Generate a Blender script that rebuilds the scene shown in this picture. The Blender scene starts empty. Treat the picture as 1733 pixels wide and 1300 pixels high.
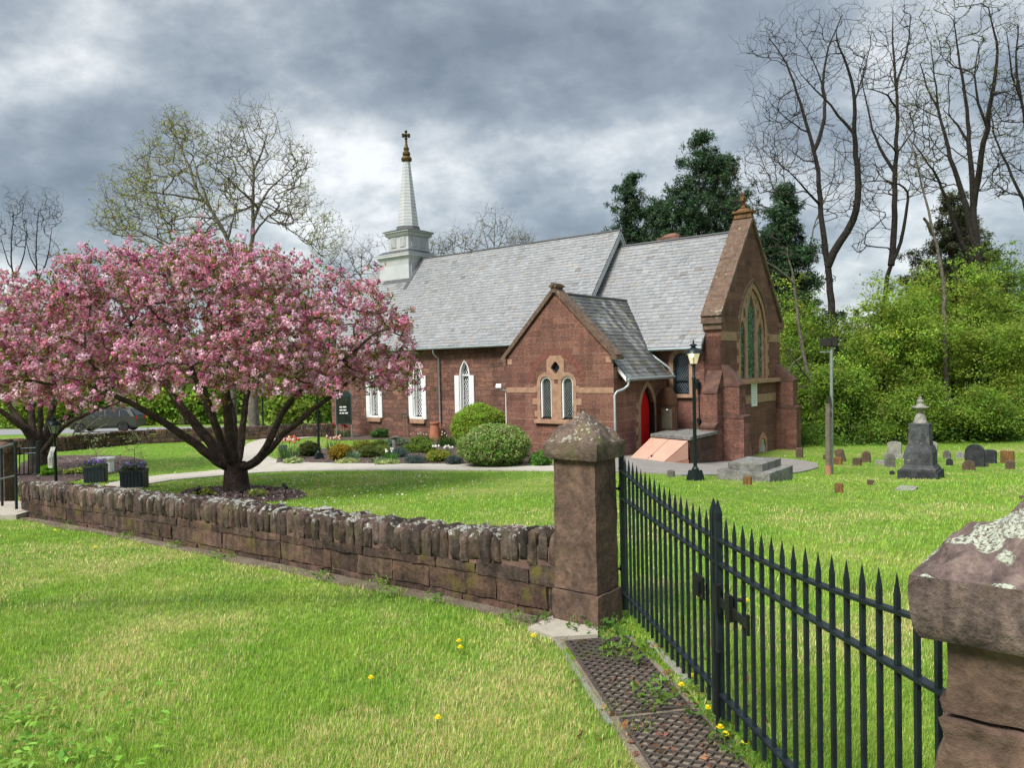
import bpy, bmesh, math, random
import numpy as np
from mathutils import Vector, Matrix, noise as mnoise
from mathutils.geometry import tessellate_polygon
SC = bpy.context.scene
COL = SC.collection
PI = math.pi
rad = math.radians
RNG = np.random.default_rng(7)
random.seed(7)

# ------------------------------------------------------------------ camera model (solved from the church's vanishing points)
FPX, PITCH, ROLL, CAMH = 1290.0, rad(1.3), rad(1.2), 1.8
cF = np.array([0, math.cos(PITCH), -math.sin(PITCH)])
_U0 = np.array([0, math.sin(PITCH), math.cos(PITCH)])
_R0 = np.array([1.0, 0, 0])
cR = _R0*math.cos(ROLL) - _U0*math.sin(ROLL)
cU = _U0*math.cos(ROLL) + _R0*math.sin(ROLL)
cC = np.array([0, 0, CAMH])

def sst(a, b, x):
    t = np.clip((x-a)/(b-a), 0, 1)
    return t*t*(3-2*t)
KX = [-30, 2.8, 4.6, 6, 10, 16.5, 22, 27, 36, 60, 120, 400]
KZ = [0, 0, .06, .0, -.27, -.75, -1.08, -1.25, -1.32, -2.4, -3.2, -4]
def gz(x, y):
    return np.interp(y, KX, KZ) - .38*sst(3.2, 7.5, x)*sst(12, 24, y)
def ray(px, py):
    return cF + cR*((px-866.5)/FPX) + cU*((650-py)/FPX)
def ground(px, py):
    d = ray(px, py); t = .5; s = t
    f = lambda q: (cC[2]+d[2]*q) < gz(d[0]*q, d[1]*q)
    while t < 600 and not f(t): s = t; t *= 1.03
    for _ in range(22):
        m = (s+t)/2
        if f(m): t = m
        else: s = m
    P = d*t
    return np.array([P[0], P[1], float(gz(P[0], P[1]))])
def at(px, py, Y):
    d = ray(px, py)
    return cC + d*(Y/d[1])
def G(x, y, dz=0.0):
    return (float(x), float(y), float(gz(x, y))+dz)

cam = bpy.data.cameras.new('camera'); cam.sensor_width = 36; cam.lens = 36*FPX/1733
cam.clip_start = .05; cam.clip_end = 2000
co = bpy.data.objects.new('camera', cam); COL.objects.link(co)
m = Matrix(((cR[0], cU[0], -cF[0], 0), (cR[1], cU[1], -cF[1], 0), (cR[2], cU[2], -cF[2], CAMH), (0, 0, 0, 1)))
co.matrix_world = m
SC.camera = co

# ------------------------------------------------------------------ value noise for numpy arrays
_perm = np.random.default_rng(3).random((64, 64))
def vnoise(x, y, s=1.0, o=0.0):
    x = np.asarray(x)*s+o; y = np.asarray(y)*s+o*1.7
    xi = np.floor(x).astype(int); yi = np.floor(y).astype(int)
    fx = x-xi; fy = y-yi
    fx = fx*fx*(3-2*fx); fy = fy*fy*(3-2*fy)
    g = lambda a, b: _perm[a % 64, b % 64]
    return (g(xi, yi)*(1-fx)+g(xi+1, yi)*fx)*(1-fy)+(g(xi, yi+1)*(1-fx)+g(xi+1, yi+1)*fx)*fy

# ------------------------------------------------------------------ mesh helpers
class MB:
    def __init__(s):
        s.v = []; s.f = []; s.c = []; s.col = (1, 1, 1)
    def add(s, vs, fs):
        b = len(s.v)
        s.v.extend([tuple(map(float, p)) for p in vs])
        s.f.extend([tuple(b+i for i in f) for f in fs])
        s.c.extend([s.col]*len(vs))
        return b
    def box(s, c, size, rz=0.0, top=(1, 1), rx=0.0):
        sx, sy, sz = [q/2 for q in size]
        vs = []
        for z, k in ((-sz, (1, 1)), (sz, top)):
            for x, y in ((-1, -1), (1, -1), (1, 1), (-1, 1)):
                vs.append(Vector((x*sx*k[0], y*sy*k[1], z)))
        M = Matrix.Rotation(rz, 3, 'Z') @ Matrix.Rotation(rx, 3, 'X')
        vs = [M @ p + Vector(c) for p in vs]
        s.add(vs, [(3, 2, 1, 0), (4, 5, 6, 7), (0, 1, 5, 4), (1, 2, 6, 5), (2, 3, 7, 6), (3, 0, 4, 7)])
    def bar(s, a, b, w, h=None):
        a = Vector(a); b = Vector(b); h = h or w
        t = (b-a).normalized()
        up = Vector((0, 0, 1)) if abs(t.z) < .95 else Vector((1, 0, 0))
        x = t.cross(up).normalized(); y = x.cross(t)
        vs = [p + x*(i*w/2) + y*(j*h/2) for p in (a, b) for i, j in ((-1, -1), (1, -1), (1, 1), (-1, 1))]
        s.add(vs, [(0, 1, 2, 3), (7, 6, 5, 4), (0, 4, 5, 1), (1, 5, 6, 2), (2, 6, 7, 3), (3, 7, 4, 0)])
    def tube(s, pts, r, k=8, cap=True):
        pts = [Vector(p) for p in pts]; n = len(pts)
        rr = r if hasattr(r, '__len__') else [r]*n
        vs = []; x = None
        for i, p in enumerate(pts):
            t = (pts[min(i+1, n-1)]-pts[max(i-1, 0)]).normalized()
            if x is None:
                x = t.cross(Vector((0, 0, 1)) if abs(t.z) < .9 else Vector((1, 0, 0))).normalized()
            else:
                x = (x - t*x.dot(t)).normalized()
            y = t.cross(x)
            for j in range(k):
                a = 2*PI*j/k
                vs.append(p + (x*math.cos(a)+y*math.sin(a))*rr[i])
        fs = [(i*k+j, i*k+(j+1) % k, (i+1)*k+(j+1) % k, (i+1)*k+j) for i in range(n-1) for j in range(k)]
        if cap: fs += [tuple(range(k))[::-1], tuple(range((n-1)*k, n*k))]
        s.add(vs, fs)
    def lathe(s, prof, c=(0, 0, 0), k=16, rot=0.0, sq=(1, 1)):
        vs = []
        for r, z in prof:
            for j in range(k):
                a = rot+2*PI*j/k
                vs.append((c[0]+r*math.cos(a)*sq[0], c[1]+r*math.sin(a)*sq[1], c[2]+z))
        n = len(prof)
        fs = [(i*k+j, i*k+(j+1) % k, (i+1)*k+(j+1) % k, (i+1)*k+j) for i in range(n-1) for j in range(k)]
        fs += [tuple(range(k))[::-1], tuple(range((n-1)*k, n*k))]
        s.add(vs, fs)
    def prism(s, poly, fn, d0, d1):
        n = len(poly)
        vs = [fn(p, d0) for p in poly]+[fn(p, d1) for p in poly]
        fs = [(i, (i+1) % n, n+(i+1) % n, n+i) for i in range(n)]
        tr = tessellate_polygon([[Vector((p[0], p[1], 0)) for p in poly]])
        fs += [tuple(t) for t in tr] + [tuple(n+i for i in t[::-1]) for t in tr]
        s.add(vs, fs)
    def panel(s, outer, holes, fn, reveal, edge=0.0):
        """flat wall with holes; hole sides run 'reveal' deep, outer rim 'edge' deep"""
        loops = [outer]+holes
        flat = [p for L in loops for p in L]
        tr = tessellate_polygon([[Vector((p[0], p[1], 0)) for p in L] for L in loops])
        s.add([fn(p, 0) for p in flat], [tuple(t) for t in tr])
        for L in holes:
            n = len(L)
            s.add([fn(p, 0) for p in L]+[fn(p, reveal) for p in L], [(i, (i+1) % n, n+(i+1) % n, n+i) for i in range(n)])
        if edge:
            n = len(outer)
            s.add([fn(p, 0) for p in outer]+[fn(p, edge) for p in outer], [(i, (i+1) % n, n+(i+1) % n, n+i) for i in range(n)])
    def ring(s, outer, inner, fn, proud, back=0.0):
        n = len(outer)
        vs = [fn(p, -proud) for p in outer]+[fn(p, -proud) for p in inner]+[fn(p, 0) for p in outer]+[fn(p, back) for p in inner]
        fs = []
        for i in range(n-1):
            j = i+1
            fs += [(i, j, n+j, n+i), (i, 2*n+i, 2*n+j, j), (n+i, n+j, 3*n+j, 3*n+i)]
        fs += [(0, n, 3*n, 2*n), (n-1, 3*n-1, 4*n-1, 2*n-1)]
        s.add(vs, fs)
    def rough(s, c, size, rz=0, n=4, amp=.01, freq=6.0, rnd=.12, seed=0.0, top=None, M=None):
        """a hewn stone: subdivided box, rounded edges, noise on its surface"""
        idx = {}; vs = []; fs = []
        def vid(p):
            k = tuple(round(q*1000) for q in p)
            if k not in idx:
                idx[k] = len(vs); vs.append(p)
            return idx[k]
        L = [-1+2*i/n for i in range(n+1)]
        for ax in range(3):
            for sg in (-1, 1):
                for i in range(n):
                    for j in range(n):
                        q = []
                        for a, b in ((L[i], L[j]), (L[i+1], L[j]), (L[i+1], L[j+1]), (L[i], L[j+1])):
                            p = [0, 0, 0]; p[ax] = sg; p[(ax+1) % 3] = a; p[(ax+2) % 3] = b
                            q.append(vid(tuple(p)))
                        fs.append(tuple(q if sg > 0 else q[::-1]))
        R = M or Matrix.Rotation(rz, 3, 'Z')
        out = []
        for p in vs:
            v = Vector(p); d = v.normalized()
            mx = sorted(abs(q) for q in p)
            k = rnd*max(0, mx[1]-.55)/.45
            w = v*(1-k*.25*mx[1])
            w = Vector((w.x*size[0]/2, w.y*size[1]/2, w.z*size[2]/2))
            if top: w = top(w, v)
            nn = mnoise.noise_vector(w*freq+Vector((seed*3.1, seed*7.7, seed)))
            n2 = mnoise.noise_vector(w*freq*2.7+Vector((seed, seed*2.3, seed*5)))
            w = w + nn*amp + n2*amp*.45
            out.append(R @ w + Vector(c))
        s.add(out, fs)

def np_mesh(name, v, f, col=None, smooth=False):
    me = bpy.data.meshes.new(name)
    v = np.ascontiguousarray(v, dtype=np.float32); f = np.ascontiguousarray(f, dtype=np.int32)
    me.vertices.add(len(v)); me.vertices.foreach_set('co', v.ravel())
    k = f.shape[1]
    me.loops.add(f.size); me.loops.foreach_set('vertex_index', f.ravel())
    me.polygons.add(len(f)); me.polygons.foreach_set('loop_start', np.arange(0, f.size, k, dtype=np.int32))
    me.update(calc_edges=True)
    if col is not None:
        a = me.attributes.new('Col', 'FLOAT_COLOR', 'POINT')
        c4 = np.ones((len(v), 4), np.float32); c4[:, :3] = col
        a.data.foreach_set('color', c4.ravel())
    if smooth: me.polygons.foreach_set('use_smooth', np.ones(len(f), bool))
    return me
def mb_mesh(name, mb, smooth=False):
    me = bpy.data.meshes.new(name)
    me.from_pydata(mb.v, [], mb.f)
    a = me.attributes.new('Col', 'FLOAT_COLOR', 'POINT')
    c4 = np.ones((len(mb.v), 4), np.float32); c4[:, :3] = np.array(mb.c, np.float32).reshape(-1, 3)
    a.data.foreach_set('color', c4.ravel())
    bm = bmesh.new(); bm.from_mesh(me); bmesh.ops.recalc_face_normals(bm, faces=bm.faces); bm.to_mesh(me); bm.free()
    if smooth:
        me.polygons.foreach_set('use_smooth', np.ones(len(me.polygons), bool))
        try: me.set_sharp_from_angle(angle=rad(50))
        except Exception: pass
    return me

def tag(o, label=None, cat=None, group=None, kind=None):
    if label: o['label'] = label
    if cat: o['category'] = cat
    if group: o['group'] = group
    if kind: o['kind'] = kind
    return o
def thing(name, loc, label, cat, group=None, rz=0.0):
    o = bpy.data.objects.new(name, None); COL.objects.link(o)
    o.empty_display_size = .2
    o.location = [float(q) for q in loc]; o.rotation_euler = (0, 0, rz)
    return tag(o, label, cat, group)
def link(name, me, mat, parent=None):
    o = bpy.data.objects.new(name, me); COL.objects.link(o)
    for q in (mat if isinstance(mat, (list, tuple)) else [mat]): me.materials.append(q)
    if parent is not None: o.parent = parent
    return o
def part(name, mb, mat, parent, local=False, smooth=False, label=None):
    """mesh given in world coordinates unless local; stored relative to its top-level thing"""
    me = mb_mesh(name, mb, smooth)
    if not local:
        r = parent
        while r.parent: r = r.parent
        me.transform(Matrix.Translation(-r.location))
    o = link(name, me, mat, parent)
    if label: o['label'] = label
    return o
def part_np(name, v, f, col, mat, parent, smooth=False):
    r = parent
    while r.parent: r = r.parent
    v = np.asarray(v) - np.array(r.location)
    return link(name, np_mesh(name, v, f, col, smooth), mat, parent)
def single(name, mb, mat, label, cat, base, group=None, smooth=False):
    """a thing that is one mesh, its origin at its base"""
    me = mb_mesh(name, mb, smooth); me.transform(Matrix.Translation(-Vector([float(q) for q in base])))
    o = link(name, me, mat); o.location = [float(q) for q in base]
    return tag(o, label, cat, group)
def copy_tree(o, parent=None):
    c = o.copy(); COL.objects.link(c)
    if parent is not None: c.parent = parent
    for ch in list(o.children): copy_tree(ch, c)
    return c

# ------------------------------------------------------------------ materials
class NT:
    def __init__(s, mat):
        s.t = mat.node_tree; s.n = s.t.nodes; s.l = s.t.links
    def new(s, typ, **kw):
        n = s.n.new(typ)
        for k, v in kw.items():
            if k in n.inputs.keys() if isinstance(k, str) else False: n.inputs[k].default_value = v
            else: setattr(n, k, v)
        return n
    def link(s, a, b): s.l.new(a, b)
    def math(s, op, a, b=None, c=None):
        n = s.n.new('ShaderNodeMath'); n.operation = op
        for i, q in enumerate((a, b, c)):
            if q is None: continue
            if isinstance(q, (int, float)): n.inputs[i].default_value = q
            else: s.l.new(q, n.inputs[i])
        return n.outputs[0]
    def mix(s, f, a, b, mode='MIX'):
        n = s.n.new('ShaderNodeMix'); n.data_type = 'RGBA'; n.blend_type = mode
        for i, q in ((0, f), (6, a), (7, b)):
            if isinstance(q, (int, float)): n.inputs[i].default_value = q
            elif isinstance(q, (tuple, list)): n.inputs[i].default_value = (*q[:3], 1)
            else: s.l.new(q, n.inputs[i])
        return n.outputs[2]
    def ramp(s, f, *st):
        n = s.n.new('ShaderNodeValToRGB'); e = n.color_ramp.elements
        while len(e) < len(st): e.new(.5)
        for q, (p, c) in zip(e, st):
            q.position = p; q.color = (*c, 1) if len(c) == 3 else c
        s.l.new(f, n.inputs[0]); return n.outputs[0]
    def noise(s, vec, scale, detail=4, rough=.55, dist=0.0):
        n = s.n.new('ShaderNodeTexNoise')
        n.inputs['Scale'].default_value = scale; n.inputs['Detail'].default_value = detail
        n.inputs['Roughness'].default_value = rough; n.inputs['Distortion'].default_value = dist
        if vec is not None: s.l.new(vec, n.inputs['Vector'])
        return n.outputs['Fac']
    def vor(s, vec, scale, feat='F1', out='Distance'):
        n = s.n.new('ShaderNodeTexVoronoi'); n.feature = feat; n.inputs['Scale'].default_value = scale
        s.l.new(vec, n.inputs['Vector']); return n.outputs[out]
    def obj(s):
        return s.n.new('ShaderNodeTexCoord').outputs['Object']
    def attr(s, name='Col'):
        n = s.n.new('ShaderNodeAttribute'); n.attribute_name = name; return n.outputs['Color']
    def bump(s, h, strength=.5, dist=.01, nrm=None):
        n = s.n.new('ShaderNodeBump'); n.inputs['Strength'].default_value = strength; n.inputs['Distance'].default_value = dist
        s.l.new(h, n.inputs['Height'])
        if nrm is not None: s.l.new(nrm, n.inputs['Normal'])
        return n.outputs[0]
def newmat(name):
    m = bpy.data.materials.new(name); m.use_nodes = True
    t = NT(m); b = t.n['Principled BSDF']
    b.inputs['Specular IOR Level'].default_value = .3
    return m, t, b
def setc(t, b, color=None, rough=.7, metal=0.0, nrm=None):
    if color is not None:
        if isinstance(color, (tuple, list)): b.inputs['Base Color'].default_value = (*color[:3], 1)
        else: t.link(color, b.inputs['Base Color'])
    if isinstance(rough, (int, float)): b.inputs['Roughness'].default_value = rough
    else: t.link(rough, b.inputs['Roughness'])
    b.inputs['Metallic'].default_value = metal
    if nrm is not None: t.link(nrm, b.inputs['Normal'])

def simple(name, c, rough=.6, metal=0.0, var=.25, scale=9.0, bump=.15, bd=.004):
    m, t, b = newmat(name); o = t.obj()
    n = t.noise(o, scale, 5)
    c2 = tuple(q*(1-var) for q in c)
    c1 = tuple(min(1, q*(1+var*.6)) for q in c)
    col = t.ramp(n, (.3, c2), (.7, c1))
    setc(t, b, col, rough, metal, t.bump(t.noise(o, scale*5, 4), bump, bd))
    return m
def vcol(name, rough=.7, trans=0.0, spec=.3, bump=0.0, bscale=40):
    """colour per leaf / slate / stone from the mesh itself"""
    m, t, b = newmat(name); c = t.attr()
    b.inputs['Specular IOR Level'].default_value = spec
    nrm = t.bump(t.noise(t.obj(), bscale, 4), bump, .01) if bump else None
    setc(t, b, c, rough, nrm=nrm)
    if trans:
        tr = t.n.new('ShaderNodeBsdfTranslucent'); t.link(c, tr.inputs[0])
        mx = t.n.new('ShaderNodeMixShader'); mx.inputs[0].default_value = trans
        t.link(b.outputs[0], mx.inputs[1]); t.link(tr.outputs[0], mx.inputs[2])
        t.link(mx.outputs[0], t.n['Material Output'].inputs[0])
    return m
def ashlar(name, c1, c2, mortar, bw=.5, rh=.19, ms=.012, wob=.02, bumpd=.02, lich=0.0):
    """coursed stone on walls that run along the object's x or y axis"""
    m, t, b = newmat(name); o = t.obj()
    tc = t.n.new('ShaderNodeTexCoord'); s1 = t.n.new('ShaderNodeSeparateXYZ'); t.link(tc.outputs['Normal'], s1.inputs[0])
    so = t.n.new('ShaderNodeSeparateXYZ'); t.link(o, so.inputs[0])
    f = t.math('GREATER_THAN', t.math('ABSOLUTE', s1.outputs[0]), .6)
    al = t.math('ADD', t.math('MULTIPLY', so.outputs[1], f), t.math('MULTIPLY', so.outputs[0], t.math('SUBTRACT', 1, f)))
    wn = t.math('MULTIPLY', t.math('SUBTRACT', t.noise(o, 2.2, 3), .5), wob*2)
    wn2 = t.math('MULTIPLY', t.math('SUBTRACT', t.noise(o, 7, 2), .5), wob)
    cm = t.n.new('ShaderNodeCombineXYZ')
    t.link(t.math('ADD', al, wn2), cm.inputs[0]); cz = t.n.new('ShaderNodeCombineXYZ'); t.link(so.outputs[2], cz.inputs[2]); zw = t.math('MULTIPLY', t.math('SUBTRACT', t.noise(cz.outputs[0], 1.7, 2), .5), .34)
    t.link(t.math('ADD', t.math('ADD', so.outputs[2], zw), t.math('ADD', wn, wn2)), cm.inputs[1])
    br = t.n.new('ShaderNodeTexBrick'); t.link(cm.outputs[0], br.inputs['Vector'])
    br.offset = .5; br.squash = 1.4; br.squash_frequency = 3; br.offset_frequency = 2
    br.inputs['Color1'].default_value = (*c1, 1); br.inputs['Color2'].default_value = (*c2, 1); br.inputs['Mortar'].default_value = (*mortar, 1)
    br.inputs['Scale'].default_value = 1; br.inputs['Mortar Size'].default_value = ms; br.inputs['Mortar Smooth'].default_value = .3
    br.inputs['Brick Width'].default_value = bw; br.inputs['Row Height'].default_value = rh
    n1 = t.noise(o, 14, 6, .65); n2 = t.noise(o, 1.1, 4)
    col = t.mix(.8, br.outputs['Color'], t.ramp(n1, (.3, (.35, .34, .34)), (.7, (1.3, 1.3, 1.3))), 'MULTIPLY')
    col = t.mix(.6, col, t.ramp(n2, (.3, (.55, .5, .5)), (.62, (1.15, 1.1, 1.1))), 'MULTIPLY')
    # rain streaks: noise drawn out along z
    mp = t.n.new('ShaderNodeMapping'); mp.inputs['Scale'].default_value = (3.2, 3.2, .22); t.link(o, mp.inputs[0])
    st = t.noise(mp.outputs[0], 1, 4)
    col = t.mix(.5, col, t.ramp(st, (.42, (1, 1, 1)), (.7, (.42, .4, .4))), 'MULTIPLY')
    if lich:
        l = t.ramp(t.noise(o, 5, 6, .7), (.62, (0, 0, 0)), (.72, (1, 1, 1)))
        col = t.mix(t.math('MULTIPLY', l, lich), col, (.3, .29, .22))
    h = t.math('SUBTRACT', t.math('MULTIPLY', n1, .7), br.outputs['Fac'])
    h = t.math('ADD', h, t.math('MULTIPLY', t.noise(o, 45, 3), .35))
    setc(t, b, col, .9, nrm=t.bump(h, 1.0, bumpd*1.8))
    return m
def rock(name, c1, c2, lich=None, lscale=6.0, lthr=.3, bd=.02, up=False, moss=None, fs=1.0, streak=False, vc=False, drip=0.0, upmin=.2):
    """weathered stone; optional round lichen blotches, on upward faces only if up"""
    m, t, b = newmat(name); o = t.obj()
    if streak:
        mp = t.n.new('ShaderNodeMapping'); mp.inputs['Scale'].default_value = (1, 1, .35); mp.inputs['Rotation'].default_value = (.3, .9, .4)
        t.link(o, mp.inputs[0]); src = mp.outputs[0]
    else: src = o
    n1 = t.noise(src, 5*fs, 8, .65, .6); n2 = t.noise(o, 30*fs, 5, .7)
    col = t.ramp(n1, (.34, c2), (.5, tuple((x+y)/2 for x, y in zip(c1, c2))), (.64, c1))
    col = t.mix(.6, col, t.ramp(n2, (.32, (.3, .3, .3)), (.68, (1.35, 1.35, 1.35))), 'MULTIPLY')
    if vc: col = t.mix(1.0, col, t.attr(), 'MULTIPLY')
    if drip:
        mq = t.n.new('ShaderNodeMapping'); mq.inputs['Scale'].default_value = (16, 16, 1.6); t.link(o, mq.inputs[0])
        col = t.mix(drip, col, t.ramp(t.noise(mq.outputs[0], 1, 4), (.4, (1.1, 1.1, 1.1)), (.62, (.3, .28, .27))), 'MULTIPLY')
    if moss:
        mm = t.ramp(t.noise(o, 4*fs, 5, .6), (.56, (0, 0, 0)), (.68, (1, 1, 1)))
        col = t.mix(t.math('MULTIPLY', mm, .8), col, moss)
    h = t.math('ADD', n1, t.math('MULTIPLY', n2, .4))
    if lich:
        nd = t.n.new('ShaderNodeTexNoise'); nd.inputs['Scale'].default_value = 14*fs; nd.inputs['Detail'].default_value = 5; t.link(o, nd.inputs['Vector'])
        vm = t.n.new('ShaderNodeVectorMath'); vm.operation = 'MULTIPLY_ADD'
        t.link(nd.outputs['Color'], vm.inputs[0]); vm.inputs[1].default_value = (.09/fs,)*3; t.link(o, vm.inputs[2])
        v = t.vor(vm.outputs[0], lscale)
        region = t.noise(o, lscale*.35, 2)
        thr = t.math('MULTIPLY', t.math('SUBTRACT', region, .3), lthr*5.5)
        k = t.math('MULTIPLY', t.math('SUBTRACT', thr, v), 8)
        k0 = t.n.new('ShaderNodeClamp'); t.link(k, k0.inputs[0]); k = k0.outputs[0]
        if up:
            g = t.n.new('ShaderNodeNewGeometry'); sp = t.n.new('ShaderNodeSeparateXYZ'); t.link(g.outputs['True Normal'], sp.inputs[0])
            k = t.math('MULTIPLY', k, t.math('MULTIPLY', t.math('SUBTRACT', sp.outputs[2], upmin), 4))
        cl = t.n.new('ShaderNodeClamp'); t.link(k, cl.inputs[0])
        gr = t.ramp(t.noise(o, 75*fs, 3, .7), (.38, (0, 0, 0)), (.5, (1, 1, 1)))
        cl2 = t.math('MULTIPLY', cl.outputs[0], gr)
        lc = t.mix(t.noise(o, 40*fs, 3), tuple(q*.72 for q in lich), tuple(min(1, q*1.25) for q in lich))
        col = t.mix(cl2, col, lc)
        h = t.math('ADD', h, t.math('MULTIPLY', cl2, .12))
    setc(t, b, col, .92, nrm=t.bump(h, 1.0, bd*1.6))
    return m
def groundmat(name, stops, scale=3.0, fine=60, bd=.02, rough=.95):
    m, t, b = newmat(name); o = t.obj()
    n1 = t.noise(o, scale, 6, .6); n2 = t.noise(o, fine, 5, .7)
    f = t.math('ADD', t.math('MULTIPLY', n1, .45), t.math('MULTIPLY', n2, .55))
    setc(t, b, t.ramp(f, *stops), rough, nrm=t.bump(n2, .8, bd))
    return m

M = {}
M['porch_stone'] = ashlar('porch_stone', (.3, .15, .108), (.185, .09, .067), (.4, .27, .21), .5, .2, .0085, .012)
M['nave_stone'] = ashlar('nave_stone', (.3, .155, .112), (.15, .083, .063), (.17, .105, .083), .42, .2, .013, .075, .035)
M['chancel_stone'] = ashlar('chancel_stone', (.265, .132, .097), (.165, .081, .062), (.28, .18, .145), .6, .21, .0075, .014)
M['cellar_stone'] = ashlar('cellar_stone', (.16, .09, .06), (.07, .04, .035), (.13, .09, .07), .3, .18, .02, .08, .04)
M['trim_stone'] = simple('trim_stone', (.36, .22, .145), .9, 0, .3, 6, .3, .01)
M['coping_stone'] = rock('coping_stone', (.2, .13, .09), (.095, .065, .05), (.3, .27, .2), 5, .16, .015)
M['relief_brick'] = simple('relief_brick', (.19, .075, .055), .9, 0, .3, 8, .3)
M['slate'] = vcol('slate', .5, 0, .35, .25, 18)
M['white'] = simple('white_paint', (.78, .79, .78), .45, 0, .06, 3, .05)
M['grey_white'] = simple('weathered_white_paint', (.45, .465, .47), .55, 0, .1, 2.5, .08)
M['lead'] = simple('lead_sheet', (.1, .1, .105), .5, .2, .3, 5, .2)
M['zinc'] = simple('zinc_gutter', (.36, .4, .41), .45, .5, .15, 6, .1)
M['teal_board'] = simple('pale_green_board', (.3, .4, .41), .6, 0, .12, 3)
M['gold'] = simple('gilded_copper', (.12, .085, .032), .4, .8, .5, 14, .3)
M['red_door'] = simple('red_paint', (.62, .012, .012), .35, 0, .08, 2)
M['dark_wood'] = simple('dark_stained_wood', (.05, .024, .013), .5, 0, .35, 5, .3)
M['black'] = simple('black_paint', (.012, .013, .014), .45, 0, .2, 8)
M['iron'] = simple('gate_iron', (.018, .027, .032), .42, .2, .35, 16, .25, .002)
M['lamp_green'] = simple('lamp_post_paint', (.012, .02, .021), .4, .2, .2, 8)
M['granite'] = rock('dark_granite', (.1, .105, .11), (.035, .037, .042), (.3, .29, .26), 7, .1, .008)
M['marble'] = rock('old_marble', (.36, .35, .31), (.19, .185, .16), (.45, .42, .33), 7, .15, .01)
M['grey_stone'] = rock('grey_gravestone', (.2, .19, .165), (.085, .08, .07), (.34, .33, .26), 7, .12, .012)
M['rust_stone'] = rock('rusty_gravestone', (.26, .12, .035), (.09, .062, .04), (.3, .28, .2), 7, .1, .012, streak=True)
M['black_stone'] = rock('blackened_gravestone', (.05, .053, .058), (.02, .022, .025), (.2, .15, .08), 6, .07, .01)
M['brown_stone'] = rock('brown_gravestone', (.16, .1, .065), (.075, .055, .04), (.3, .29, .22), 7, .12, .012)
M['slab_stone'] = rock('tomb_stone', (.27, .265, .24), (.12, .115, .105), (.42, .41, .35), 6, .14, .012)
M['wall_stone'] = rock('brownstone_wall', (.18, .125, .098), (.046, .036, .031), (.4, .395, .35), 19, .4, .016, True, (.085, .075, .03), vc=True, drip=.6, upmin=.3)
M['wall_block'] = rock('brownstone_block', (.15, .092, .068), (.045, .034, .028), (.3, .28, .2), 8, .04, .016, False, (.12, .1, .02), vc=True, drip=.55)
M['mortar'] = simple('pink_mortar', (.16, .1, .08), .95, 0, .35, 6, .5)
M['pillar'] = rock('pillar_brownstone', (.19, .118, .086), (.07, .048, .037), (.3, .26, .2), 9, .03, .011, False, (.095, .075, .045))
M['pillar_cap'] = rock('pillar_cap_stone', (.21, .15, .115), (.055, .042, .036), (.4, .385, .31), 30, .27, .015, True, (.12, .11, .04))
M['pillar_cap2'] = rock('purple_cap_stone', (.27, .195, .17), (.06, .042, .04), (.44, .465, .37), 15, .37, .014, True, (.1, .075, .045), 1.7, True)
M['concrete'] = groundmat('concrete', ((.3, (.3, .275, .235)), (.5, (.42, .39, .335)), (.7, (.52, .48, .42))), 2.5, 50, .006)
M['paving'] = groundmat('grey_paving', ((.3, (.16, .15, .135)), (.5, (.23, .215, .195)), (.7, (.3, .28, .255))), 2.5, 50, .006)
M['slab_concrete'] = groundmat('worn_concrete', ((.3, (.27, .24, .2)), (.5, (.4, .365, .3)), (.7, (.5, .46, .4))), 5, 60, .008)
M['asphalt'] = groundmat('asphalt', ((.3, (.2, .2, .21)), (.7, (.3, .3, .31))), 2, 60, .01)
M['mulch'] = groundmat('mulch', ((.28, (.02, .013, .012)), (.45, (.075, .048, .042)), (.58, (.15, .11, .1)), (.72, (.34, .29, .27))), 5, 28, .06)
M['dirt'] = groundmat('dirt', ((.3, (.06, .045, .032)), (.5, (.18, .14, .1)), (.7, (.32, .28, .22))), 4, 40, .04)
M['drain_soil'] = groundmat('gritty_soil', ((.3, (.12, .095, .07)), (.5, (.26, .21, .155)), (.7, (.42, .37, .29))), 6, 60, .03)
M['bark_cherry'] = rock('cherry_bark', (.1, .07, .055), (.028, .02, .017), (.16, .15, .11), 8, .08, .03, fs=1.2)
M['bark_dark'] = rock('dark_bark', (.042, .034, .028), (.014, .012, .01), None, bd=.03)
M['bark_grey'] = rock('grey_bark', (.2, .175, .14), (.085, .072, .058), None, bd=.03)
M['bark_twig'] = simple('twig_bark', (.095, .075, .06), .9, 0, .3, 3)
M['leaf'] = vcol('leaves', .55, .48, .25)
M['blossom'] = vcol('blossom', .6, .35, .1)
M['needle'] = vcol('needles', .55, .12, .25)
M['grass'] = vcol('grass_blades', .5, .35, .25)
M['petal'] = vcol('petals', .5, .25, .2)
M['terracotta'] = simple('terracotta', (.36, .14, .08), .8, 0, .2, 5)
M['cellar_pink'] = simple('salmon_paint', (.55, .31, .235), .45, 0, .08, 2, .05)
M['cellar_pink_d'] = simple('salmon_cement', (.42, .2, .14), .8, 0, .25, 5)
M['grey_metal'] = simple('galvanised_steel', (.34, .37, .36), .45, .6, .2, 8)
M['rail_grey'] = simple('grey_rail_paint', (.1, .115, .12), .5, .3, .2, 8)
M['grey_wood'] = simple('weathered_wood', (.16, .135, .105), .9, 0, .4, 7, .4)
M['box_dark'] = simple('dark_floodlight', (.035, .032, .03), .5, 0, .2, 8)
M['planter'] = simple('slate_blue_planter', (.022, .03, .04), .5, 0, .2, 7)
M['soil'] = M['mulch']
M['grate'] = simple('rusty_steel', (.12, .1, .088), .7, .4, .4, 20, .4)
M['sign_green'] = simple('sign_green', (.03, .045, .045), .4, 0, .15, 3)
M['car_paint'] = simple('grey_car_paint', (.075, .075, .07), .3, .5, .05, 1)
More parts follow.
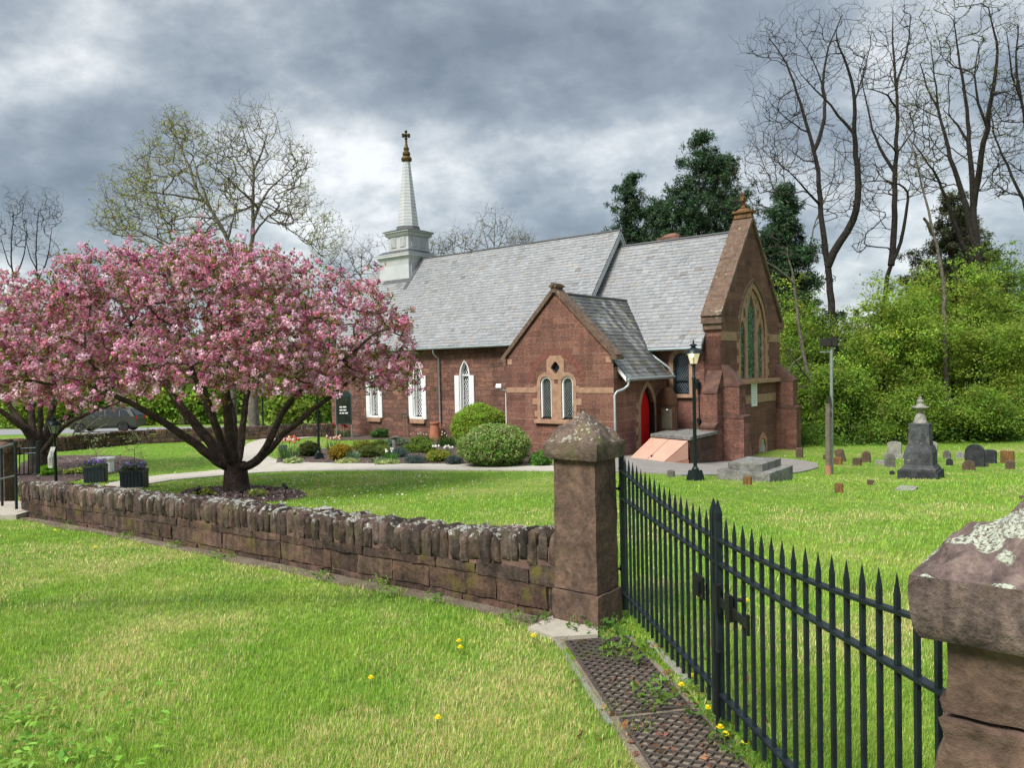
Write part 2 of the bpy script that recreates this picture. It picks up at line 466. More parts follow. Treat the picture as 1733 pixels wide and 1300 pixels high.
M['rubber'] = simple('rubber', (.02, .02, .02), .8)
def glassmat(name, c, rough=.12):
    m, t, b = newmat(name); o = t.obj(); n = t.noise(o, 5, 3)
    b.inputs['Specular IOR Level'].default_value = .6
    setc(t, b, t.ramp(n, (.35, tuple(q*.55 for q in c)), (.65, c)), rough, nrm=t.bump(n, .15, .02))
    return m
M['glass_dark'] = glassmat('dark_leaded_glass', (.018, .022, .024))
M['glass_blue'] = glassmat('blue_leaded_glass', (.018, .035, .055))
M['glass_car'] = glassmat('car_glass', (.03, .035, .04), .05)
def stained(name):
    m, t, b = newmat(name); o = t.obj()
    v = t.n.new('ShaderNodeTexVoronoi'); v.inputs['Scale'].default_value = 13; t.link(o, v.inputs['Vector'])
    e = t.vor(o, 13, 'DISTANCE_TO_EDGE')
    s = t.n.new('ShaderNodeSeparateColor'); t.link(v.outputs['Color'], s.inputs[0])
    c = t.ramp(s.outputs[0], (.15, (.012, .03, .022)), (.45, (.02, .085, .062)), (.7, (.06, .19, .15)), (.92, (.13, .24, .23)))
    c = t.mix(t.ramp(e, (.02, (0, 0, 0)), (.05, (1, 1, 1))), (.01, .012, .012), c)
    b.inputs['Specular IOR Level'].default_value = .5
    setc(t, b, c, .2); return m
M['stained'] = stained('stained_glass')
def lampglass(name, c, e):
    m, t, b = newmat(name); setc(t, b, c, .3)
    b.inputs['Emission Color'].default_value = (1, .8, .5, 1); b.inputs['Emission Strength'].default_value = e
    return m
M['lamp_glass'] = lampglass('lamp_glass', (.5, .48, .38), .12)
M['bulb'] = lampglass('lit_bulb', (.9, .8, .6), 1.2)
M['lamp_glass_off'] = lampglass('clear_lamp_glass', (.3, .32, .3), 0)
# ------------------------------------------------------------------ arch outlines
def arch_pts(cx, z0, w, zs, za, n=8):
    """pointed or round opening: sill z0, spring zs, apex za; counter-clockwise from bottom left of jamb"""
    h = za-zs; r = w/2
    L = []
    if abs(h-r) < .02*r+1e-6:
        L = [(cx+r*math.cos(a), zs+r*math.sin(a)) for a in np.linspace(0, PI, 2*n+1)]
    else:
        R = (h*h+r*r)/(2*r)                       # circle through the spring point and the apex
        a1 = math.asin(min(1, h/R))
        for a in np.linspace(0, a1, n+1): L.append((cx+r-R+R*math.cos(a), zs+R*math.sin(a)))
        L += [(2*cx-x, z) for x, z in L[-2::-1]]
    return [(cx-r, z0), (cx+r, z0)] + L
def open_arch(cx, z0, w, zs, za, n=8):
    p = arch_pts(cx, z0, w, zs, za, n)
    return p[1:]+p[:1]                            # starts at bottom right, ends at bottom left: an open band
def inset_ring(mb, cx, z0, w, zs, za, t, fn, proud, back, tb=0.0):
    """frame of width t inside an arch"""
    o = open_arch(cx, z0, w, zs, za); i = open_arch(cx, z0+tb, w-2*t, zs, za-t*1.25)
    mb.ring(o, i, fn, proud, back)
def lattice(mb, cx, z0, w, zs, za, fn, d, step=(.11, .17), bw=.014):
    """diamond leading clipped to the arch outline"""
    def half(z):
        if z <= zs: return w/2
        h = za-zs; r = w/2; R = (h*h+r*r)/(2*r)
        return max(0, math.sqrt(max(0, R*R-(z-zs)**2))-R+r)
    k = step[1]/step[0]
    for sg in (1, -1):
        c = cx-w-(za-z0)/k
        while c < cx+w+(za-z0)/k:
            run = []
            for t in np.linspace(z0, za, 60):
                x = c+sg*(t-z0)/k
                if abs(x-cx) <= half(t): run.append((x, t))
            if len(run) > 1:
                (xa, ta), (xb, tb) = run[0], run[-1]
                v = [fn((xa-bw/2, ta), d), fn((xa+bw/2, ta), d), fn((xb+bw/2, tb), d), fn((xb-bw/2, tb), d)]
                mb.add(v, [(0, 1, 2, 3)])
            c += step[0]
def arch_face(mb, cx, z0, w, zs, za, fn, d, n=8):
    p = arch_pts(cx, z0, w, zs, za, n)
    mb.add([fn(q, d) for q in p], [tuple(t) for t in tessellate_polygon([[Vector((q[0], q[1], 0)) for q in p]])])

# ------------------------------------------------------------------ the church, in its own frame: +x east along the nave, +y north, z as in the world
CH_ROT = -rad(38.1)
CH = thing('church', (3.2, 24.0, 0), 'brownstone country church with slate roofs, white belfry and spire, and a red side door', 'church', rz=CH_ROT)
_c, _s = math.cos(CH_ROT), math.sin(CH_ROT)
def chw(x, y, z): return np.array([3.2+_c*x-_s*y, 24.0+_s*x+_c*y, z])
BZ = -2.1
def fS(y0): return lambda p, d: (p[0], y0+d, p[1])              # wall facing south (-y)
def fE(x0): return lambda p, d: (x0-d, p[0], p[1])              # wall facing east (+x)
def fW(x0): return lambda p, d: (x0+d, -p[0], p[1])             # wall facing west
def fN(y0): return lambda p, d: (-p[0], y0-d, p[1])
RY = 6.62                                                      # ridge line of nave and chancel
NX0, NX1 = -17.9, -3.75                                        # nave west and east ends
NY0, NY1 = 3.2, 10.04
NE, NR = 2.72, 7.28                                            # nave eave and ridge heights (top of slate)
CX1 = 2.0; CY0, CY1 = 3.7, 9.54
CE, CRZ = 2.36, 6.6
PX0, PX1 = -4.32, 0.0
PRX, PRZ = -2.17, 4.2
nave_s = (NR-NE)/(RY-2.86); ch_s = (CRZ-CE)/(RY-3.35); p_s = 1.15

# walls
mb = MB()
NW = [-9.1, -11.9, -14.75]
holes = [arch_pts(x, -.36, .56, 1.5, 2.12) for x in NW]
top = NE+(NY0-2.86)*nave_s-.12
mb.panel([(NX0, BZ), (NX1, BZ), (NX1, top), (NX0, top)], holes, fS(NY0), .24)
gab = lambda x0: [(NY0, BZ), (NY1, BZ), (NY1, top), (RY, NR-.25), (NY0, top)]
mb.panel(gab(0), [], fE(NX1), .2)
mb.panel([(-NY1, BZ), (-NY0, BZ), (-NY0, top), (-RY, NR-.25), (-NY1, top)], [], fW(NX0), .2)
mb.panel([(-NX1, BZ), (-NX0, BZ), (-NX0, top), (-NX1, top)], [], fN(NY1), .2)
part('nave_wall', mb, M['nave_stone'], CH, True)
# chancel
mb = MB()
ctop = CE+(CY0-3.35)*ch_s-.12
cw_x = .535
mb.panel([(NX1, BZ), (CX1, BZ), (CX1, ctop), (NX1, ctop)], [arch_pts(cw_x, .72, .6, 1.85, 2.17)], fS(CY0), .2)
EWc, EWz = 6.66, 1.02
GA = 6.95                                                     # gable top under coping
kz = 3.32
eg = [(CY0, BZ), (CY1, BZ), (CY1, kz), (RY, GA), (CY0, kz)]
holes = [arch_pts(EWc, 1.16, 2.5, 2.75, 4.5), arch_pts(5.85, -1.95, .6, -1.42, -1.08), arch_pts(7.52, -1.95, .6, -1.42, -1.08)]
mb.panel(eg, holes, fE(CX1), .3, .62)
mb.panel([(-CX1, BZ), (-NX1, BZ), (-NX1, ctop), (-CX1, ctop)], [], fN(CY1), .2)
part('chancel_wall', mb, M['chancel_stone'], CH, True)
# porch
mb = MB()
pk = 2.04; pa = 4.2
q = .17
quat = []
for i in range(4):
    for a in np.linspace(-PI*.36, PI*.36, 5):
        b = i*PI/2+a
        quat.append((PRX-.04+.085*math.cos(i*PI/2)+.088*math.cos(b), 1.74+.1*math.sin(i*PI/2)+.1*math.sin(b)))
mb.panel([(PX0, BZ), (PX1, BZ), (PX1, pk), (PRX, pa), (PX0, pk)],
         [arch_pts(-2.62, .02, .46, 1.22, 1.45), arch_pts(-1.76, .02, .46, 1.22, 1.45), quat], fS(0.0), .16)
mb.panel([(0, BZ), (CY0, BZ), (CY0, 1.72), (0, 1.72)], [arch_pts(2.2, -1.3, 1.0, .2, 1.05)], fE(PX1), .22)
mb.panel([(-NY0, BZ), (0, BZ), (0, 1.72), (-NY0, 1.72)], [], fW(PX0), .2)
part('porch_wall', mb, M['porch_stone'], CH, True)

# ---- slate roofs: every slate is a small tilted plate
def slates(mb, P0, ex, es, L, S, lap=.17, wid=.25, clip=None, pal=None, rng=RNG):
    """P0 eave corner, ex unit along eave, es unit up the slope"""
    P0 = np.array(P0, float); ex = np.array(ex, float); es = np.array(es, float)
    n = np.cross(ex, es); n /= np.linalg.norm(n)
    if n[2] < 0: n = -n
    r = 0; nr = int(math.ceil(S/lap))
    for r in range(nr):
        x = -rng.random()*wid
        while x < L:
            w = wid*rng.uniform(.72, 1.25)
            xa, xb = max(0, x), min(L, x+w-.006)
            x += w
            if xb-xa < .03: continue
            s0 = r*lap+rng.normal(0, .006); s1 = min(S, (r+1)*lap+.06)
            if clip:
                lo, hi = clip((s0+s1)/2)
                xa, xb = max(xa, lo), min(xb, hi)
                if xb-xa < .03: continue
            t0 = .026+rng.normal(0, .0035); t1 = .006
            tw = rng.normal(0, .003)
            c = pal(rng, (xa+xb)/2, r*lap)
            mb.col = c
            a = P0+ex*xa+es*s0; b = P0+ex*xb+es*s0; cc = P0+ex*xb+es*s1; d = P0+ex*xa+es*s1
            mb.add([a+n*(t0+tw), b+n*(t0-tw), cc+n*t1, d+n*t1, a-n*.002, b-n*.002], [(0, 1, 2, 3), (4, 5, 1, 0), (5, 2, 1), (0, 3, 4)])
def pal_light(rng, x, s):
    g = rng.normal(.255, .016)*(1+.16*(vnoise(x, s, .6, 5)-.5)); w = rng.random()
    if w < .07: return (g*1.02, g*.97, g*.91)
    if w < .24: return (g*.9, g*.93, g*.97)
    if w > .985: return (g*.7, g*.67, g*.63)
    return (g*.985, g, g*1.02)
def pal_dark(rng, x, s):
    st = vnoise(x, s*.25, 4.5, 9)
    g = (.05+.15*max(0, st-.42)*2)*rng.uniform(.75, 1.25)+.028
    w = rng.random()
    if w < .2: return (g*1.08, g*1.06, g*.8)
    return (g, g*1.01, g*1.0)
def roof_plane(nm, P0, ex, es, L, S, mat_under, pal, **kw):
    mb = MB(); mb.col = (.1, .1, .1)
    P0 = np.array(P0, float); a = np.array(ex); b = np.array(es)
    nn = np.cross(a, b); nn /= np.linalg.norm(nn)
    if nn[2] < 0: nn = -nn
    v = [P0-nn*.004, P0+a*L-nn*.004, P0+a*L+b*S-nn*.004, P0+b*S-nn*.004]
    v += [p-nn*.07 for p in v]
    mb.add(v, [(0, 1, 2, 3), (7, 6, 5, 4), (0, 4, 5, 1), (1, 5, 6, 2), (2, 6, 7, 3), (3, 7, 4, 0)])
    slates(mb, P0, ex, es, L, S, pal=pal, **kw)
    return part(nm, mb, M['slate'], CH, True)
VX = -3.45                                                     # nave roof verge, oversailing the chancel roof
for sg in (1, -1):
    h = RY-2.86; S = math.hypot(h, NR-NE)
    roof_plane('nave_roof', (NX0-.25, RY-sg*h, NE), (1, 0, 0), (0, sg*h/S, (NR-NE)/S), VX-NX0+.25, S, None, pal_light)
    h = RY-3.35; S = math.hypot(h, CRZ-CE)
    roof_plane('chancel_roof', (NX1-.05, RY-sg*h, CE), (1, 0, 0), (0, sg*h/S, (CRZ-CE)/S), 1.46-NX1+.05, S, None, pal_light)
hx = PRX-.28
S = math.hypot(-PRX+.28, (-PRX+.28)*p_s)
ez = PRZ-(-PRX+.28)*p_s
roof_plane('porch_roof', (.28, .3, ez), (0, 1, 0), ((PRX-.28)/S, 0, (PRZ-ez)/S), 3.08, S, None, pal_dark)
# upper triangle of the porch roof running back to the chancel slope
mb = MB()
slates(mb, (.28, 3.38, ez), (0, 1, 0), ((PRX-.28)/S, 0, (PRZ-ez)/S), 1.7, S, pal=pal_dark,
       clip=lambda s: (0, max(0, ((ez+s*(PRZ-ez)/S)-CE)/ch_s-.02)))
part('porch_roof', mb, M['slate'], CH, True)
roof_plane('porch_roof', (PX0-.3, .3, PRZ-(PRX-PX0+.3)*p_s), (0, 1, 0), ((PRX-PX0+.3)/S, 0, (PRZ-ez)/S), 2.95, S, None, pal_dark)

# ridges, verges, gutters
for a_, b_ in (((NX0-.25, RY, NR+.02), (VX, RY, NR+.02)), ((VX-.2, RY, CRZ+.03), (1.45, RY, CRZ+.03)), ((PRX, .35, PRZ+.03), (PRX, 4.72, PRZ+.03))):
    mb = MB(); mb.tube([a_, b_], .05, 6); part('ridge_cap', mb, M['lead'], CH, True)
mb = MB()                                                       # valley flashing between porch and chancel slopes
for t0, t1 in ((0, 1),):
    A = np.array((PRX, 4.74, PRZ+.035)); B = np.array((-.55, 3.36, CE+.04))
    w = np.array((.2, 0, -.2*p_s))*.9
    mb.add([A, B, B+w*.8, A+w], [(0, 1, 2, 3)])
part('valley_flashing', mb, M['zinc'], CH, True)
mb = MB()
for sg in (1, -1):                                              # bargeboards of the nave's east gable
    h = RY-2.86
    for off, th, dx in ((0.0, .05, 0.0),):
        a = np.array((VX+.005, RY, NR-.03)); b = np.array((VX+.005, RY-sg*h, NE-.03)); w = np.array((0, 0, -.3))
        mb.add([a, b, b+w, a+w, a+(-.05, 0, 0), b+(-.05, 0, 0), b+w+(-.05, 0, 0), a+w+(-.05, 0, 0)], [(0, 1, 2, 3), (7, 6, 5, 4), (2, 3, 7, 6), (0, 1, 5, 4), (1, 2, 6, 5)])
        a2 = a+(.03, 0, .0); b2 = b+(.03, 0, 0); w2 = np.array((0, 0, -.1))
        mb.add([a2, b2, b2+w2, a2+w2, a+w2, b+w2], [(0, 1, 2, 3), (3, 2, 5, 4)])
part('bargeboard', mb, M['grey_white'], CH, True)
mb = MB()
for sg in (1, -1):                                              # green soffit band under the verge
    h = RY-2.86
    a = np.array((VX-.05, RY, NR-.16)); b = np.array((VX-.05, RY-sg*h, NE-.16)); w = np.array((-.26, 0, -.02))
    mb.add([a, b, b+w, a+w], [(0, 1, 2, 3)])
    a = np.array((NX1+.03, RY, NR-.1)); b = np.array((NX1+.03, RY-sg*h*.62, NR-.1-(NR-NE)*.62)); w = np.array((0, 0, -.42))
    mb.add([a, b, b+w, a+w], [(0, 1, 2, 3)])
part('soffit_board', mb, M['teal_board'], CH, True)
def gutter(pts, r=.06):
    mb = MB(); mb.tube(pts, r, 8); part('gutter', mb, M['zinc'], CH, True, True)
gutter([(NX0-.25, 2.8, NE-.07), (-4.45, 2.8, NE-.055)]); gutter([(-.72, 3.28, CE-.07), (1.5, 3.28, CE-.06)]); gutter([(.35, .3, ez-.06), (.35, 3.55, ez-.05)])
mb = MB(); mb.box((-8.0, 3.02, NE-.03), (20, .36, .05)); 
part('eave_board', mb, M['grey_white'], CH, True) if False else None
mb = MB()
mb.add([(NX0, 2.83, NE-.09), (-4.4, 2.83, NE-.09), (-4.4, NY0+.02, NE-.1), (NX0, NY0+.02, NE-.1)], [(0, 1, 2, 3)])
mb.add([(-.6, 3.32, CE-.1), (1.46, 3.32, CE-.1), (1.46, CY0+.02, CE-.11), (-.6, CY0+.02, CE-.11)], [(0, 1, 2, 3)])
mb.add([(.3, .3, ez-.07), (.3, 3.4, ez-.07), (-.02, 3.4, ez-.08), (-.02, .3, ez-.08)], [(0, 1, 2, 3)])
part('soffit_board', mb, M['black'], CH, True)
mb = MB()                                                       # white end board of the porch eave
a = np.array((.3, .27, ez+.0)); b = np.array((0, .27, ez+.3*p_s)); w = np.array((0, 0, -.14))
mb.add([a, b, b+w, a+w, a+(0, .04, 0), b+(0, .04, 0), b+w+(0, .04, 0), a+w+(0, .04, 0)], [(0, 1, 2, 3), (0, 1, 5, 4), (2, 3, 7, 6)])
part('eave_board', mb, M['white'], CH, True)
def downspout(pts, r=.042, mat='zinc'):
    mb = MB(); mb.tube(pts, r, 8); part('downspout', mb, M[mat], CH, True, True)
downspout([(.35, .36, ez-.08), (.33, .34, ez-.25), (.24, .22, ez-.36), (.1, .02, ez-.44), (.06, -.06, ez-.55), (.06, -.06, -1.3)])
downspout([(-.5, 3.28, CE-.1), (-.48, 3.28, CE-.22), (-.3, 3.3, CE-.3), (.22, 3.45, ez+.25), (.33, 3.5, ez+.02)], .04)
downspout([(-10.55, 2.82, NE-.1), (-10.55, 2.85, NE-.3), (-10.5, 3.1, NE-.5), (-10.5, 3.12, -.6)], .04)
mb = MB(); mb.tube([(PX0-.05, .02, .95), (PX0-.05, .02, -1.25)], .02, 6); part('conduit', mb, M['white'], CH, True)

# ---- nave windows with shutters
for i, x in enumerate(NW):
    F = fS(NY0)
    mb = MB(); inset_ring(mb, x, -.36, .56, 1.5, 2.12, .05, F, .012, .22, .06)
    inset_ring(mb, x, -.3, .46, 1.5, 2.06, .03, lambda p, d: F(p, d+.13), 0, .05, .04)
    mb.box((x, NY0+.12, 1.48), (.46, .05, .05)); mb.box((x, NY0+.02, -.39), (.66, .26, .08))
    win = part('window', mb, M['white'], CH, True)
    mb = MB(); arch_face(mb, x, -.36, .56, 1.5, 2.12, F, .235); part('pane', mb, M['glass_dark'], win, True)
    mb = MB(); lattice(mb, x, -.3, .42, 1.5, 1.99, F, .2, (.115, .2), .026); part('lattice', mb, M['white'], win, True)
    mb = MB(); mb.rough((x, NY0-.02, -.53), (.92, .2, .2), n=3, amp=.008, seed=i); part('sill', mb, M['trim_stone'], win, True)
    for sg in (-1, 1):
        mb = MB(); cx = x+sg*.415
        w = .25
        mb.box((cx, NY0-.035, .52), (w, .05, 1.92))
        for z in (-.18, .5, 1.14):
            mb.box((cx, NY0-.066, z), (w-.07, .012, .5 if z != .5 else .58))
        part('shutter', mb, M['white'], win, True)

# ---- porch twin windows, quatrefoil, relieving arch, band
F = fS(0.0)
for x in (-2.62, -1.76):
    mb = MB(); inset_ring(mb, x, .02, .46, 1.22, 1.45, .055, F, -.03, .15, .07)
    win = part('window', mb, M['white'], CH, True)
    mb = MB(); arch_face(mb, x, .02, .46, 1.22, 1.45, F, .13); part('pane', mb, M['glass_dark'], win, True)
    mb = MB(); lattice(mb, x, .09, .35, 1.22, 1.38, F, .12, (.075, .13), .01); part('lattice', mb, M['zinc'], win, True)
mb = MB()
for x in (-2.62, -1.76):
    o = open_arch(x, -.0, .72, 1.22, 1.58); i = open_arch(x, .0, .46, 1.22, 1.45); mb.ring(o, i, F, .02, .05)
mb.panel([(-2.3, .0), (-2.08, .0), (-2.08, 1.2), (-2.3, 1.2)], [], lambda p, d: F(p, d-.021), 0, .03)
for z, w in ((.08, .12), (.5, .2), (.92, .12)):
    for x, sg in ((-2.98, -1), (-1.4, 1)):
        mb.panel([(x+min(0, sg*w), z), (x+max(0, sg*w), z), (x+max(0, sg*w), z+.21), (x+min(0, sg*w), z+.21)], [], lambda p, d: F(p, d-.018), 0, .03)
oc = [(PRX-.04+.35*sx*(1 if k else .62), 1.74+.4*sz*(.62 if k else 1)) for sx, sz, k in ((-1, -1, 0), (1, -1, 0), (1, -1, 1), (1, 1, 1), (1, 1, 0), (-1, 1, 0), (-1, 1, 1), (-1, -1, 1))]
mb.panel(oc, [quat], lambda p, d: F(p, d-.025), .1, .03)
part('window_surround', mb, M['trim_stone'], CH, True)
mb = MB(); arch_face(mb, PRX-.04, 1.5, .5, 1.7, 1.98, F, .12); part('quatrefoil_pane', mb, M['glass_blue'], CH, True)
mb = MB()
for xa, xb in ((PX0, -3.02), (-1.36, PX1)):
    mb = MB(); mb.panel([(xa+.004, .9), (xb, .9), (xb, 1.08), (xa+.004, 1.08)], [], lambda p, d: F(p, d-.006), 0, .01); part('string_course', mb, M['trim_stone'], CH, True)
for x in (PX0, -.28):
    mb = MB(); mb.panel([(x+.01, pk-.16), (x+.27, pk-.16), (x+.27, pk+.02), (x+.01, pk+.02)], [], lambda p, d: F(p, d-.005), 0, .01); part('corner_stone', mb, M['trim_stone'], CH, True)
mb = MB(); mb.box((-2.19, -.03, -.06), (1.75, .18, .13)); part('sill', mb, M['trim_stone'], CH, True)
mb = MB()
N = 19
for k in range(N):
    a0 = PI*.03+PI*.94*k/N+.012; a1 = PI*.03+PI*.94*(k+1)/N-.012
    P = lambda r, a: (PRX-.03+r*math.cos(a), 1.18+r*1.02*math.sin(a))
    mb.panel([P(.93, a0), P(1.15, a0), P(1.15, a1), P(.93, a1)], [], lambda p, d: F(p, d-.006), 0, .012)
part('relieving_arch', mb, M['relief_brick'], CH, True)
# porch gable coping with its apex stone
mb = MB()
for sg, xe in ((-1, PX0), (1, PX1)):
    t = .13
    ax, az = PRX, pa+.06
    bx, bz = xe+sg*.06, pk-.02
    dx, dz = bx-ax, bz-az; L = math.hypot(dx, dz); nx, nz = -dz/L*sg, dx/L*sg
    n = 9
    for i in range(n):
        f0, f1 = i/n+.0008, (i+1)/n-.0008
        p = [(ax+dx*f0, az+dz*f0), (ax+dx*f1, az+dz*f1), (ax+dx*f1+nx*t, az+dz*f1+nz*t), (ax+dx*f0+nx*t, az+dz*f0+nz*t)]
        mb.prism(p, lambda q, d: (q[0], d, q[1]), -.09+random.uniform(-.004, .004), .34)
    mb.box((xe+sg*.06, .12, pk-.02), (.26, .44, .12))
mb.box((PRX, .1, pa+.13), (.2, .42, .2)); mb.box((PRX, .1, pa+.24), (.3, .5, .08)); mb.tube([(PRX, -.18, pa+.29), (PRX, .38, pa+.29)], .06, 8)
part('porch_coping', mb, M['coping_stone'], CH, True)
# door in the porch's east wall
F = fE(PX1)
mb = MB(); o = open_arch(2.2, -1.3, 1.3, .2, 1.25); i = open_arch(2.2, -1.3, 1.0, .2, 1.05); mb.ring(o, i, F, .02, .1)
for z in (-1.0, -.55, -.12, .3):
    mb.panel([(1.42, z), (1.56, z), (1.56, z+.24), (1.42, z+.24)], [], lambda p, d: F(p, d-.018), 0, .03)
part('door_surround', mb, M['trim_stone'], CH, True)
mb = MB(); inset_ring(mb, 2.2, -1.3, 1.0, .2, 1.05, .06, F, -.1, .24)
mb.box((-.12, 2.68, -.4), (.26, .05, 1.9))
dr = part('door_frame', mb, M['black'], CH, True)
mb = MB(); arch_face(mb, 2.2, -1.3, .9, .2, .98, F, .17)
door = part('door', mb, M['red_door'], CH, True)
mb = MB(); mb.lathe([(.03, 0), (.034, .03), (.02, .06)], (-.13, 2.5, -.35), 8); part('handle', mb, M['gold'], door, True)
# chancel south window
F = fS(CY0)
mb = MB(); inset_ring(mb, cw_x, .72, .6, 1.85, 2.17, .04, F, -.02, .19, .05); mb.box((cw_x, CY0+.12, 1.2), (.56, .05, .04))
win = part('window', mb, M['sign_green'], CH, True)
mb = MB(); arch_face(mb, cw_x, .72, .6, 1.85, 2.17, F, .17); part('pane', mb, M['glass_blue'], win, True)
mb = MB(); lattice(mb, cw_x, .76, .54, 1.85, 2.13, F, .155, (.09, .14), .008); part('lattice', mb, M['zinc'], win, True)
mb = MB(); o = open_arch(cw_x, .6, .92, 1.85, 2.33); i = open_arch(cw_x, .72, .6, 1.85, 2.17); mb.ring(o, i, F, .018, .06)
mb.box((cw_x, CY0-.02, .66), (1.0, .16, .12))
part('window_surround', mb, M['trim_stone'], CH, True)
# wall lantern and conduit beside the buttress
mb = MB(); mb.lathe([(.02, .36), (.1, .3), (.06, .27)], (1.2, 3.56, .9), 6); mb.lathe([(.07, 0), (.09, .26)], (1.2, 3.56, .9), 6); mb.box((1.2, 3.64, 1.05), (.06, .12, .06))
mb.tube([(1.2, 3.66, .9), (1.2, 3.66, -.5)], .015, 5); mb.lathe([(.07, 0), (.07, .14)], (1.2, 3.62, -.25), 8)
part('wall_lantern', mb, M['lamp_green'], CH, True)

# ---- buttresses with sloped weatherings
def buttress_s(x0, x1, levels):
    """projects to -y; levels: list of (y_out, z_top_at_wall, z_top_at_face)"""
    mb = MB(); cap = MB()
    for (yo, yi, z0, z1, zc) in levels:
        mb.box(((x0+x1)/2, (yo+yi)/2, (z0+z1)/2), (x1-x0, yi-yo, z1-z0))
        p = [(yo-.03, z1-.02), (yi, z1-.02), (yi, zc), (yo-.03, z1+.05)]
        cap = MB(); cap.prism(p, lambda q, d: (d, q[0], q[1]), x0-.02, x1+.02); part('weathering', cap, M['brownw'], CH, True)
    part('buttress', mb, M['chancel_stone'], CH, True)
M['brownw'] = simple('weathered_brownstone', (.115, .062, .047), .85, 0, .5, 4, .4, .01)
buttress_s(1.53, 2.03, [(3.25, CY0+.02, -.2, .78, 1.55), (3.02, CY0+.02, BZ, -.36, 0.0)])
def buttress_e(y0, y1, levels):
    mb = MB(); cap = MB()
    for (xo, z0, z1, zc) in levels:
        mb.box(((CX1+xo)/2-.01, (y0+y1)/2, (z0+z1)/2), (xo-CX1+.02, y1-y0, z1-z0))
        p = [(xo+.03, z1-.02), (CX1, z1-.02), (CX1, zc), (xo+.03, z1+.05)]
        cap = MB(); cap.prism(p, lambda q, d: (q[0], d, q[1]), y0-.02, y1+.02); part('weathering', cap, M['brownw'], CH, True)
    part('buttress', mb, M['chancel_stone'], CH, True)
buttress_e(CY0+.03, CY0+.6, [(2.6, .05, 1.0, 1.72), (2.74, BZ, -.06, .2)])
buttress_e(CY1-.52, CY1, [(2.66, .05, 1.02, 1.68), (2.78, BZ, -.02, .2)])

# ---- east gable: coping, kneelers, cross, window, band, plaque, cellar windows
mb = MB()
for sg, ye in ((-1, CY0), (1, CY1)):
    ay, az = RY, GA+.02; by, bz = ye+sg*.1, kz-.02
    dy, dz = by-ay, bz-az; L = math.hypot(dy, dz); ny, nz = -dz/L*sg, dy/L*sg; t = .13
    n = 7
    for i in range(n):
        f0, f1 = i/n+.001, (i+1)/n-.001
        p = [(ay+dy*f0, az+dz*f0), (ay+dy*f1, az+dz*f1), (ay+dy*f1+ny*t, az+dz*f1+nz*t), (ay+dy*f0+ny*t, az+dz*f0+nz*t)]
        mb.prism(p, lambda q, d: (d, q[0], q[1]), 1.36, 2.09+random.uniform(-.004, .004))
    mb.box((1.74, ye+sg*.02, kz-.1), (.74, .3, .2)); mb.box((1.74, ye+sg*.0, kz-.3), (.68, .2, .2))
part('east_coping', mb, M['coping_stone'], CH, True)
mb = MB()
mb.box((1.73, RY, GA+.22), (.66, .3, .2), top=(.9, .8)); mb.box((1.73, RY, GA+.35), (.74, .4, .07))
mb.box((1.73, RY, GA+.44), (.5, .26, .08), top=(.5, .5)); mb.box((1.73, RY, GA+.72), (.09, .1, .58)); mb.box((1.73, RY, GA+.82), (.09, .3, .1)); mb.box((1.73, RY, GA+1.02), (.12, .14, .06)); mb.box((1.73, RY, GA+.54), (.14, .15, .08)) 
for s in (-1, 1): mb.box((1.73, RY+s*.15, GA+.82), (.11, .05, .14))
part('gable_cross', mb, M['gold_stone'] if 'gold_stone' in M else M['rust_stone'], CH, True)
F = fE(CX1)
LT = [(5.78, .5, 2.75, 3.3), (6.66, .78, 3.3, 4.25), (7.54, .5, 2.75, 3.3)]
mb = MB()
mb.panel(arch_pts(EWc, 1.16, 2.5, 2.75, 4.5), [arch_pts(c, 1.2, w, zs, za) for c, w, zs, za in LT]
         + [[(c+.1*math.cos(a), z+.2*math.sin(a)) for a in np.linspace(0, 2*PI, 12, endpoint=False)] for c, z in ((5.98, 3.56), (7.34, 3.56))]
         + [[(c+.06*math.cos(a), z+.11*math.sin(a)) for a in np.linspace(0, 2*PI, 10, endpoint=False)] for c, z in ((6.2, 4.02), (7.12, 4.02))],
         lambda p, d: F(p, d+.05), .07)
tr = part('window_tracery', mb, M['trim_stone'], CH, True)
mb = MB(); arch_face(mb, EWc, 1.16, 2.5, 2.75, 4.5, F, .11); part('pane', mb, M['stained'], tr, True)
mb = MB()
for c, w, zs, za in LT:
    for z in ((2.1, 2.9) if w > .6 else (2.1,)): mb = MB(); mb.box((CX1-.1, c, z), (.02, w, .035)); part('glazing_bar', mb, M['lead'], tr, True)
mb = MB(); o = open_arch(EWc, 1.1, 2.86, 2.75, 4.72); i = open_arch(EWc, 1.1, 2.5, 2.75, 4.5); mb.ring(o, i, F, .02, .12)
for z in (1.25, 1.75, 2.25):
    for y, sg in ((EWc-1.43, -1), (EWc+1.43, 1)): mb.panel([(y+min(0, sg*.14), z), (y+max(0, sg*.14), z), (y+max(0, sg*.14), z+.26), (y+min(0, sg*.14), z+.26)], [], lambda p, d: F(p, d-.018), 0, .03)
mb.box((CX1+.05, EWc, 1.08), (.3, 5.1, .14))
part('window_surround', mb, M['trim_stone'], CH, True); mb = MB()
mb.panel([(CY0+.62, .28), (EWc-.3, .28), (EWc-.3, .58), (CY0+.62, .58)], [], lambda p, d: F(p, d-.005), 0, .01)
part('string_course', mb, M['trim_stone'], CH, True); mb = MB()
mb.panel([(EWc+.3, .28), (CY1-.55, .28), (CY1-.55, .58), (EWc+.3, .58)], [], lambda p, d: F(p, d-.005), 0, .01)
part('string_course', mb, M['trim_stone'], CH, True)
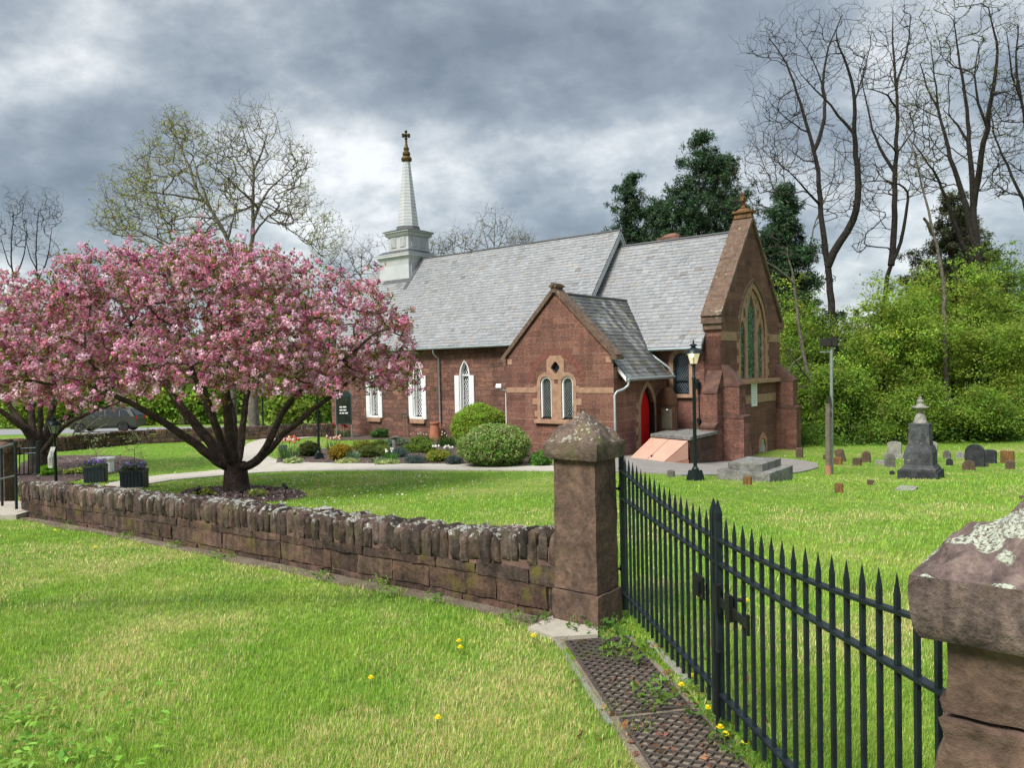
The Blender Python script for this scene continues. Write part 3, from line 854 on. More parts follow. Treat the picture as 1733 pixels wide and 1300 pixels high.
for ya, yb in ((CY0+.02, EWc-1.44), (EWc+1.44, CY1-.02)):
    mb = MB(); mb.panel([(ya, 2.55), (yb, 2.55), (yb, 2.85), (ya, 2.85)], [], lambda p, d: F(p, d-.005), 0, .01); part('string_course', mb, M['trim_stone'], CH, True)
mb = MB(); o = open_arch(EWc, 2.6, 3.04, 2.75, 4.84); i = open_arch(EWc, 2.6, 2.86, 2.75, 4.72); mb.ring(o, i, F, .07, 0)
part('hood_mould', mb, M['coping_stone'], CH, True)
mb = MB(); mb.box((CX1+.012, EWc-.02, .62), (.03, .56, .92)); pl = part('plaque', mb, M['white'], CH, True)
mb = MB()
for k in range(9):
    w = (.3, .4, .42, .36, .42, .4, .44, .38, .25)[k]
    mb.box((CX1+.029, EWc-.02, .99-k*.088), (.004, w, .03 if k else .05))
part('inscription', mb, simple('faded_lettering', (.45, .46, .44), .8), pl, True)
for y in (5.85, 7.52):
    mb = MB(); inset_ring(mb, y, -1.95, .6, -1.42, -1.08, .05, F, -.05, .2, .06); mb.box((CX1-.12, y, -1.5), (.04, .035, .9)); 
    win = part('cellar_window', mb, M['white'], CH, True)
    mb = MB(); arch_face(mb, y, -1.95, .6, -1.42, -1.08, F, .2); part('pane', mb, M['grey_white'], win, True)
    mb = MB(); o = open_arch(y, -1.95, .9, -1.42, -.86); i = open_arch(y, -1.95, .6, -1.42, -1.08); mb.ring(o, i, F, .012, .05); part('surround', mb, M['cellar_pink_d'], win, True)
mb = MB(); mb.box((CX1-.02, 5.9+.55, -.3), (.06, .12, 1.5)); part('vent_slot', mb, M['black'], CH, True) if False else None
# chimney behind the chancel ridge
mb = MB(); mb.box((-1.95, 8.3, 6.1), (.85, .7, 1.6)); mb.box((-1.95, 8.3, 6.95), (1.0, .85, .12)); mb.box((-1.95, 8.3, 7.09), (.75, .6, .16), top=(.5, .5))
part('chimney', mb, M['nave_stone'], CH, True)
# floodlight on the porch's west corner
mb = MB(); mb.bar((PX0, 0, .98), (PX0-.18, -.15, 1.0), .04); mb.box((PX0-.2, -.18, 1.12), (.18, .1, .15), rz=.5, rx=-.5); part('floodlight', mb, M['zinc'], CH, True)

# ---- belfry and spire
BX, BY = -15.75, RY
mb = MB()
W = [(.88, 5.2), (.84, 6.35), (.8, 7.0), (.84, 7.3), (.9, 7.42)]
s2 = math.sqrt(2)
mb.lathe([(w*s2, z) for w, z in W], (BX-.24, BY, 0), 4, PI/4, (1.28, 1))
for i in range(5):
    for ax in range(2):
        for sg in (-1, 1):
            t = -.62+i*.31
        c = (BX-.24+t*1.3, BY+sg*.825, 6.7) if ax == 0 else (BX-.24+sg*1.06, BY+t, 6.7)
        mb.box(c, (.06, .03, 1.1) if ax == 0 else (.03, .06, 1.1))
bel = part('belfry', mb, M['grey_white'], CH, True)
mb = MB(); mb.box((BX-.22, BY, 7.47), (2.4, 1.95, .1)); mb.box((BX-.22, BY, 7.55), (2.44, 1.98, .05)); mb.box((BX, BY, 8.6), (1.68, 1.68, .08)); mb.box((BX, BY, 8.68), (1.82, 1.82, .07))
mb.lathe([(.78*s2, 8.46), (.86*s2, 8.57)], (BX, BY, 0), 4, PI/4)
part('cornice', mb, M['grey_white'], bel, True)
mb = MB(); mb.lathe([(.96*s2, 7.58), (.76*s2, 7.74)], (BX-.18, BY, 0), 4, PI/4, (1.2, 1)); mb.lathe([(.95*s2, 8.72), (.58*s2, 8.84)], (BX, BY, 0), 4, PI/4); mb.lathe([(.66, 8.82), (.6, 9.0)], (BX, BY, 0), 8, PI/8)
for sg in (1,):
    h = RY-2.86
    a = np.array((BX+.9, RY, NR+.05)); b = np.array((BX+.9, RY-1.35, NR-1.35*nave_s+.06)); w = np.array((.22, 0, 0)); mb.add([a, b, b+w, a+w], [(0, 1, 2, 3)])
    a = np.array((BX-.9, RY-.86, NR-.86*nave_s+.05)); b = np.array((BX+1.1, RY-.86, NR-.86*nave_s+.05)); w = np.array((0, -.16, -.16*nave_s)); mb.add([a, b, b+w, a+w], [(0, 1, 2, 3)])
part('belfry_flashing', mb, M['lead'], bel, True)
mb = MB(); mb.lathe([(.72*s2, 7.76), (.72*s2, 8.46)], (BX, BY, 0), 4, PI/4); part('upper_stage', mb, M['grey_white'], bel, True)
for ax in range(2):
    for sg in (-1, 1):
        for t in (-.33, .33):
            mb = MB()
            for k in range(9):
                z = 7.93+k*.055; d = .735
                if ax == 0: mb.box((BX+t, BY+sg*d, z), (.36, .04, .045), rx=sg*.5)
                else: mb.box((BX+sg*d, BY+t, z), (.04, .36, .045))
            part('louvre', mb, M['grey_white'], bel, True)
mb = MB()
N = 20
for k in range(N):
    f0, f1 = k/N, (k+1)/N
    r0 = .56+(.165-.56)*f0; r1 = .56+(.165-.56)*f1
    mb.lathe([(r0+.006, 8.965+3.36*f0), (r0+.02, 8.97+3.36*f0), (r1+.008, 8.98+3.36*f1), (r1-.01, 8.98+3.36*f1)], (BX, BY, 0), 8, PI/8)
part('spire', mb, M['grey_white'], bel, True)
mb = MB()
mb.lathe([(.17, 12.3), (.26, 12.36), (.28, 12.45), (.22, 12.56), (.15, 12.6), (.2, 12.66), (.2, 12.75), (.13, 12.85), (.13, 12.9), (.15, 12.98), (.09, 13.08), (.05, 13.3), (.07, 13.33), (.05, 13.4)], (BX, BY, 0), 12)
mb.box((BX, BY, 13.62), (.07, .07, .5)); mb.box((BX, BY, 13.64), (.44, .06, .08)); mb.box((BX, BY, 13.64), (.06, .44, .08))
for d in ((.2, 0, 0), (-.2, 0, 0), (0, 0, .2), (0, 0, -.16), (0, .2, 0), (0, -.2, 0)):
    mb.box((BX+d[0], BY+d[1], 13.64+d[2]), (.1, .1, .1))
part('finial_cross', mb, M['gold'], bel, True)
# ------------------------------------------------------------------ terrain and sheets
def axis_lines(a, b, fine, lo, hi, grow=1.12):
    L = list(np.arange(lo, hi, fine)); s = fine; x = hi
    while x < b: L.append(x); s *= grow; x += s
    L.append(b); s = fine; x = lo-fine
    while x > a: L.insert(0, x); s *= grow; x -= s
    L.insert(0, a); return np.array(L)
XS = axis_lines(-220, 220, .5, -22, 24); YS = np.unique(np.concatenate([axis_lines(-14, 420, .4, -2, 46), KX[1:10]]))
gx, gy = np.meshgrid(XS, YS)
zz = gz(gx, gy)
V = np.stack([gx.ravel(), gy.ravel(), zz.ravel()], 1)
nx, ny = len(XS), len(YS)
i = np.arange(nx*ny).reshape(ny, nx)
Fq = np.stack([i[:-1, :-1].ravel(), i[:-1, 1:].ravel(), i[1:, 1:].ravel(), i[1:, :-1].ravel()], 1)
M['lawn'] = None
def lawnmat():
    m, t, b = newmat('lawn_turf'); o = t.obj()
    n1 = t.noise(o, .45, 4, .6); n2 = t.noise(o, 30, 4, .7); n3 = t.noise(o, 6, 4, .6)
    g = t.ramp(n3, (.3, (.08, .17, .012)), (.6, (.17, .31, .022)), (.8, (.28, .38, .05)))
    s = t.ramp(n3, (.3, (.24, .28, .05)), (.7, (.46, .42, .17)))
    c = t.mix(t.ramp(n1, (.48, (0, 0, 0)), (.68, (.75, .75, .75))), g, s)
    c = t.mix(.7, c, t.ramp(n2, (.25, (.35, .35, .35)), (.75, (1.2, 1.2, 1.2))), 'MULTIPLY')
    setc(t, b, c, .95, nrm=t.bump(n2, .9, .03)); return m
lawn = link('lawn', np_mesh('lawn', V, Fq, None, True), lawnmat()); tag(lawn, 'green spring lawn with paler dry patches around the church', 'lawn', kind='structure')

def inpoly(x, y, poly):
    x = np.asarray(x); y = np.asarray(y); r = np.zeros(x.shape, bool); n = len(poly)
    for k in range(n):
        (x1, y1), (x2, y2) = poly[k], poly[(k+1) % n]
        if y1 == y2: continue
        c = ((y1 > y) != (y2 > y)) & (x < (x2-x1)*(y-y1)/(y2-y1)+x1)
        r ^= c
    return r
NOGRASS = []
def sheet(name, pix, mat, label, cat, dz, world=False, nograss=True, smoothn=1):
    P = [tuple(p) for p in pix] if world else [tuple(ground(*q)[:2]) for q in pix]
    for _ in range(smoothn):                                     # round the outline
        P = [q for k in range(len(P)) for q in ((.75*P[k][0]+.25*P[(k+1) % len(P)][0], .75*P[k][1]+.25*P[(k+1) % len(P)][1]), (.25*P[k][0]+.75*P[(k+1) % len(P)][0], .25*P[k][1]+.75*P[(k+1) % len(P)][1]))]
    if nograss: NOGRASS.append(P)
    xs = [p[0] for p in P]; ys = [p[1] for p in P]
    bm = bmesh.new()
    vs = [bm.verts.new((x, y, 0)) for x, y in P]
    es = [bm.edges.new((vs[k], vs[(k+1) % len(vs)])) for k in range(len(vs))]
    bmesh.ops.triangle_fill(bm, use_beauty=True, edges=es)
    for _ in range(5):
        L = [e for e in bm.edges if e.calc_length() > .7]
        if not L: break
        bmesh.ops.subdivide_edges(bm, edges=L, cuts=1)
        bmesh.ops.triangulate(bm, faces=bm.faces)
    for v in bm.verts: v.co.z = float(gz(v.co.x, v.co.y))+dz
    bmesh.ops.recalc_face_normals(bm, faces=bm.faces)
    if sum(f.normal.z for f in bm.faces) < 0: bmesh.ops.reverse_faces(bm, faces=bm.faces)
    # skirt so that the edge is a real step
    r = bmesh.ops.extrude_edge_only(bm, edges=[e for e in bm.edges if e.is_boundary])
    for v in [g for g in r['geom'] if isinstance(g, bmesh.types.BMVert)]: v.co.z -= dz+.08
    me = bpy.data.meshes.new(name); bm.to_mesh(me); bm.free()
    o = link(name, me, mat); return tag(o, label, cat, kind='structure')
sheet('front_path', [(160, 824), (250, 807), (375, 797), (462, 783), (600, 786), (760, 787), (940, 787), (1010, 789), (1010, 802), (940, 798), (760, 797), (600, 797), (470, 799), (380, 806), (258, 817), (235, 832)], M['concrete'], 'pale concrete path curving from the gate past the flower bed', 'path', .03)
sheet('church_path', [(428, 799), (478, 783), (446, 770), (440, 758), (490, 745), (566, 738), (566, 731), (480, 739), (422, 748), (408, 765), (410, 787)], M['concrete'], 'pale concrete path leading to the west front of the church', 'path', .034)
sheet('apron', [(995, 802), (1000, 790), (1040, 766), (1100, 752), (1210, 770), (1345, 778), (1398, 789), (1340, 803), (1180, 809), (1075, 800)], M['paving'], 'concrete paving along the side of the church', 'path', .038)
sheet('garden_bed', [(462, 786), (476, 771), (520, 762), (600, 757), (690, 742), (720, 728), (868, 735), (900, 762), (945, 785), (760, 786), (600, 785)], M['mulch'], 'mulched flower bed under the church wall', 'flower bed', .026)
sheet('corner_bed', [(548, 745), (570, 734), (690, 726), (720, 733), (690, 742), (600, 746)], M['mulch'], 'mulched strip of bed at the church corner', 'flower bed', .022)
sheet('cherry_bed', [(300, 838), (320, 828), (400, 822), (480, 826), (525, 836), (500, 848), (400, 852), (320, 848)], M['mulch'], 'ring of mulch around the cherry trunk', 'flower bed', .024)
sheet('gate_bed', [(20, 812), (40, 775), (150, 770), (245, 775), (250, 792), (160, 806), (60, 832)], M['mulch'], 'mulch bed below the second cherry', 'flower bed', .02)
# street beyond the far wall
sheet('road', [(-75, 52), (-20, 47.5), (2, 47), (2, 52), (-18, 58), (-75, 66)], M['asphalt'], 'grey street beyond the far garden wall', 'road', .03, True, smoothn=0)

# ------------------------------------------------------------------ front stone wall
PE1 = np.array([-.775, .632]); PE2 = np.array([.632, .775])        # along and across the wall
PC = np.array([.535, 4.98])                                       # near corner of the gate pillar
W0 = PC+PE1*.36+PE2*.02; W1 = ground(34, 874)[:2]
wd = (W1-W0); WL = float(np.hypot(*wd)); wd = wd/WL; wn = np.array([wd[1], -wd[0]])
if wn[1] < 0: wn = -wn
TH = .34
wz = math.atan2(wd[1], wd[0])
def wall_stones(cope, body, A, d, n, L, H, rng, th=TH, cw=(.085, .15), ch=.235, sweep=True, nn=4):
    az = math.atan2(d[1], d[0])
    def hh(s): return H+(.075*math.exp(-(s/.55)**2) if sweep else 0)
    s = .02; k = 0
    def tint(a=.28):
        g_ = math.exp(rng.normal(-.05, a)); return (g_*rng.uniform(.92, 1.1), g_, g_*rng.uniform(.88, 1.08))
    while s < L:
        w = rng.uniform(*cw); big = k % 2
        c = A+d*(s+w/2); h = ch+rng.uniform(-.03, .03)
        z = gz(*(A+d*(s+w/2)))
        top = z+hh(s)+rng.uniform(-.012, .012)
        dep = th*rng.uniform(.9, 1.06) if rng.random() < .6 else th*rng.uniform(.55, .75)
        off = (th-dep)/2*-1+rng.uniform(-.015, .01)
        p = c+n*(th/2+off)
        peak = rng.uniform(.02, .05)
        cope.col = tint()
        def topf(w_, v, peak=peak, sl=rng.uniform(-.02, .03)):
            if v.z > .2: w_ = Vector((w_.x, w_.y, w_.z+peak*(1-abs(v.x))-peak*.5 + sl*v.y))
            return w_
        cope.rough((p[0], p[1], top-h/2), (w*1.0, dep, h), rz=az, n=nn, amp=.016, freq=11, rnd=.45, seed=rng.random()*50, top=topf)
        if rng.random() < .55 and dep < th*.8:                    # a second stone behind
            p2 = c+n*(th*.72); cope.rough((p2[0], p2[1], top-h/2+rng.uniform(-.01, .03)), (w*1.6, th*.55, h), rz=az, n=nn, amp=.016, freq=8, rnd=.5, seed=rng.random()*50)
        s += w+.002; k += 1
    hb = [0]; 
    z0 = -.12
    courses = [(-.14, .06), (.065, .225), (.23, H-ch+.01)]
    for lo, hi in courses:
        top_c = hi > .3
        s = -rng.random()*.3
        while s < L:
            w = rng.uniform(.26, .62)
            sa, sb = max(s, 0), min(L, s+w-.012); s += w
            if sb-sa < .06: continue
            c = A+d*((sa+sb)/2)+n*(th/2+rng.uniform(-.008, .008)); z = gz(*(A+d*((sa+sb)/2)))
            hi2 = hi+(hh((sa+sb)/2)-H if top_c else 0)
            za = gz(*(A+d*sa)); zb = gz(*(A+d*sb)); tilt = math.atan2(zb-za, sb-sa)
            Mx = Matrix.Rotation(az, 3, 'Z') @ Matrix.Rotation(-tilt, 3, 'Y')
            body.col = tint(.2)
            body.rough((c[0], c[1], z+(lo+hi2)/2), (sb-sa+.006, th-.02, hi2-lo-.006), n=7, amp=.012, freq=8, rnd=.05, seed=rng.random()*50, M=Mx)
def mortar_core(mb, A, d, n, L, H, th, seg=24):
    for k in range(seg):
        a = A+d*(L*k/seg); b = A+d*(L*(k+1)/seg); za, zb = gz(*a), gz(*b)
        v = []
        for p, z in ((a, za), (b, zb)):
            for off in (.026, th-.026):
                q = p+n*off; v += [(q[0], q[1], z-.25), (q[0], q[1], z+H)]
        mb.add(v, [(0, 1, 5, 4), (2, 6, 7, 3), (1, 3, 7, 5)])
rng = np.random.default_rng(11)
fw = thing('stone_wall', G(*(W0+wd*WL/2)), 'long low brownstone wall between lawn and churchyard, topped by upright lichen-covered stones', 'wall')
cope, body, core = MB(), MB(), MB()
wall_stones(cope, body, W0-wd*.03, wd, wn, WL+.03, .53, rng, cw=(.075, .13))
mortar_core(core, W0, wd, wn, WL, .5, TH)
part('coping', cope, M['wall_stone'], fw, smooth=True); part('masonry', body, M['wall_block'], fw, smooth=True); part('mortar', core, M['mortar'], fw)
wl = [tuple(W0-wn*.04), tuple(W1-wn*.04), tuple(W1+wn*(TH+.02)), tuple(W0+wn*(TH+.02))]; NOGRASS.append(wl)
dn = [W0+wd*t-wn*(.12+.14*vnoise(t, 1, 1.3, 4)) for t in np.linspace(-.3, WL-.2, 30)]
sheet('dirt_strip', [tuple(W0-wd*.2+wn*.05), tuple(W1+wn*.05)]+[tuple(p) for p in dn[::-1]], M['dirt'], 'strip of bare earth at the foot of the front wall', 'earth', .012, True); DIRT = NOGRASS.pop()
# far garden wall
FW = [ground(*q)[:2] for q in ((-60, 776), (112, 764), (235, 752), (330, 748), (420, 745), (566, 739))]
f2 = thing('garden_wall', G(*FW[3]), 'low brownstone wall at the far side of the churchyard, in front of the street', 'wall')
cope, body = MB(), MB(); rng = np.random.default_rng(12)
for a, b in zip(FW[:-1], FW[1:]):
    L = float(np.hypot(*(b-a))); d = (b-a)/L; n = np.array([-d[1], d[0]]); n = n if n[1] > 0 else -n
    wall_stones(cope, body, a, d, n, L, .62, rng, cw=(.16, .26), sweep=False, nn=2)
part('coping', cope, M['wall_block'], f2, smooth=True); part('masonry', body, M['wall_block'], f2, smooth=True)

# ------------------------------------------------------------------ gate pillars
def pillar(name, corner, h_eave, w1, w2, plinth, mat, capmat, label, cap_h, N, seed, taper=.96, ov=.045, amp=1.0, cexp=.82, sk=.055):
    """corner: nearest corner; w1 along PE1, w2 along PE2"""
    ctr = corner+PE1*w1/2+PE2*w2/2
    z = float(gz(*ctr)); az = math.atan2(-PE1[1], -PE1[0])
    t = thing(name, (ctr[0], ctr[1], z), label, 'gate pillar')
    mb = MB()
    tp = lambda w, v: Vector((w.x*(1-(1-taper)*(v.z+1)/2), w.y*(1-(1-taper)*(v.z+1)/2), w.z))
    if plinth:
        mb.rough((ctr[0], ctr[1], z+plinth/2-.1), (w1+.02, w2+.02, plinth+.2), rz=az, n=14, amp=.008, freq=9, rnd=.08, seed=seed)
        p0 = plinth
    else: p0 = -.1
    if plinth: mb.rough((ctr[0], ctr[1], z+(p0+h_eave)/2), (w1-.01, w2-.01, h_eave-p0), rz=az, n=20, amp=.005, freq=11, rnd=.05, seed=seed+3, top=tp)
    else:
        hs = [-.15, .5, .985, h_eave]
        for k in range(3):
            a = .032 if k == 1 else .006
            mb.rough((ctr[0], ctr[1], z+(hs[k]+hs[k+1])/2), (w1+(.02 if k == 1 else -.01), w2+(.02 if k == 1 else -.01), hs[k+1]-hs[k]-.008), rz=az, n=34, amp=a, freq=6, rnd=.1 if k == 1 else .05, seed=seed+k)
    part('shaft', mb, mat, t, smooth=True)
    # cap: hewn block with a rough, roughly pyramidal top
    idx = []; vs = []; fs = []
    W1, W2 = w1*taper+2*ov, w2*taper+2*ov
    R = Matrix.Rotation(az, 3, 'Z')
    def nz(x, y, s):
        return mnoise.noise(Vector((x*s+seed, y*s, seed*2)))
    for j in range(N+1):
        for i_ in range(N+1):
            x = -1+2*i_/N; y = -1+2*j/N
            mm = max(abs(x), abs(y)); sm = (abs(x)**6+abs(y)**6)**(1/6)
            hgt = cap_h*(1-min(1, sm))**cexp if sm < 1 else 0
            X, Y = x*W1/2, y*W2/2
            ed = min(1, (1-mm)*5)
            rid = 1-abs(nz(X*1.0+Y*.8, Y-X*.5, 9))*2
            hgt += amp*ed*(.055*nz(X, Y, 5)+.03*nz(X, Y, 13)+.012*nz(X, Y, 34)+.02*rid)
            jx = amp*.008*nz(X+3, Y, 9)*(1 if mm > .98 else .4); jy = amp*.008*nz(X, Y+7, 9)
            vs.append((X+jx, Y+jy, sk+max(hgt, -.01)))
    for j in range(N):
        for i_ in range(N):
            a = j*(N+1)+i_; fs.append((a, a+1, a+N+2, a+N+1))
    ringi = [i_ for i_ in range(N+1)]+[(j)*(N+1)+N for j in range(1, N+1)]+[N*(N+1)+i_ for i_ in range(N-1, -1, -1)]+[j*(N+1) for j in range(N-1, 0, -1)]
    base = len(vs)
    for lev, (zz_, k) in enumerate(((sk*.55, 1.008), (-.0, 1.0), (-.035, .985), (-.06, .93))):
        for r in ringi:
            x, y, q = vs[r]; e = amp*.007*mnoise.noise(Vector((x*16, y*16, lev*3+seed)))
            vs.append((x*(k+e), y*(k+e), zz_))
    m_ = len(ringi); prev = ringi
    for lev in range(4):
        cur = [base+lev*m_+k for k in range(m_)]
        fs += [(prev[k], prev[(k+1) % m_], cur[(k+1) % m_], cur[k]) for k in range(m_)]
        prev = cur
    fs.append(tuple(prev))
    mb = MB(); mb.add([tuple(R @ Vector(p)+Vector((ctr[0], ctr[1], z+h_eave+.06))) for p in vs], fs)
    part('cap', mb, capmat, t, smooth=True)
    NOGRASS.append([tuple(ctr+PE1*sx*w1*.52+PE2*sy*w2*.52) for sx, sy in ((-1, -1), (1, -1), (1, 1), (-1, 1))])
    return t
pillar('gate_pillar', PC, 1.135, .36, .285, .24, M['pillar'], M['pillar_cap'], 'squat brownstone gate pillar with rough pyramid cap at the end of the long low wall', .185, 44, 4.0)
RPC = at(1586, 1120, 1.74)[:2]+np.array([-.002, -.02])
# the near pillar's shown face runs to the right and towards the camera: its near corner is further along
rw1, rw2 = .44, .42
pillar('gate_pillar', RPC-PE1*rw1, 1.165, rw1, rw2, 0, M['pillar'], M['pillar_cap2'], 'massive near gate pillar of purplish stone with large pale lichen rings on its cap', .14, 110, 9.0, 1.0, .05, .95, .95, .085)

# ------------------------------------------------------------------ the double iron gate
GA0 = np.array([.74, 5.27]); GB0 = np.array([1.18, 1.98]); gd = GB0-GA0; GL = float(np.hypot(*gd)); gd /= GL
gn = np.array([gd[1], -gd[0]])
half = GL/2
def gtop(s): return 1.079+.117*(abs(s-half)/half)**2
def leaf(s0, s1, label, hinge):
    p = GA0+gd*(s0 if hinge == 0 else s1)
    t = thing('gate_leaf', (p[0], p[1], 0), label, 'iron gate', 'leaves of the iron gate')
    P = lambda s, z, o=0.0: (float(GA0[0]+gd[0]*s+gn[0]*o), float(GA0[1]+gd[1]*s+gn[1]*o), z)
    az = math.atan2(gd[1], gd[0])
    n = 17; L = s1-s0
    for s, ht in ((s0+.022, None), (s1-.022, None)):
        mb = MB(); zt = gtop(s)+.008
        c = P(s, 0)
        mb.box((c[0], c[1], (.1+zt)/2), (.031, .031, zt-.1), rz=az); mb.box((c[0], c[1], zt+.03), (.031, .031, .06), rz=az, top=(.12, .12))
        part('post', mb, M['iron'], t)
    for k in range(n):
        s = s0+.05+(L-.1)*(k+.72)/(n+.44); zt = gtop(s); mb = MB(); c = P(s, 0)
        b = .125+random.uniform(-.008, .008)
        zt += random.uniform(-.004, .004); mb.box((c[0], c[1], (b+zt-.065)/2), (.015, .015, zt-.065-b), rz=az)
        mb.box((c[0], c[1], zt-.0325), (.015, .015, .065), rz=az, top=(.08, .08))
        part('picket', mb, M['iron'], t)
    for f in (lambda s: gtop(s)-.117, lambda s: .849+.033*((s-half)/half)**2, lambda s: .225):
        mb = MB(); N = 14
        for k in range(N):
            a, b = s0+L*k/N, s0+L*(k+1)/N
            mb.bar(P(a, f(a)), P(b+.002, f(b)), .034, .012)
        part('rail', mb, M['iron'], t)
    if hinge == 0:
        for z in (.38, .94):
            mb = MB(); q = P(s0, z); mb.bar((q[0], q[1], z), (q[0]-.06, q[1]-.02, z), .014); mb.lathe([(.016, -.02), (.016, .02)], P(s0-.01, z), 8); part('hinge', mb, M['black'], t)
        mb = MB(); q = P(s1-.14, .69, .03); mb.box(q, (.11, .012, .11), rz=az); mb.lathe([(.018, -.03), (.018, .03)], P(s1-.13, .69, .045), 8)
        part('latch_plate', mb, M['black'], t)
    else:
        mb = MB(); mb.bar(P(s0-.02, .685, .022), P(s0+.38, .67, .022), .01, .04); mb.box(P(s0+.2, .69, .03), (.05, .02, .12), rz=az); mb.box(P(s0+.06, .69, .03), (.05, .02, .13), rz=az); mb.box(P(s0+.38, .67, .022), (.012, .014, .09), rz=az)
        for d_ in (.05, .28): mb.tube([P(s0+d_, .75, .02), P(s0+d_+.05, .76, .02)], .009, 6)
        part('latch_bar', mb, M['black'], t)
        mb = MB(); mb.tube([P(s0+.09, .44, .03), P(s0+.055, .45, .03), P(s0+.05, .38, .03), P(s0+.05, .02, .03)], .008, 6); part('drop_bolt', mb, M['black'], t)
leaf(0, half-.004, 'leaf of the iron gate hung on the pillar at the end of the low wall', 0)
leaf(half+.004, GL, 'leaf of the iron gate with the latch bar, nearest the big lichened pillar', 1)

# ------------------------------------------------------------------ worn slab and drain grates along the gate
gl = [ground(*q)[:2] for q in ((940, 1083), (1040, 1078), (1300, 1312), (1085, 1312))]
cs = [ground(*q)[:2] for q in ((893, 1070), (946, 1044), (1012, 1052), (1012, 1082), (938, 1086))]
mb = MB()
z = lambda p, d: (p[0], p[1], float(gz(*p))+d)
cen = sum(cs)/len(cs)
mb.prism([tuple(p) for p in cs], lambda p, d: (p[0], p[1], float(gz(*p))+d), -.05, .03)
single('stone_slab', mb, M['slab_concrete'], 'worn pale slab lying at the foot of the gate pillar', 'slab', G(*cen)); NOGRASS.append([tuple(p) for p in cs])
A = ground(950, 1088)[:2]; ga = np.array([gl[3][0]-gl[0][0], gl[3][1]-gl[0][1]]); gLn = float(np.hypot(*ga)); ga /= gLn; gb = np.array([-ga[1], ga[0]])
if gb[0] < 0: gb = -gb
for k, (s0, L, lab) in enumerate(((.03, .98, 'rusty diamond-mesh drain grate next to the worn slab'), (1.06, 1.25, 'rusty diamond-mesh drain grate half overgrown by weeds, further from the slab'))):
    W = .40; mb = MB(); o = A+ga*s0+gb*(.02+.015*k); bz = float(gz(*o))+.012
    c0 = o+ga*L/2+gb*W/2
    def Pg(a, b, dz=0.0): q = o+ga*a+gb*b; return (q[0], q[1], float(gz(*q))+.014+dz)
    for a0, b0, a1, b1 in ((0, 0, L, 0), (0, W, L, W), (0, 0, 0, W), (L, 0, L, W)): mb.bar(Pg(a0, b0), Pg(a1, b1), .008, .012)
    st = .06
    for sgn, skew in ((1, .62), (-1, .9)):                         # two families of thin bars
        t0 = -L
        while t0 < L+W*2:
            pts = []
            for b in np.linspace(0, W, 24):
                a = t0+sgn*b*skew+(0 if sgn > 0 else .0)
                if 0 <= a <= L: pts.append((a, b))
            if len(pts) > 1: mb.bar(Pg(*pts[0]), Pg(*pts[-1]), .0062, .012)
            t0 += st
    single('drain_grate', mb, M['grate'], lab, 'drain grate', (c0[0], c0[1], bz-.012), 'steel grates along the gate')
gpoly = [tuple(A+ga*a+gb*b) for a, b in ((-.02, -.02), (gLn+.6, -.02), (gLn+.6, .46), (-.02, .46))]
sheet('drain_bed', gpoly, M['drain_soil'], 'bare gritty soil under the drain grates', 'earth', .006, True, smoothn=0)
NOGRASS.pop(); GRATE = gpoly
mb = MB(); ez_ = lambda p: (p[0], p[1], float(gz(*p))+.014); mb.bar(ez_(A-gb*.03-ga*.02), ez_(A-gb*.03+ga*1.1), .03, .012)
mb.bar(ez_(A+gb*.52+ga*.15), ez_(A+gb*.53+ga*.75), .05, .012)
single('edging_stone', mb, M['paving'], 'narrow grey edging strip beside the drain grates', 'edging', G(*(A+ga*.5)))

# ------------------------------------------------------------------ lamp posts
def lamp_post(base, h, label, tall=True, off=False, sc=1.0):
    t = thing('lamp_post', base, label, 'lamp post', 'black lantern posts in the churchyard')
    b = Vector(base); mb = MB()
    if tall:
        mb.box(b+Vector((0, 0, .1)), (.29, .29, .24), top=(.72, .72), rz=.55); mb.lathe([(.075, .2), (.08, .25), (.05, .3)], b, 12)
        part('base', mb, M['lamp_green'], t, smooth=False); mb = MB()
    lz = h-.52*sc
    mb.lathe([(.042*sc, .0 if not tall else .24), (.038*sc, lz-.35), (.046*sc, lz-.33), (.046*sc, lz-.3), (.032*sc, lz-.28), (.032*sc, lz-.05), (.06*sc, lz-.03), (.06*sc, lz)], b, 12)
    part('pole', mb, M['lamp_green'], t, smooth=True)
    mb = MB(); mb.lathe([(.085*sc, lz), (.155*sc, lz+.22*sc)], b, 6, .3)
    gl_ = part('lantern_glass', mb, M['lamp_glass_off'] if off else M['lamp_glass'], t)
    mb = MB()
    for k in range(6):
        a = .3+k*PI/3
        mb.bar(b+Vector((.088*sc*math.cos(a), .088*sc*math.sin(a), lz)), b+Vector((.16*sc*math.cos(a), .16*sc*math.sin(a), lz+.22*sc)), .011)
    mb.lathe([(.19*sc, lz+.22*sc), (.185*sc, lz+.24*sc), (.15*sc, lz+.31*sc), (.09*sc, lz+.34*sc), (.05*sc, lz+.36*sc), (.05*sc, lz+.39*sc), (.085*sc, lz+.4*sc), (.08*sc, lz+.42*sc), (.02*sc, lz+.44*sc), (.012*sc, lz+.52*sc)], b, 14)
    part('lantern_roof', mb, M['lamp_green'], t, smooth=True)
    if not off:
        mb = MB(); mb.lathe([(.02*sc, .14*sc), (.045*sc, .17*sc), (.05*sc, .2*sc), (.02*sc, .225*sc)], b+Vector((-.07*sc, -.13*sc, lz)), 10); part('bulb', mb, M['bulb'], gl_, smooth=True)
    return t
lamp_post(ground(1177, 813), 3.07, 'tall black lantern post, lit, beside the salmon cellar doors')
lamp_post(ground(540, 778), 3.3, 'tall black lantern post standing in the flower bed, its head behind blossom')
lamp_post(ground(456, 738)+np.array([-.3, 0, 0]), 3.2, 'distant black lantern post in front of the far garden wall')
SL = at(95.5, 830, 16.2); sb = (SL[0], 16.2, float(gz(SL[0], 16.2)))
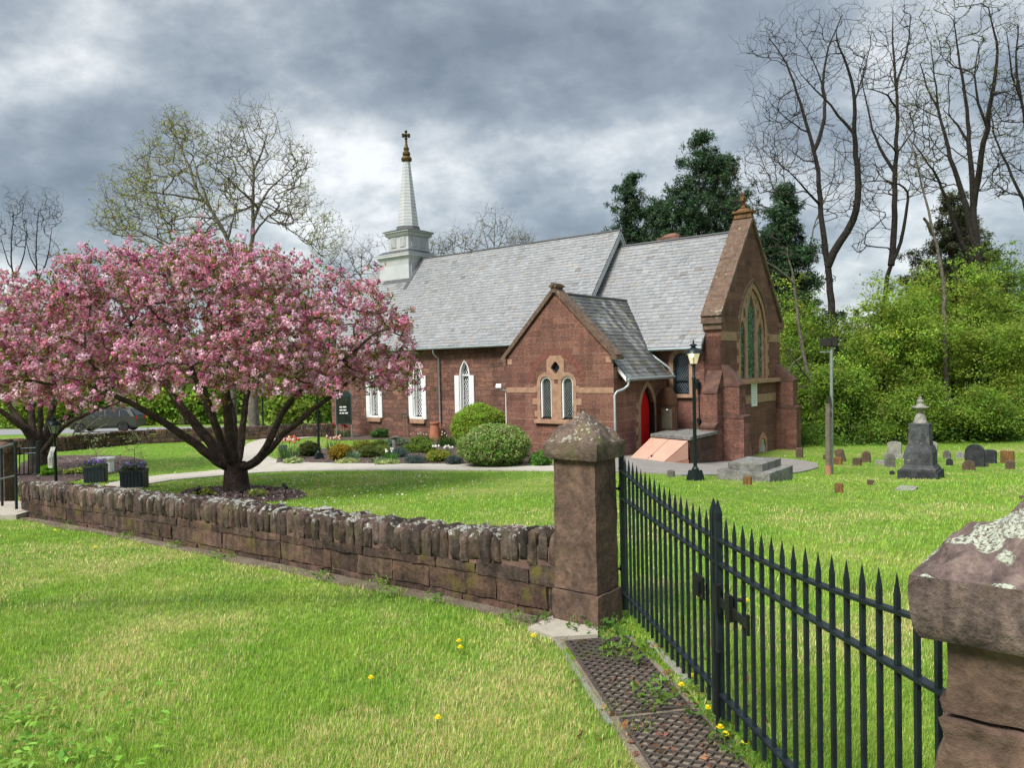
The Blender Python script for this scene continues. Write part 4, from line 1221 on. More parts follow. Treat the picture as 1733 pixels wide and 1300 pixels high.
lamp_post(sb, 1.72, 'short black lantern post with a white banner by the small gate', False, True, .78)
b = at(87, 790, 16.0)
mb = MB(); x0, z0 = at(83, 792, 16.05)[[0, 2]]; x1, z1 = at(88, 757, 16.05)[[0, 2]]
for k in range(6):
    pass
mb.add([(x0-.02, 16.05, z0), (x0+.075, 16.05, z0-.01), (x0+.1, 16.0, (z0+z1)/2), (x1+.075, 16.05, z1), (x1-.025, 16.05, z1+.005), (x0+.005, 16.0, (z0+z1)/2)], [(0, 1, 2, 5), (5, 2, 3, 4)])
mb.add([(q[0], q[1]+.006, q[2]) for q in mb.v[:6]], [(5, 2, 1, 0), (4, 3, 2, 5)])
ban = single('banner', mb, M['white'], 'narrow white cloth banner hanging on the short lantern post', 'banner', (x0, 16.05, z0))
mb = MB()
for k in range(9):
    z_ = z0+(z1-z0)*(.15+.08*k); xx = x0+(x1-x0)*(.15+.08*k)
    mb.box((xx+.03, 16.0, z_), (.05 if k % 3 else .03, .006, .014))
part('lettering', mb, simple('banner_print', (.25, .2, .22), .8), ban)

# ------------------------------------------------------------------ small gate, handrail, steps and pillar at the wall's far end
e0 = W1
q0 = at(8, 868, 12.4)
mb = MB(); c = at(-5, 873, 12.1); cz = float(gz(c[0], 12.1))
mb.box((c[0]-.45, 12.3, cz-.02), (2.1, 1.3, .26), rz=-.0); 
single('landing_slab', mb, M['slab_concrete'], 'concrete landing in front of the small gate', 'landing', (c[0], 12.2, cz-.1)); NOGRASS.append([(c[0]-1.5, 11.62), (c[0]+.6, 11.62), (c[0]+.6, 12.95), (c[0]-1.5, 12.95)])
t = thing('handrail', (at(28, 860, 11.9)[0], 11.9, cz+.1), 'grey steel handrail beside the concrete landing', 'handrail')
pa_ = at(28, 862, 11.9); pb = at(26, 750, 11.9); pc = at(4, 857, 12.5); pd_ = at(2, 758, 12.5)
mb = MB(); mb.tube([pa_, pb], .021, 8); mb.lathe([(.0, -.03), (.035, -.015), (.035, .02), (.0, .035)], pb, 10); part('post', mb, M['iron'], t, smooth=True)
mb = MB(); mb.tube([pc, pd_], .021, 8); part('post', mb, M['iron'], t, smooth=True)
mb = MB(); e = at(-40, 773, 13.2); mb.tube([pb, pd_, e], .02, 8); part('rail', mb, M['rail_grey'], t, smooth=True)
mb = MB(); mb.tube([at(-30, 818, 12.2), at(27, 805, 11.95)], .014, 8); part('rail', mb, M['rail_grey'], t, smooth=True)
t = thing('iron_gate', (at(64, 800, 13.6)[0], 13.6, float(gz(-9, 13.6))), 'small dark iron gate standing open behind the low wall', 'iron gate')
for a, b in (((64, 802), (64, 746)),):
    mb = MB(); mb.tube([at(*a, 13.6), at(*b, 13.6)], .035, 6); part('post', mb, M['iron'], t)
for k in range(7):
    x = 11+k*7.4; mb = MB(); mb.tube([at(x, 802, 13.6), at(x, 757 if k < 5 else 748, 13.6)], .009, 5); part('picket', mb, M['iron'], t)
for y in (759, 768, 803):
    mb = MB(); mb.tube([at(8, y+2, 13.6), at(63, y-1, 13.6)], .012, 5); part('rail', mb, M['iron'], t)
mb = MB(); c = at(2, 800, 13.4); mb.rough((c[0], 13.4, float(gz(c[0], 13.4))+.45), (.34, .34, 1.1), n=6, amp=.01); mb.rough((c[0], 13.4, float(gz(c[0], 13.4))+1.07), (.42, .42, .2), n=6, amp=.03, rnd=.9)
single('stone_post', mb, M['pillar'], 'brownstone gate post with rounded top beside the small iron gate', 'gate post', G(c[0], 13.4), smooth=True)

# planters, bench, little black sign, path lights
def planter(px, py, label, rz, dk):
    g = ground(px, py); t = thing('planter_box', g, label, 'planter', 'square planters by the path')
    b = Vector(g); w, h = .47, .42
    mb = MB()
    mb.box(b+Vector((0, 0, h/2)), (w, w, h), rz=rz); mb.box(b+Vector((0, 0, h-.02)), (w+.03, w+.03, .045), rz=rz)
    for sgn in (-1, 1):
        for ax in range(2):
            for k in range(6):
                o_ = -.185+k*.074; v = Vector((o_, sgn*(w/2+.004), h/2-.02)) if ax == 0 else Vector((sgn*(w/2+.004), o_, h/2-.02))
                v.rotate(Matrix.Rotation(rz, 3, 'Z')); mb.box(b+v, (.06, .012, h-.06) if ax == 0 else (.012, .06, h-.06), rz=rz)
    part('box', mb, M['planter'], t)
    mb = MB(); mb.box(b+Vector((0, 0, h+.004)), (w-.06, w-.06, .02), rz=rz); part('soil', mb, M['soil'], t)
    return t, b+Vector((0, 0, h))
PL1 = planter(163, 817, 'slate-blue planter box with violet pansies, nearer the low bench', .35, 0)
PL2 = planter(228, 826, 'slate-blue planter box with a pale leafy shoot, beside the path', .15, 1)
g = ground(176, 800); t = thing('stone_bench', g, 'small white curved garden bench behind the planter', 'bench')
bb = Vector(g); mb = MB(); mb.rough(bb+Vector((0, 0, .42)), (.62, .34, .1), n=6, amp=.004, rnd=.5); part('seat', mb, M['white'], t, smooth=True)
for s in (-.2, .2):
    mb = MB(); mb.rough(bb+Vector((s, 0, .19)), (.1, .26, .38), n=4, amp=.004, rnd=.3); part('leg', mb, M['white'], t, smooth=True)
def spot(px, py, label, rz):
    g = Vector(ground(px, py)); mb = MB(); mb.tube([g, g+Vector((0, 0, .16))], .012, 5); v = Vector((math.cos(rz), math.sin(rz), .45))*.06
    mb.tube([g+Vector((0, 0, .17))-v, g+Vector((0, 0, .17))+v], [.03, .045], 8); single('garden_spotlight', mb, M['black'], label, 'garden light', g, 'small black garden lights')
spot(334, 843, 'small black spotlight in the mulch beside the cherry trunk', .3); spot(483, 838, 'small black spotlight at the lawn edge of the mulch ring', 2.4); spot(411, 846, 'small black spotlight in front of the cherry trunk', 1.4)

# ------------------------------------------------------------------ cellar entry beside the chancel
t = thing('cellar_entrance', chw(1.0, 2.0, -1.4), 'stone cellar entrance with slab top and sloping salmon metal doors', 'cellar entrance', rz=CH_ROT)
def lpart(nm, mb, mat):
    mb.v = [(p[0]-1.0, p[1]-2.0, p[2]+1.4) for p in mb.v]; return part(nm, mb, mat, t, True)
sl = [(.6, 1.25), (2.2, .78), (2.08, 3.2), (.3, 3.66)]
cz_ = sum(p[0] for p in sl)/4, sum(p[1] for p in sl)/4
gro = lambda k: [(cz_[0]+(p[0]-cz_[0])*k, cz_[1]+(p[1]-cz_[1])*k) for p in sl]
vert = lambda p, d: (p[0], p[1], d)
mb = MB(); mb.prism(gro(1.0), vert, -.565, -.47); lpart('slab', mb, M['slab_stone'])
mb = MB(); mb.prism(gro(.93), vert, -2.0, -.565); lpart('stone_wall', mb, M['cellar_stone'])
A_, B_ = np.array((.66, 1.17, -.6)), np.array((2.14, .74, -.6)); C_, D_ = np.array((.5, -.05, -1.19)), np.array((1.72, -.08, -1.19))
mid = lambda a, b, f: a+(b-a)*f
for f0, f1 in ((.0, .492), (.508, 1.0)):
    mb = MB(); q = [mid(A_, B_, f0), mid(A_, B_, f1), mid(C_, D_, f1), mid(C_, D_, f0)]
    nn = np.array((0, -.42, .9)); mb.add([p+nn*.02 for p in q]+[p-nn*.03 for p in q], [(0, 1, 2, 3), (4, 5, 1, 0), (5, 6, 2, 1), (6, 7, 3, 2), (7, 4, 0, 3)])
    dl = lpart('cellar_door', mb, M['cellar_pink'])
    if f0 > .3:
        mb = MB(); p = mid(mid(A_, B_, f0+.03), mid(C_, D_, f0+.03), .78); mb.box(p+nn*.04, (.03, .12, .04)); lpart('door_handle', mb, M['black'])
mb = MB()
lo_ = lambda p: np.array((p[0], p[1], -1.7))
nn = np.array((0, -.42, .9))*.01
for a, b in ((A_, C_), (B_, D_)):
    a2, b2 = a-nn*2, b-nn*2; w = np.array((.0, .0, 0))
    c2, d2 = np.array((b[0], b[1], b[2]-.07)), np.array((a[0], a[1], -1.14)); mb.add([a2, b2, c2, d2], [(0, 1, 2, 3)])
e1, e2 = C_-nn*2, D_-nn*2
mb.add([e1, e2, e2+(0, 0, -.07), e1+(0, 0, -.07)], [(0, 1, 2, 3)])
lpart('cheek', mb, M['cellar_pink'])
mb = MB(); p0 = [(C_[0]-.02, C_[1]-.01), (D_[0]+.02, D_[1]-.01), (B_[0]+.02, B_[1]), (A_[0]-.02, A_[1])]
zs = [-1.27, -1.27, -1.16, -1.16]
mb.add([(p[0], p[1], -1.8) for p in p0]+[(p[0], p[1], z_) for p, z_ in zip(p0, zs)], [(0, 1, 5, 4), (1, 2, 6, 5), (2, 3, 7, 6), (3, 0, 4, 7), (4, 5, 6, 7)])
lpart('plinth', mb, M['cellar_pink_d'])

# glazed wooden outer door, standing open at right angles to the porch
fd = lambda p, d: (p[0], 2.74+d, p[1])
mb = MB(); mb.panel(arch_pts(.44, -1.25, .76, .55, 1.0), [[(.23, -.42), (.64, -.42), (.64, .3), (.23, .3)]], fd, .05, .05)
mb.box((.44, 2.735, .4), (.76, .03, .06)); mb.box((.44, 2.735, -.5), (.76, .03, .08)); mb.box((.44, 2.735, .75), (.1, .02, .34))
for s in (.14, .74): mb.box((s, 2.735, -.05), (.07, .03, .95))
od_ = part('outer_door', mb, M['dark_wood'], CH, True, label='open dark wooden outer door with arched top and glass panel')
mb = MB(); mb.box((.435, 2.78, -.06), (.42, .01, .74)); part('glass', mb, simple('door_glass', (.11, .1, .075), .15), od_, True)
mb = MB(); mb.lathe([(.02, -.03), (.045, 0), (.02, .03)], (.45, 2.75, .22), 10); part('glass_glint', mb, M['white'], od_, True, True)  # white blob standing in for a light reflection on the door's glass

# ------------------------------------------------------------------ graves
def lab_round(w, h, kind, n=10):
    r = w/2
    if kind == 'round': return [(-r, -.12), (r, -.12)]+[(r*math.cos(a), h-r+r*math.sin(a)) for a in np.linspace(0, PI, 2*n)]
    if kind == 'low': return [(-r, -.12), (r, -.12), (r, h*.86)]+[(r*math.cos(a), h*.86+h*.14*math.sin(a)) for a in np.linspace(.15, PI-.15, 2*n)]+[(-r, h*.86)]
    return [(-r, -.12), (r, -.12), (r, h-.015), (r-.015, h), (-r+.015, h), (-r, h-.015)]
def grave(px, py, wpx, hpx, kind, mat, label, thick=.12, tilt=0.0, lean=0.0, plinth=False, rz=None, grp='old gravestones'):
    g = ground(px, py); s = g[1]/FPX; w, h = wpx*s, hpx*s
    th = min(thick, w*.5)
    rz = CH_ROT+random.uniform(-.12, .12) if rz is None else rz
    poly = lab_round(w, h, kind); mb = MB()
    Mx = Matrix.Rotation(rz, 3, 'Z') @ Matrix.Rotation(tilt, 3, 'Y') @ Matrix.Rotation(lean, 3, 'X')
    b = .012; inner = [(p[0]*(1-2*b/w), p[1]-b if p[1] > 0 else p[1]) for p in poly]
    n = len(poly)
    vs = []
    for q, d in ((inner, -th/2), (poly, -th/2+b), (poly, th/2-b), (inner, th/2)):
        for p in q:
            e = .006*mnoise.noise(Vector((p[0]*9+px, p[1]*9, d*9)))
            vs.append(Mx @ Vector((p[0]+e, d, p[1]+e))+Vector(g))
    fs = [(k*n+i_, k*n+(i_+1) % n, (k+1)*n+(i_+1) % n, (k+1)*n+i_) for k in range(3) for i_ in range(n)]
    tr = tessellate_polygon([[Vector((p[0], p[1], 0)) for p in poly]])
    fs += [tuple(x) for x in tr]+[tuple(3*n+i_ for i_ in x[::-1]) for x in tr]
    mb.add(vs, fs)
    if not plinth: return single('gravestone', mb, M[mat], label, 'gravestone', g, grp)
    t_ = thing('gravestone', g, label, 'gravestone', grp)
    part('headstone', mb, M[mat], t_)
    mb = MB(); mb.box(Vector(g)+Vector((0, 0, .06)), (w*1.35, th*2.4, .2), rz=rz); part('plinth', mb, M[mat], t_)
    return t_
grave(1650, 790, 29, 38.5, 'round', 'black_stone', 'largest round-topped gravestone, nearly black', .16)
grave(1675, 784, 20, 23, 'low', 'black_stone', 'flat-topped blackened gravestone just behind the largest black one', .2)
grave(1705, 784, 20, 21, 'flat', 'rust_stone', 'square gravestone streaked rust-orange')
grave(1709.5, 794.5, 13, 14, 'flat', 'brown_stone', 'small square brown marker in front of the rust-streaked stone')
grave(1639.5, 796.5, 19, 17.5, 'round', 'brown_stone', 'small round brown gravestone in front of the largest black one')
grave(1602.5, 776, 11.5, 13.5, 'round', 'grey_stone', 'small round grey gravestone nearer the obelisk of a far pair before the trees')
grave(1625.5, 776.5, 12, 12, 'round', 'marble', 'small round pale gravestone, the far one next to the largest black stone')
grave(1607, 788, 10, 12, 'round', 'black_stone', 'tiny dark upright marker between obelisk and black gravestones')
grave(1514, 776, 22, 29, 'low', 'marble', 'tall pale gravestone on a plinth, behind the obelisk and facing the church', .12, plinth=True)
grave(1576, 783, 17, 36, 'low', 'marble', 'tall pale leaning gravestone half hidden behind the obelisk', .1, tilt=.05)
grave(1506, 791, 16.5, 24, 'round', 'grey_stone', 'grey round-topped gravestone close beside the obelisk base', .12)
grave(1466, 782.5, 13.5, 19, 'round', 'brown_stone', 'slender round-topped brown gravestone midway between pole and obelisk')
grave(1450.5, 788, 13.5, 13, 'flat', 'brown_stone', 'low square dark-brown marker midway between pole and obelisk')
grave(1425, 781.5, 14, 22, 'low', 'brown_stone', 'leaning brown gravestone behind the light pole', .12, tilt=-.28)
grave(1418.5, 786.5, 13, 12.5, 'flat', 'rust_stone', 'low rusty square marker right beside the light pole')
grave(1398, 778.5, 9, 9, 'flat', 'brown_stone', 'tiny brown marker half hidden by the light pole')
grave(1490, 786, 17, 7, 'flat', 'marble', 'low pale block lying in the grass near the obelisk', .3)
grave(1420, 835, 13, 17.5, 'flat', 'rust_stone', 'small rust-and-grey marker alone in the near lawn, before the light pole', .16)
grave(1473.5, 821.5, 11, 9.5, 'low', 'brown_stone', 'little low brown marker in open lawn in front of the obelisk', .12)
grave(1510, 804, 8, 7.5, 'round', 'black_stone', 'tiny round black marker at the foot of the obelisk', .07)
grave(1581, 787, 6.5, 11, 'flat', 'grey_stone', 'small grey marker peeping out behind the obelisk base')
grave(1265, 821, 13.5, 15, 'flat', 'rust_stone', 'orange-lichened stub in front of the table tomb', .16)
grave(1136, 808, 12, 12.5, 'low', 'grey_stone', 'low mossy marker beside the cellar doors', .12)
grave(1353, 775, 11, 17, 'flat', 'brown_stone', 'reddish gravestone beside the east buttress of the church')
grave(1668, 790, 9, 6, 'flat', 'brown_stone', 'very low dark footstone against the largest black gravestone')
grave(1731, 846, 12, 7, 'flat', 'brown_stone', 'low broken footstone at the edge of the churchyard lawn', .12)
g = ground(1534, 829); mb = MB(); mb.rough((g[0], g[1], g[2]+.0), (.3, .55, .07), rz=CH_ROT, n=4, amp=.006); single('grave_marker', mb, M['marble'], 'pale flat marker set flush in the lawn before the obelisk', 'grave marker', g)
# table tomb
tc = np.array([5.5, 16.3]); ex_ = np.array([.787, -.617]); ey_ = np.array([.617, .787])
ctr = tc-ex_*.6+ey_*.74; gzt = float(gz(*tc))
t = thing('table_tomb', (ctr[0], ctr[1], gzt), 'low grey table tomb of two stacked slabs by the church corner', 'tomb')
mb = MB(); mb.rough((ctr[0], ctr[1], gzt+.02), (1.2, 1.5, .34), rz=CH_ROT, n=10, amp=.006, rnd=.03); part('base', mb, M['slab_stone'], t)
mb = MB(); c2 = ctr+ex_*-.02+ey_*.02; mb.rough((c2[0], c2[1], gzt+.27), (.78, 1.22, .17), rz=CH_ROT, n=10, amp=.004, rnd=.03); part('slab', mb, M['slab_stone'], t)
# obelisk monument
mc = ground(1518, 811)[:2]+ex_*.42+ey_*.42; mz = float(gz(*mc))-.02
t = thing('monument', (mc[0], mc[1], mz), 'dark granite pedestal monument crowned by a pale urn', 'monument')
b = Vector((mc[0], mc[1], mz)); q4 = PI/4+CH_ROT; s2 = math.sqrt(2)
mb = MB(); mb.box(b+Vector((0, 0, .1)), (.84, .84, .3), rz=CH_ROT, top=(.98, .98)); part('base', mb, M['black_stone'], t)
mb = MB(); mb.lathe([(.36*s2, .25), (.36*s2, .3), (.33*s2, .34), (.31*s2, .38), (.295*s2, .4), (.29*s2, .72), (.26*s2, .84), (.245*s2, .88)], b, 4, q4); part('plinth', mb, M['granite'], t)
mb = MB(); mb.lathe([(.225*s2, .86), (.205*s2, 1.4), (.21*s2, 1.41), (.21*s2, 1.44), (.12*s2, 1.46)], b, 4, q4)
part('shaft', mb, M['granite'], t)
mb = MB()
for sg in (-1, 1):                                               # carved trailing leaves on the shaft's corners
    for k in range(26):
        z_ = .95+.36*random.random(); w = .215-.03*(z_-.9)/.5
        p = Vector((sg*(w-.05*random.random()), -w-.006, z_)); p.rotate(Matrix.Rotation(CH_ROT, 3, 'Z')); mb.rough(b+p, (.04, .022, .045), n=2, amp=.006, rnd=.9)
part('carving', mb, M['grey_stone'], t, smooth=True)
mb = MB(); mb.lathe([(.15, 1.44), (.15, 1.49), (.13, 1.52), (.12, 1.6), (.085, 1.68), (.06, 1.72), (.075, 1.76), (.13, 1.83), (.19, 1.85), (.19, 1.87), (.11, 1.89), (.075, 1.93), (.06, 1.97), (.08, 2.0), (.07, 2.04), (.03, 2.07), (.04, 2.1), (.02, 2.14)], b, 16)
part('urn', mb, M['marble'], t, smooth=True)
for o in t.children: o.data.transform(Matrix.Scale(.9, 4, (0, 0, 1)))
# floodlight pole and wooden post
g = ground(1408, 803); s = g[1]/FPX
t = thing('light_pole', g, 'galvanised pole with two dark floodlight boxes on top', 'light pole')
b = Vector(g); H_ = 222*s
mb = MB(); mb.tube([b, b+Vector((.02, 0, H_))], .045, 8); mb.box(b+Vector((-.12, 0, H_-.22)), (.34, .05, .04)); part('pole', mb, M['grey_metal'], t, smooth=True)
for dx, sx in ((-.13, .24), (.07, .15)):
    mb = MB(); mb.box(b+Vector((dx, 0, H_+.03)), (sx, .2, .23), rz=.15); mb.box(b+Vector((dx, -.11, H_+.03)), (sx*.9, .02, .19), rz=.15); part('floodlight', mb, M['box_dark'], t)
mb = MB(); mb.box(b+Vector((-.07, -.05, H_*.56)), (.11, .1, .26), top=(.6, .6)); mb.box(b+Vector((-.1, -.05, H_*.47)), (.12, .12, .16)); part('junction_box', mb, M['box_dark'], t)
g = ground(1402, 804); b = Vector(g); mb = MB(); mb.tube([b-Vector((0, 0, .1)), b+Vector((0, 0, 1.0)), b+Vector((.01, 0, 119*s))], [.078, .074, .07], 8)
t = thing('wooden_post', g, 'weathered grey timber post beside the light pole', 'post'); part('post', mb, M['grey_wood'], t, smooth=True)
mb = MB(); mb.tube([b-Vector((0, 0, .1)), b+Vector((0, 0, .26))], .083, 8); part('rusty_foot', mb, M['cellar_pink_d'], t, smooth=True)

# ------------------------------------------------------------------ car on the street
g = ground(181, 731.5)
CARZ = g[2]+.03; rzc = rad(6)
t = thing('car', (g[0], g[1], CARZ), 'grey sport utility car parked on the street beyond the far wall', 'car')
t.rotation_euler = (0, 0, rzc)
L_ = 4.4; k_ = 1.0
def lp3(nm, mb, mat, par=None, smooth=False): return part(nm, mb, mat, par or t, True, smooth)
body = [(-2.2, .42), (-2.24, .62), (-2.12, .86), (-1.25, 1.0), (2.12, 1.02), (2.2, .8), (2.2, .4)]
for wx in (1.36, -1.36):
    cut = [(wx+.4*math.cos(a), .32+.4*math.sin(a)) for a in np.linspace(.25, PI-.25, 9)]
    body += cut
body = [p for p in body]
cab = [(-1.25, .98), (-.55, 1.5), (-.2, 1.58), (1.35, 1.58), (1.75, 1.5), (2.1, 1.0)]
mb = MB(); mb.prism(body, lambda p, d: (p[0], d, p[1]), -.88, .88); mb.box((0, 0, .36), (3.9, 1.5, .2))
cab3 = []
for y, kx in ((-.84, 1), (-.62, .93)): pass
n = len(cab)
vs = [(p[0]*(1 if j == 0 else 1), sy*(.86 if p[1] < 1.2 else .68), p[1]) for sy in (-1, 1) for j, p in enumerate(cab)]
tr = tessellate_polygon([[Vector((p[0], p[1], 0)) for p in cab]])
mb.add(vs, [(i_, (i_+1) % n, n+(i_+1) % n, n+i_) for i_ in range(n)]+[tuple(x) for x in tr]+[tuple(n+i_ for i_ in x) for x in tr])
lp3('body', mb, M['car_paint'])
for win in ([(-1.0, 1.03), (-.5, 1.44), (.15, 1.48), (.2, 1.03)], [(.27, 1.03), (.24, 1.48), (1.05, 1.48), (1.1, 1.03)], [(1.17, 1.03), (1.14, 1.48), (1.5, 1.44), (1.85, 1.05)]):
    for sy in (-1, 1):
        mb = MB(); mb.add([(p[0], sy*(.876-(p[1]-1.0)*.36), p[1]) for p in win], [(0, 1, 2, 3)]); lp3('side_window', mb, M['glass_car'])
mb = MB(); mb.add([(-1.22, -.74, 1.02), (-1.22, .74, 1.02), (-.58, .6, 1.48), (-.58, -.6, 1.48)], [(0, 1, 2, 3)]); mb.v = [(p[0]-.012, p[1], p[2]+.012) for p in mb.v]; lp3('windscreen', mb, M['glass_car'])
mb = MB(); mb.add([(2.09, -.7, 1.06), (2.09, .7, 1.06), (1.79, .6, 1.46), (1.79, -.6, 1.46)], [(0, 1, 2, 3)]); mb.v = [(p[0]+.012, p[1], p[2]+.006) for p in mb.v]; lp3('rear_window', mb, M['glass_car'])
for wx in (-1.36, 1.36):
    for sy in (-1, 1):
        mb = MB(); mb.lathe([(.2, -.11), (.33, -.11), (.35, -.06), (.35, .06), (.33, .11), (.2, .11)], (0, 0, 0), 20); mb.v = [(wx+p[0], sy*.8+p[2], .35+p[1]) for p in mb.v]; wh = lp3('wheel', mb, M['rubber'], None, True)
        mb = MB(); mb.lathe([(.21, -.06), (.21, .1), (.05, .1)], (0, 0, 0), 12); mb.v = [(wx+p[0], sy*(.8+p[2]*.9+.02), .35+p[1]) for p in mb.v]
        lp3('rim', mb, M['grey_metal'], wh)
for sy in (-1, 1):
    mb = MB(); mb.box((-2.16, sy*.62, .74), (.14, .34, .16)); lp3('headlight', mb, M['lamp_glass_off'])
    mb = MB(); mb.box((2.15, sy*.72, .88), (.1, .2, .22)); lp3('tail_light', mb, M['red_door'])

# ------------------------------------------------------------------ things in the flower bed
g = chw(-10.45, 2.72, 0); g[2] = gz(g[0], g[1]); mb = MB(); mb.lathe([(.27, 0), (.26, .1), (.19, .62), (.175, .7), (.22, .72), (.23, .78), (.2, .8), (.15, .8), (.15, .6)], g, 20)
single('chimney_pot', mb, M['terracotta'], 'tapering terracotta chimney pot under the downspout at the church wall', 'chimney pot', g, smooth=True)
g = ground(668, 764); mb = MB(); mb.lathe([(.12, 0), (.1, .05), (.085, .1), (.09, .47), (.14, .5), (.15, .54), (.05, .55)], g, 14); single('sundial', mb, M['slab_stone'], 'small stone sundial pedestal among the low shrubs', 'sundial', g, smooth=True)
g = ground(686, 742); t = thing('bird_feeder', g, 'small bird feeder on a thin wooden post under the nave window', 'bird feeder'); b = Vector(g)
mb = MB(); mb.tube([b, b+Vector((0, 0, .95))], .022, 6); part('post', mb, M['grey_wood'], t)
mb = MB(); mb.box(b+Vector((0, 0, 1.03)), (.17, .15, .16)); mb.box(b+Vector((0, 0, 1.14)), (.22, .2, .06), top=(.4, .9)); part('feeder', mb, M['grey_wood'], t)
g = ground(582, 741); t = thing('sign_board', g, 'dark church notice board on two posts at the west corner of the nave', 'sign'); b = Vector(g); sc = g[1]/FPX
sx = Vector((.8, -.6, 0)); P = lambda px, z_: b+Vector(((px-586)*sc, 0, z_))
mb = MB(); mb.tube([P(574, 0), P(574, 2.2)], .03, 6); mb.tube([P(600, 0), P(600, 2.2)], .03, 6); part('post', mb, M['grey_metal'], t)
mb = MB(); c = P(587, 1.3); mb.box(c, (.72, .08, 1.35)); mb.prism([(c.x-.38, 1.97), (c.x+.38, 1.97), (c.x+.2, 2.15), (c.x, 2.2), (c.x-.2, 2.15)], lambda p, d: (p[0], c.y+d, b.z+p[1]), -.04, .04); pb_ = part('board', mb, M['sign_green'], t)
mb = MB(); mb.box(c-Vector((0, .045, 0)), (.6, .01, 1.2)); part('glass_front', mb, M['glass_dark'], pb_)
mb = MB()
for r, ws in enumerate(((.12, .16), (.14, .14), (.08, .1, .14))):
    x = -.2
    for w in ws: mb.box(c+Vector((x+w/2+.02, -.056, .12-r*.14)), (w, .006, .06)); x += w+.03
part('lettering', mb, M['white'], pb_)
g = ground(572, 736); t = thing('birdhouse', G(g[0]-.4, g[1]+1.5), 'little grey birdhouse on a post by the garden wall end', 'birdhouse'); b = Vector(t.location)
mb = MB(); mb.box(b+Vector((0, 0, .6)), (.1, .1, 1.2)); part('post', mb, M['grey_wood'], t)
mb = MB(); mb.box(b+Vector((0, 0, 1.32)), (.26, .2, .24)); mb.box(b+Vector((0, 0, 1.5)), (.36, .3, .12), top=(.2, 1)); part('box', mb, M['grey_wood'], t)
g = ground(479, 766); mb = MB(); mb.box(Vector(g)+Vector((0, 0, .16)), (.32, .04, .24), rx=-.25); mb.box(Vector(g)+Vector((0, 0, .02)), (.04, .04, .14)); single('garden_sign', mb, M['sign_green'], 'small dark slate plaque among the tulips', 'garden sign', g)
for k, (px, py, w) in enumerate(((876, 787, .34), (766, 782, .3))):
    g = ground(px, py); mb = MB(); mb.rough(Vector(g)+Vector((0, 0, .03)), (w, .24, .16), n=5, amp=.03, rnd=.8, seed=k*3); single('garden_stone', mb, M['brown_stone'], ('reddish garden stone under the big round shrub', 'brown garden stone at the path edge beside the bright variegated shrubs')[k], 'stone', g, smooth=True)
# wire trellis / railing stubs behind the gate pillar
mb = MB(); g = chw(-1.35, -.5, -1.2)
for k in range(4): p = Vector(g)+Vector((.11*k, -.05*k, 0)); mb.tube([p, p+Vector((0, 0, 1.62+.1*(k % 2)))], .008, 5)
mb.tube([Vector(g)+Vector((-.02, 0, 1.5)), Vector(g)+Vector((.35, -.16, 1.5))], .008, 5)
single('trellis', mb, M['black'], 'thin black wire trellis against the side porch wall', 'trellis', g)
# ------------------------------------------------------------------ leaves, branches
def unit(v): return v/np.maximum(np.linalg.norm(v, axis=-1, keepdims=True), 1e-9)
def leaf_quads(c, size, rng, col, width=.45, up=0.0, nrm_bias=None):
    """one pointed leaf per row of c"""
    n = len(c); size = np.broadcast_to(np.asarray(size, float), (n,))[:, None]
    nr = rng.normal(size=(n, 3)); nr[:, 2] += up
    if nrm_bias is not None: nr += nrm_bias
    nr = unit(nr)
    a = unit(np.cross(nr, rng.normal(size=(n, 3)))); b = np.cross(nr, a)
    v = np.stack([c-a*size, c+b*size*width-a*size*.1, c+a*size, c-b*size*width-a*size*.1], 1)
    v[:, 0] -= nr*size*.15; v[:, 2] -= nr*size*.25
    f = np.arange(4*n).reshape(n, 4)
    return v.reshape(-1, 3), f, np.repeat(col, 4, 0)
class Acc:
    def __init__(s): s.v = []; s.f = []; s.c = []; s.n = 0
    def add(s, v, f, c): s.v.append(v); s.f.append(f+s.n); s.c.append(c); s.n += len(v)
    def get(s): return np.concatenate(s.v), np.concatenate(s.f), np.concatenate(s.c)
def jitcol(rng, base, n, dv=.25, dh=.1):
    base = np.asarray(base); m_ = np.exp(rng.normal(0, dv, (n, 1)))
    return np.clip(base*m_*(1+rng.normal(0, dh, (n, 3))), 0, 1)
def blob_points(rng, n, c, r, shell=.5, flat_bottom=None, lump=1.0):
    d = unit(rng.normal(size=(n, 3)))
    rr = (shell+(1-shell)*rng.random((n, 1)))
    k = 1+lump*(.22*np.sin(d[:, :1]*7+c[0])*np.cos(d[:, 1:2]*6+c[1])+.12*np.sin(d[:, 2:]*11+c[0]*3))
    p = np.asarray(c)+d*rr*np.asarray(r)*k
    if flat_bottom is not None: p = p[p[:, 2] > flat_bottom]
    return p
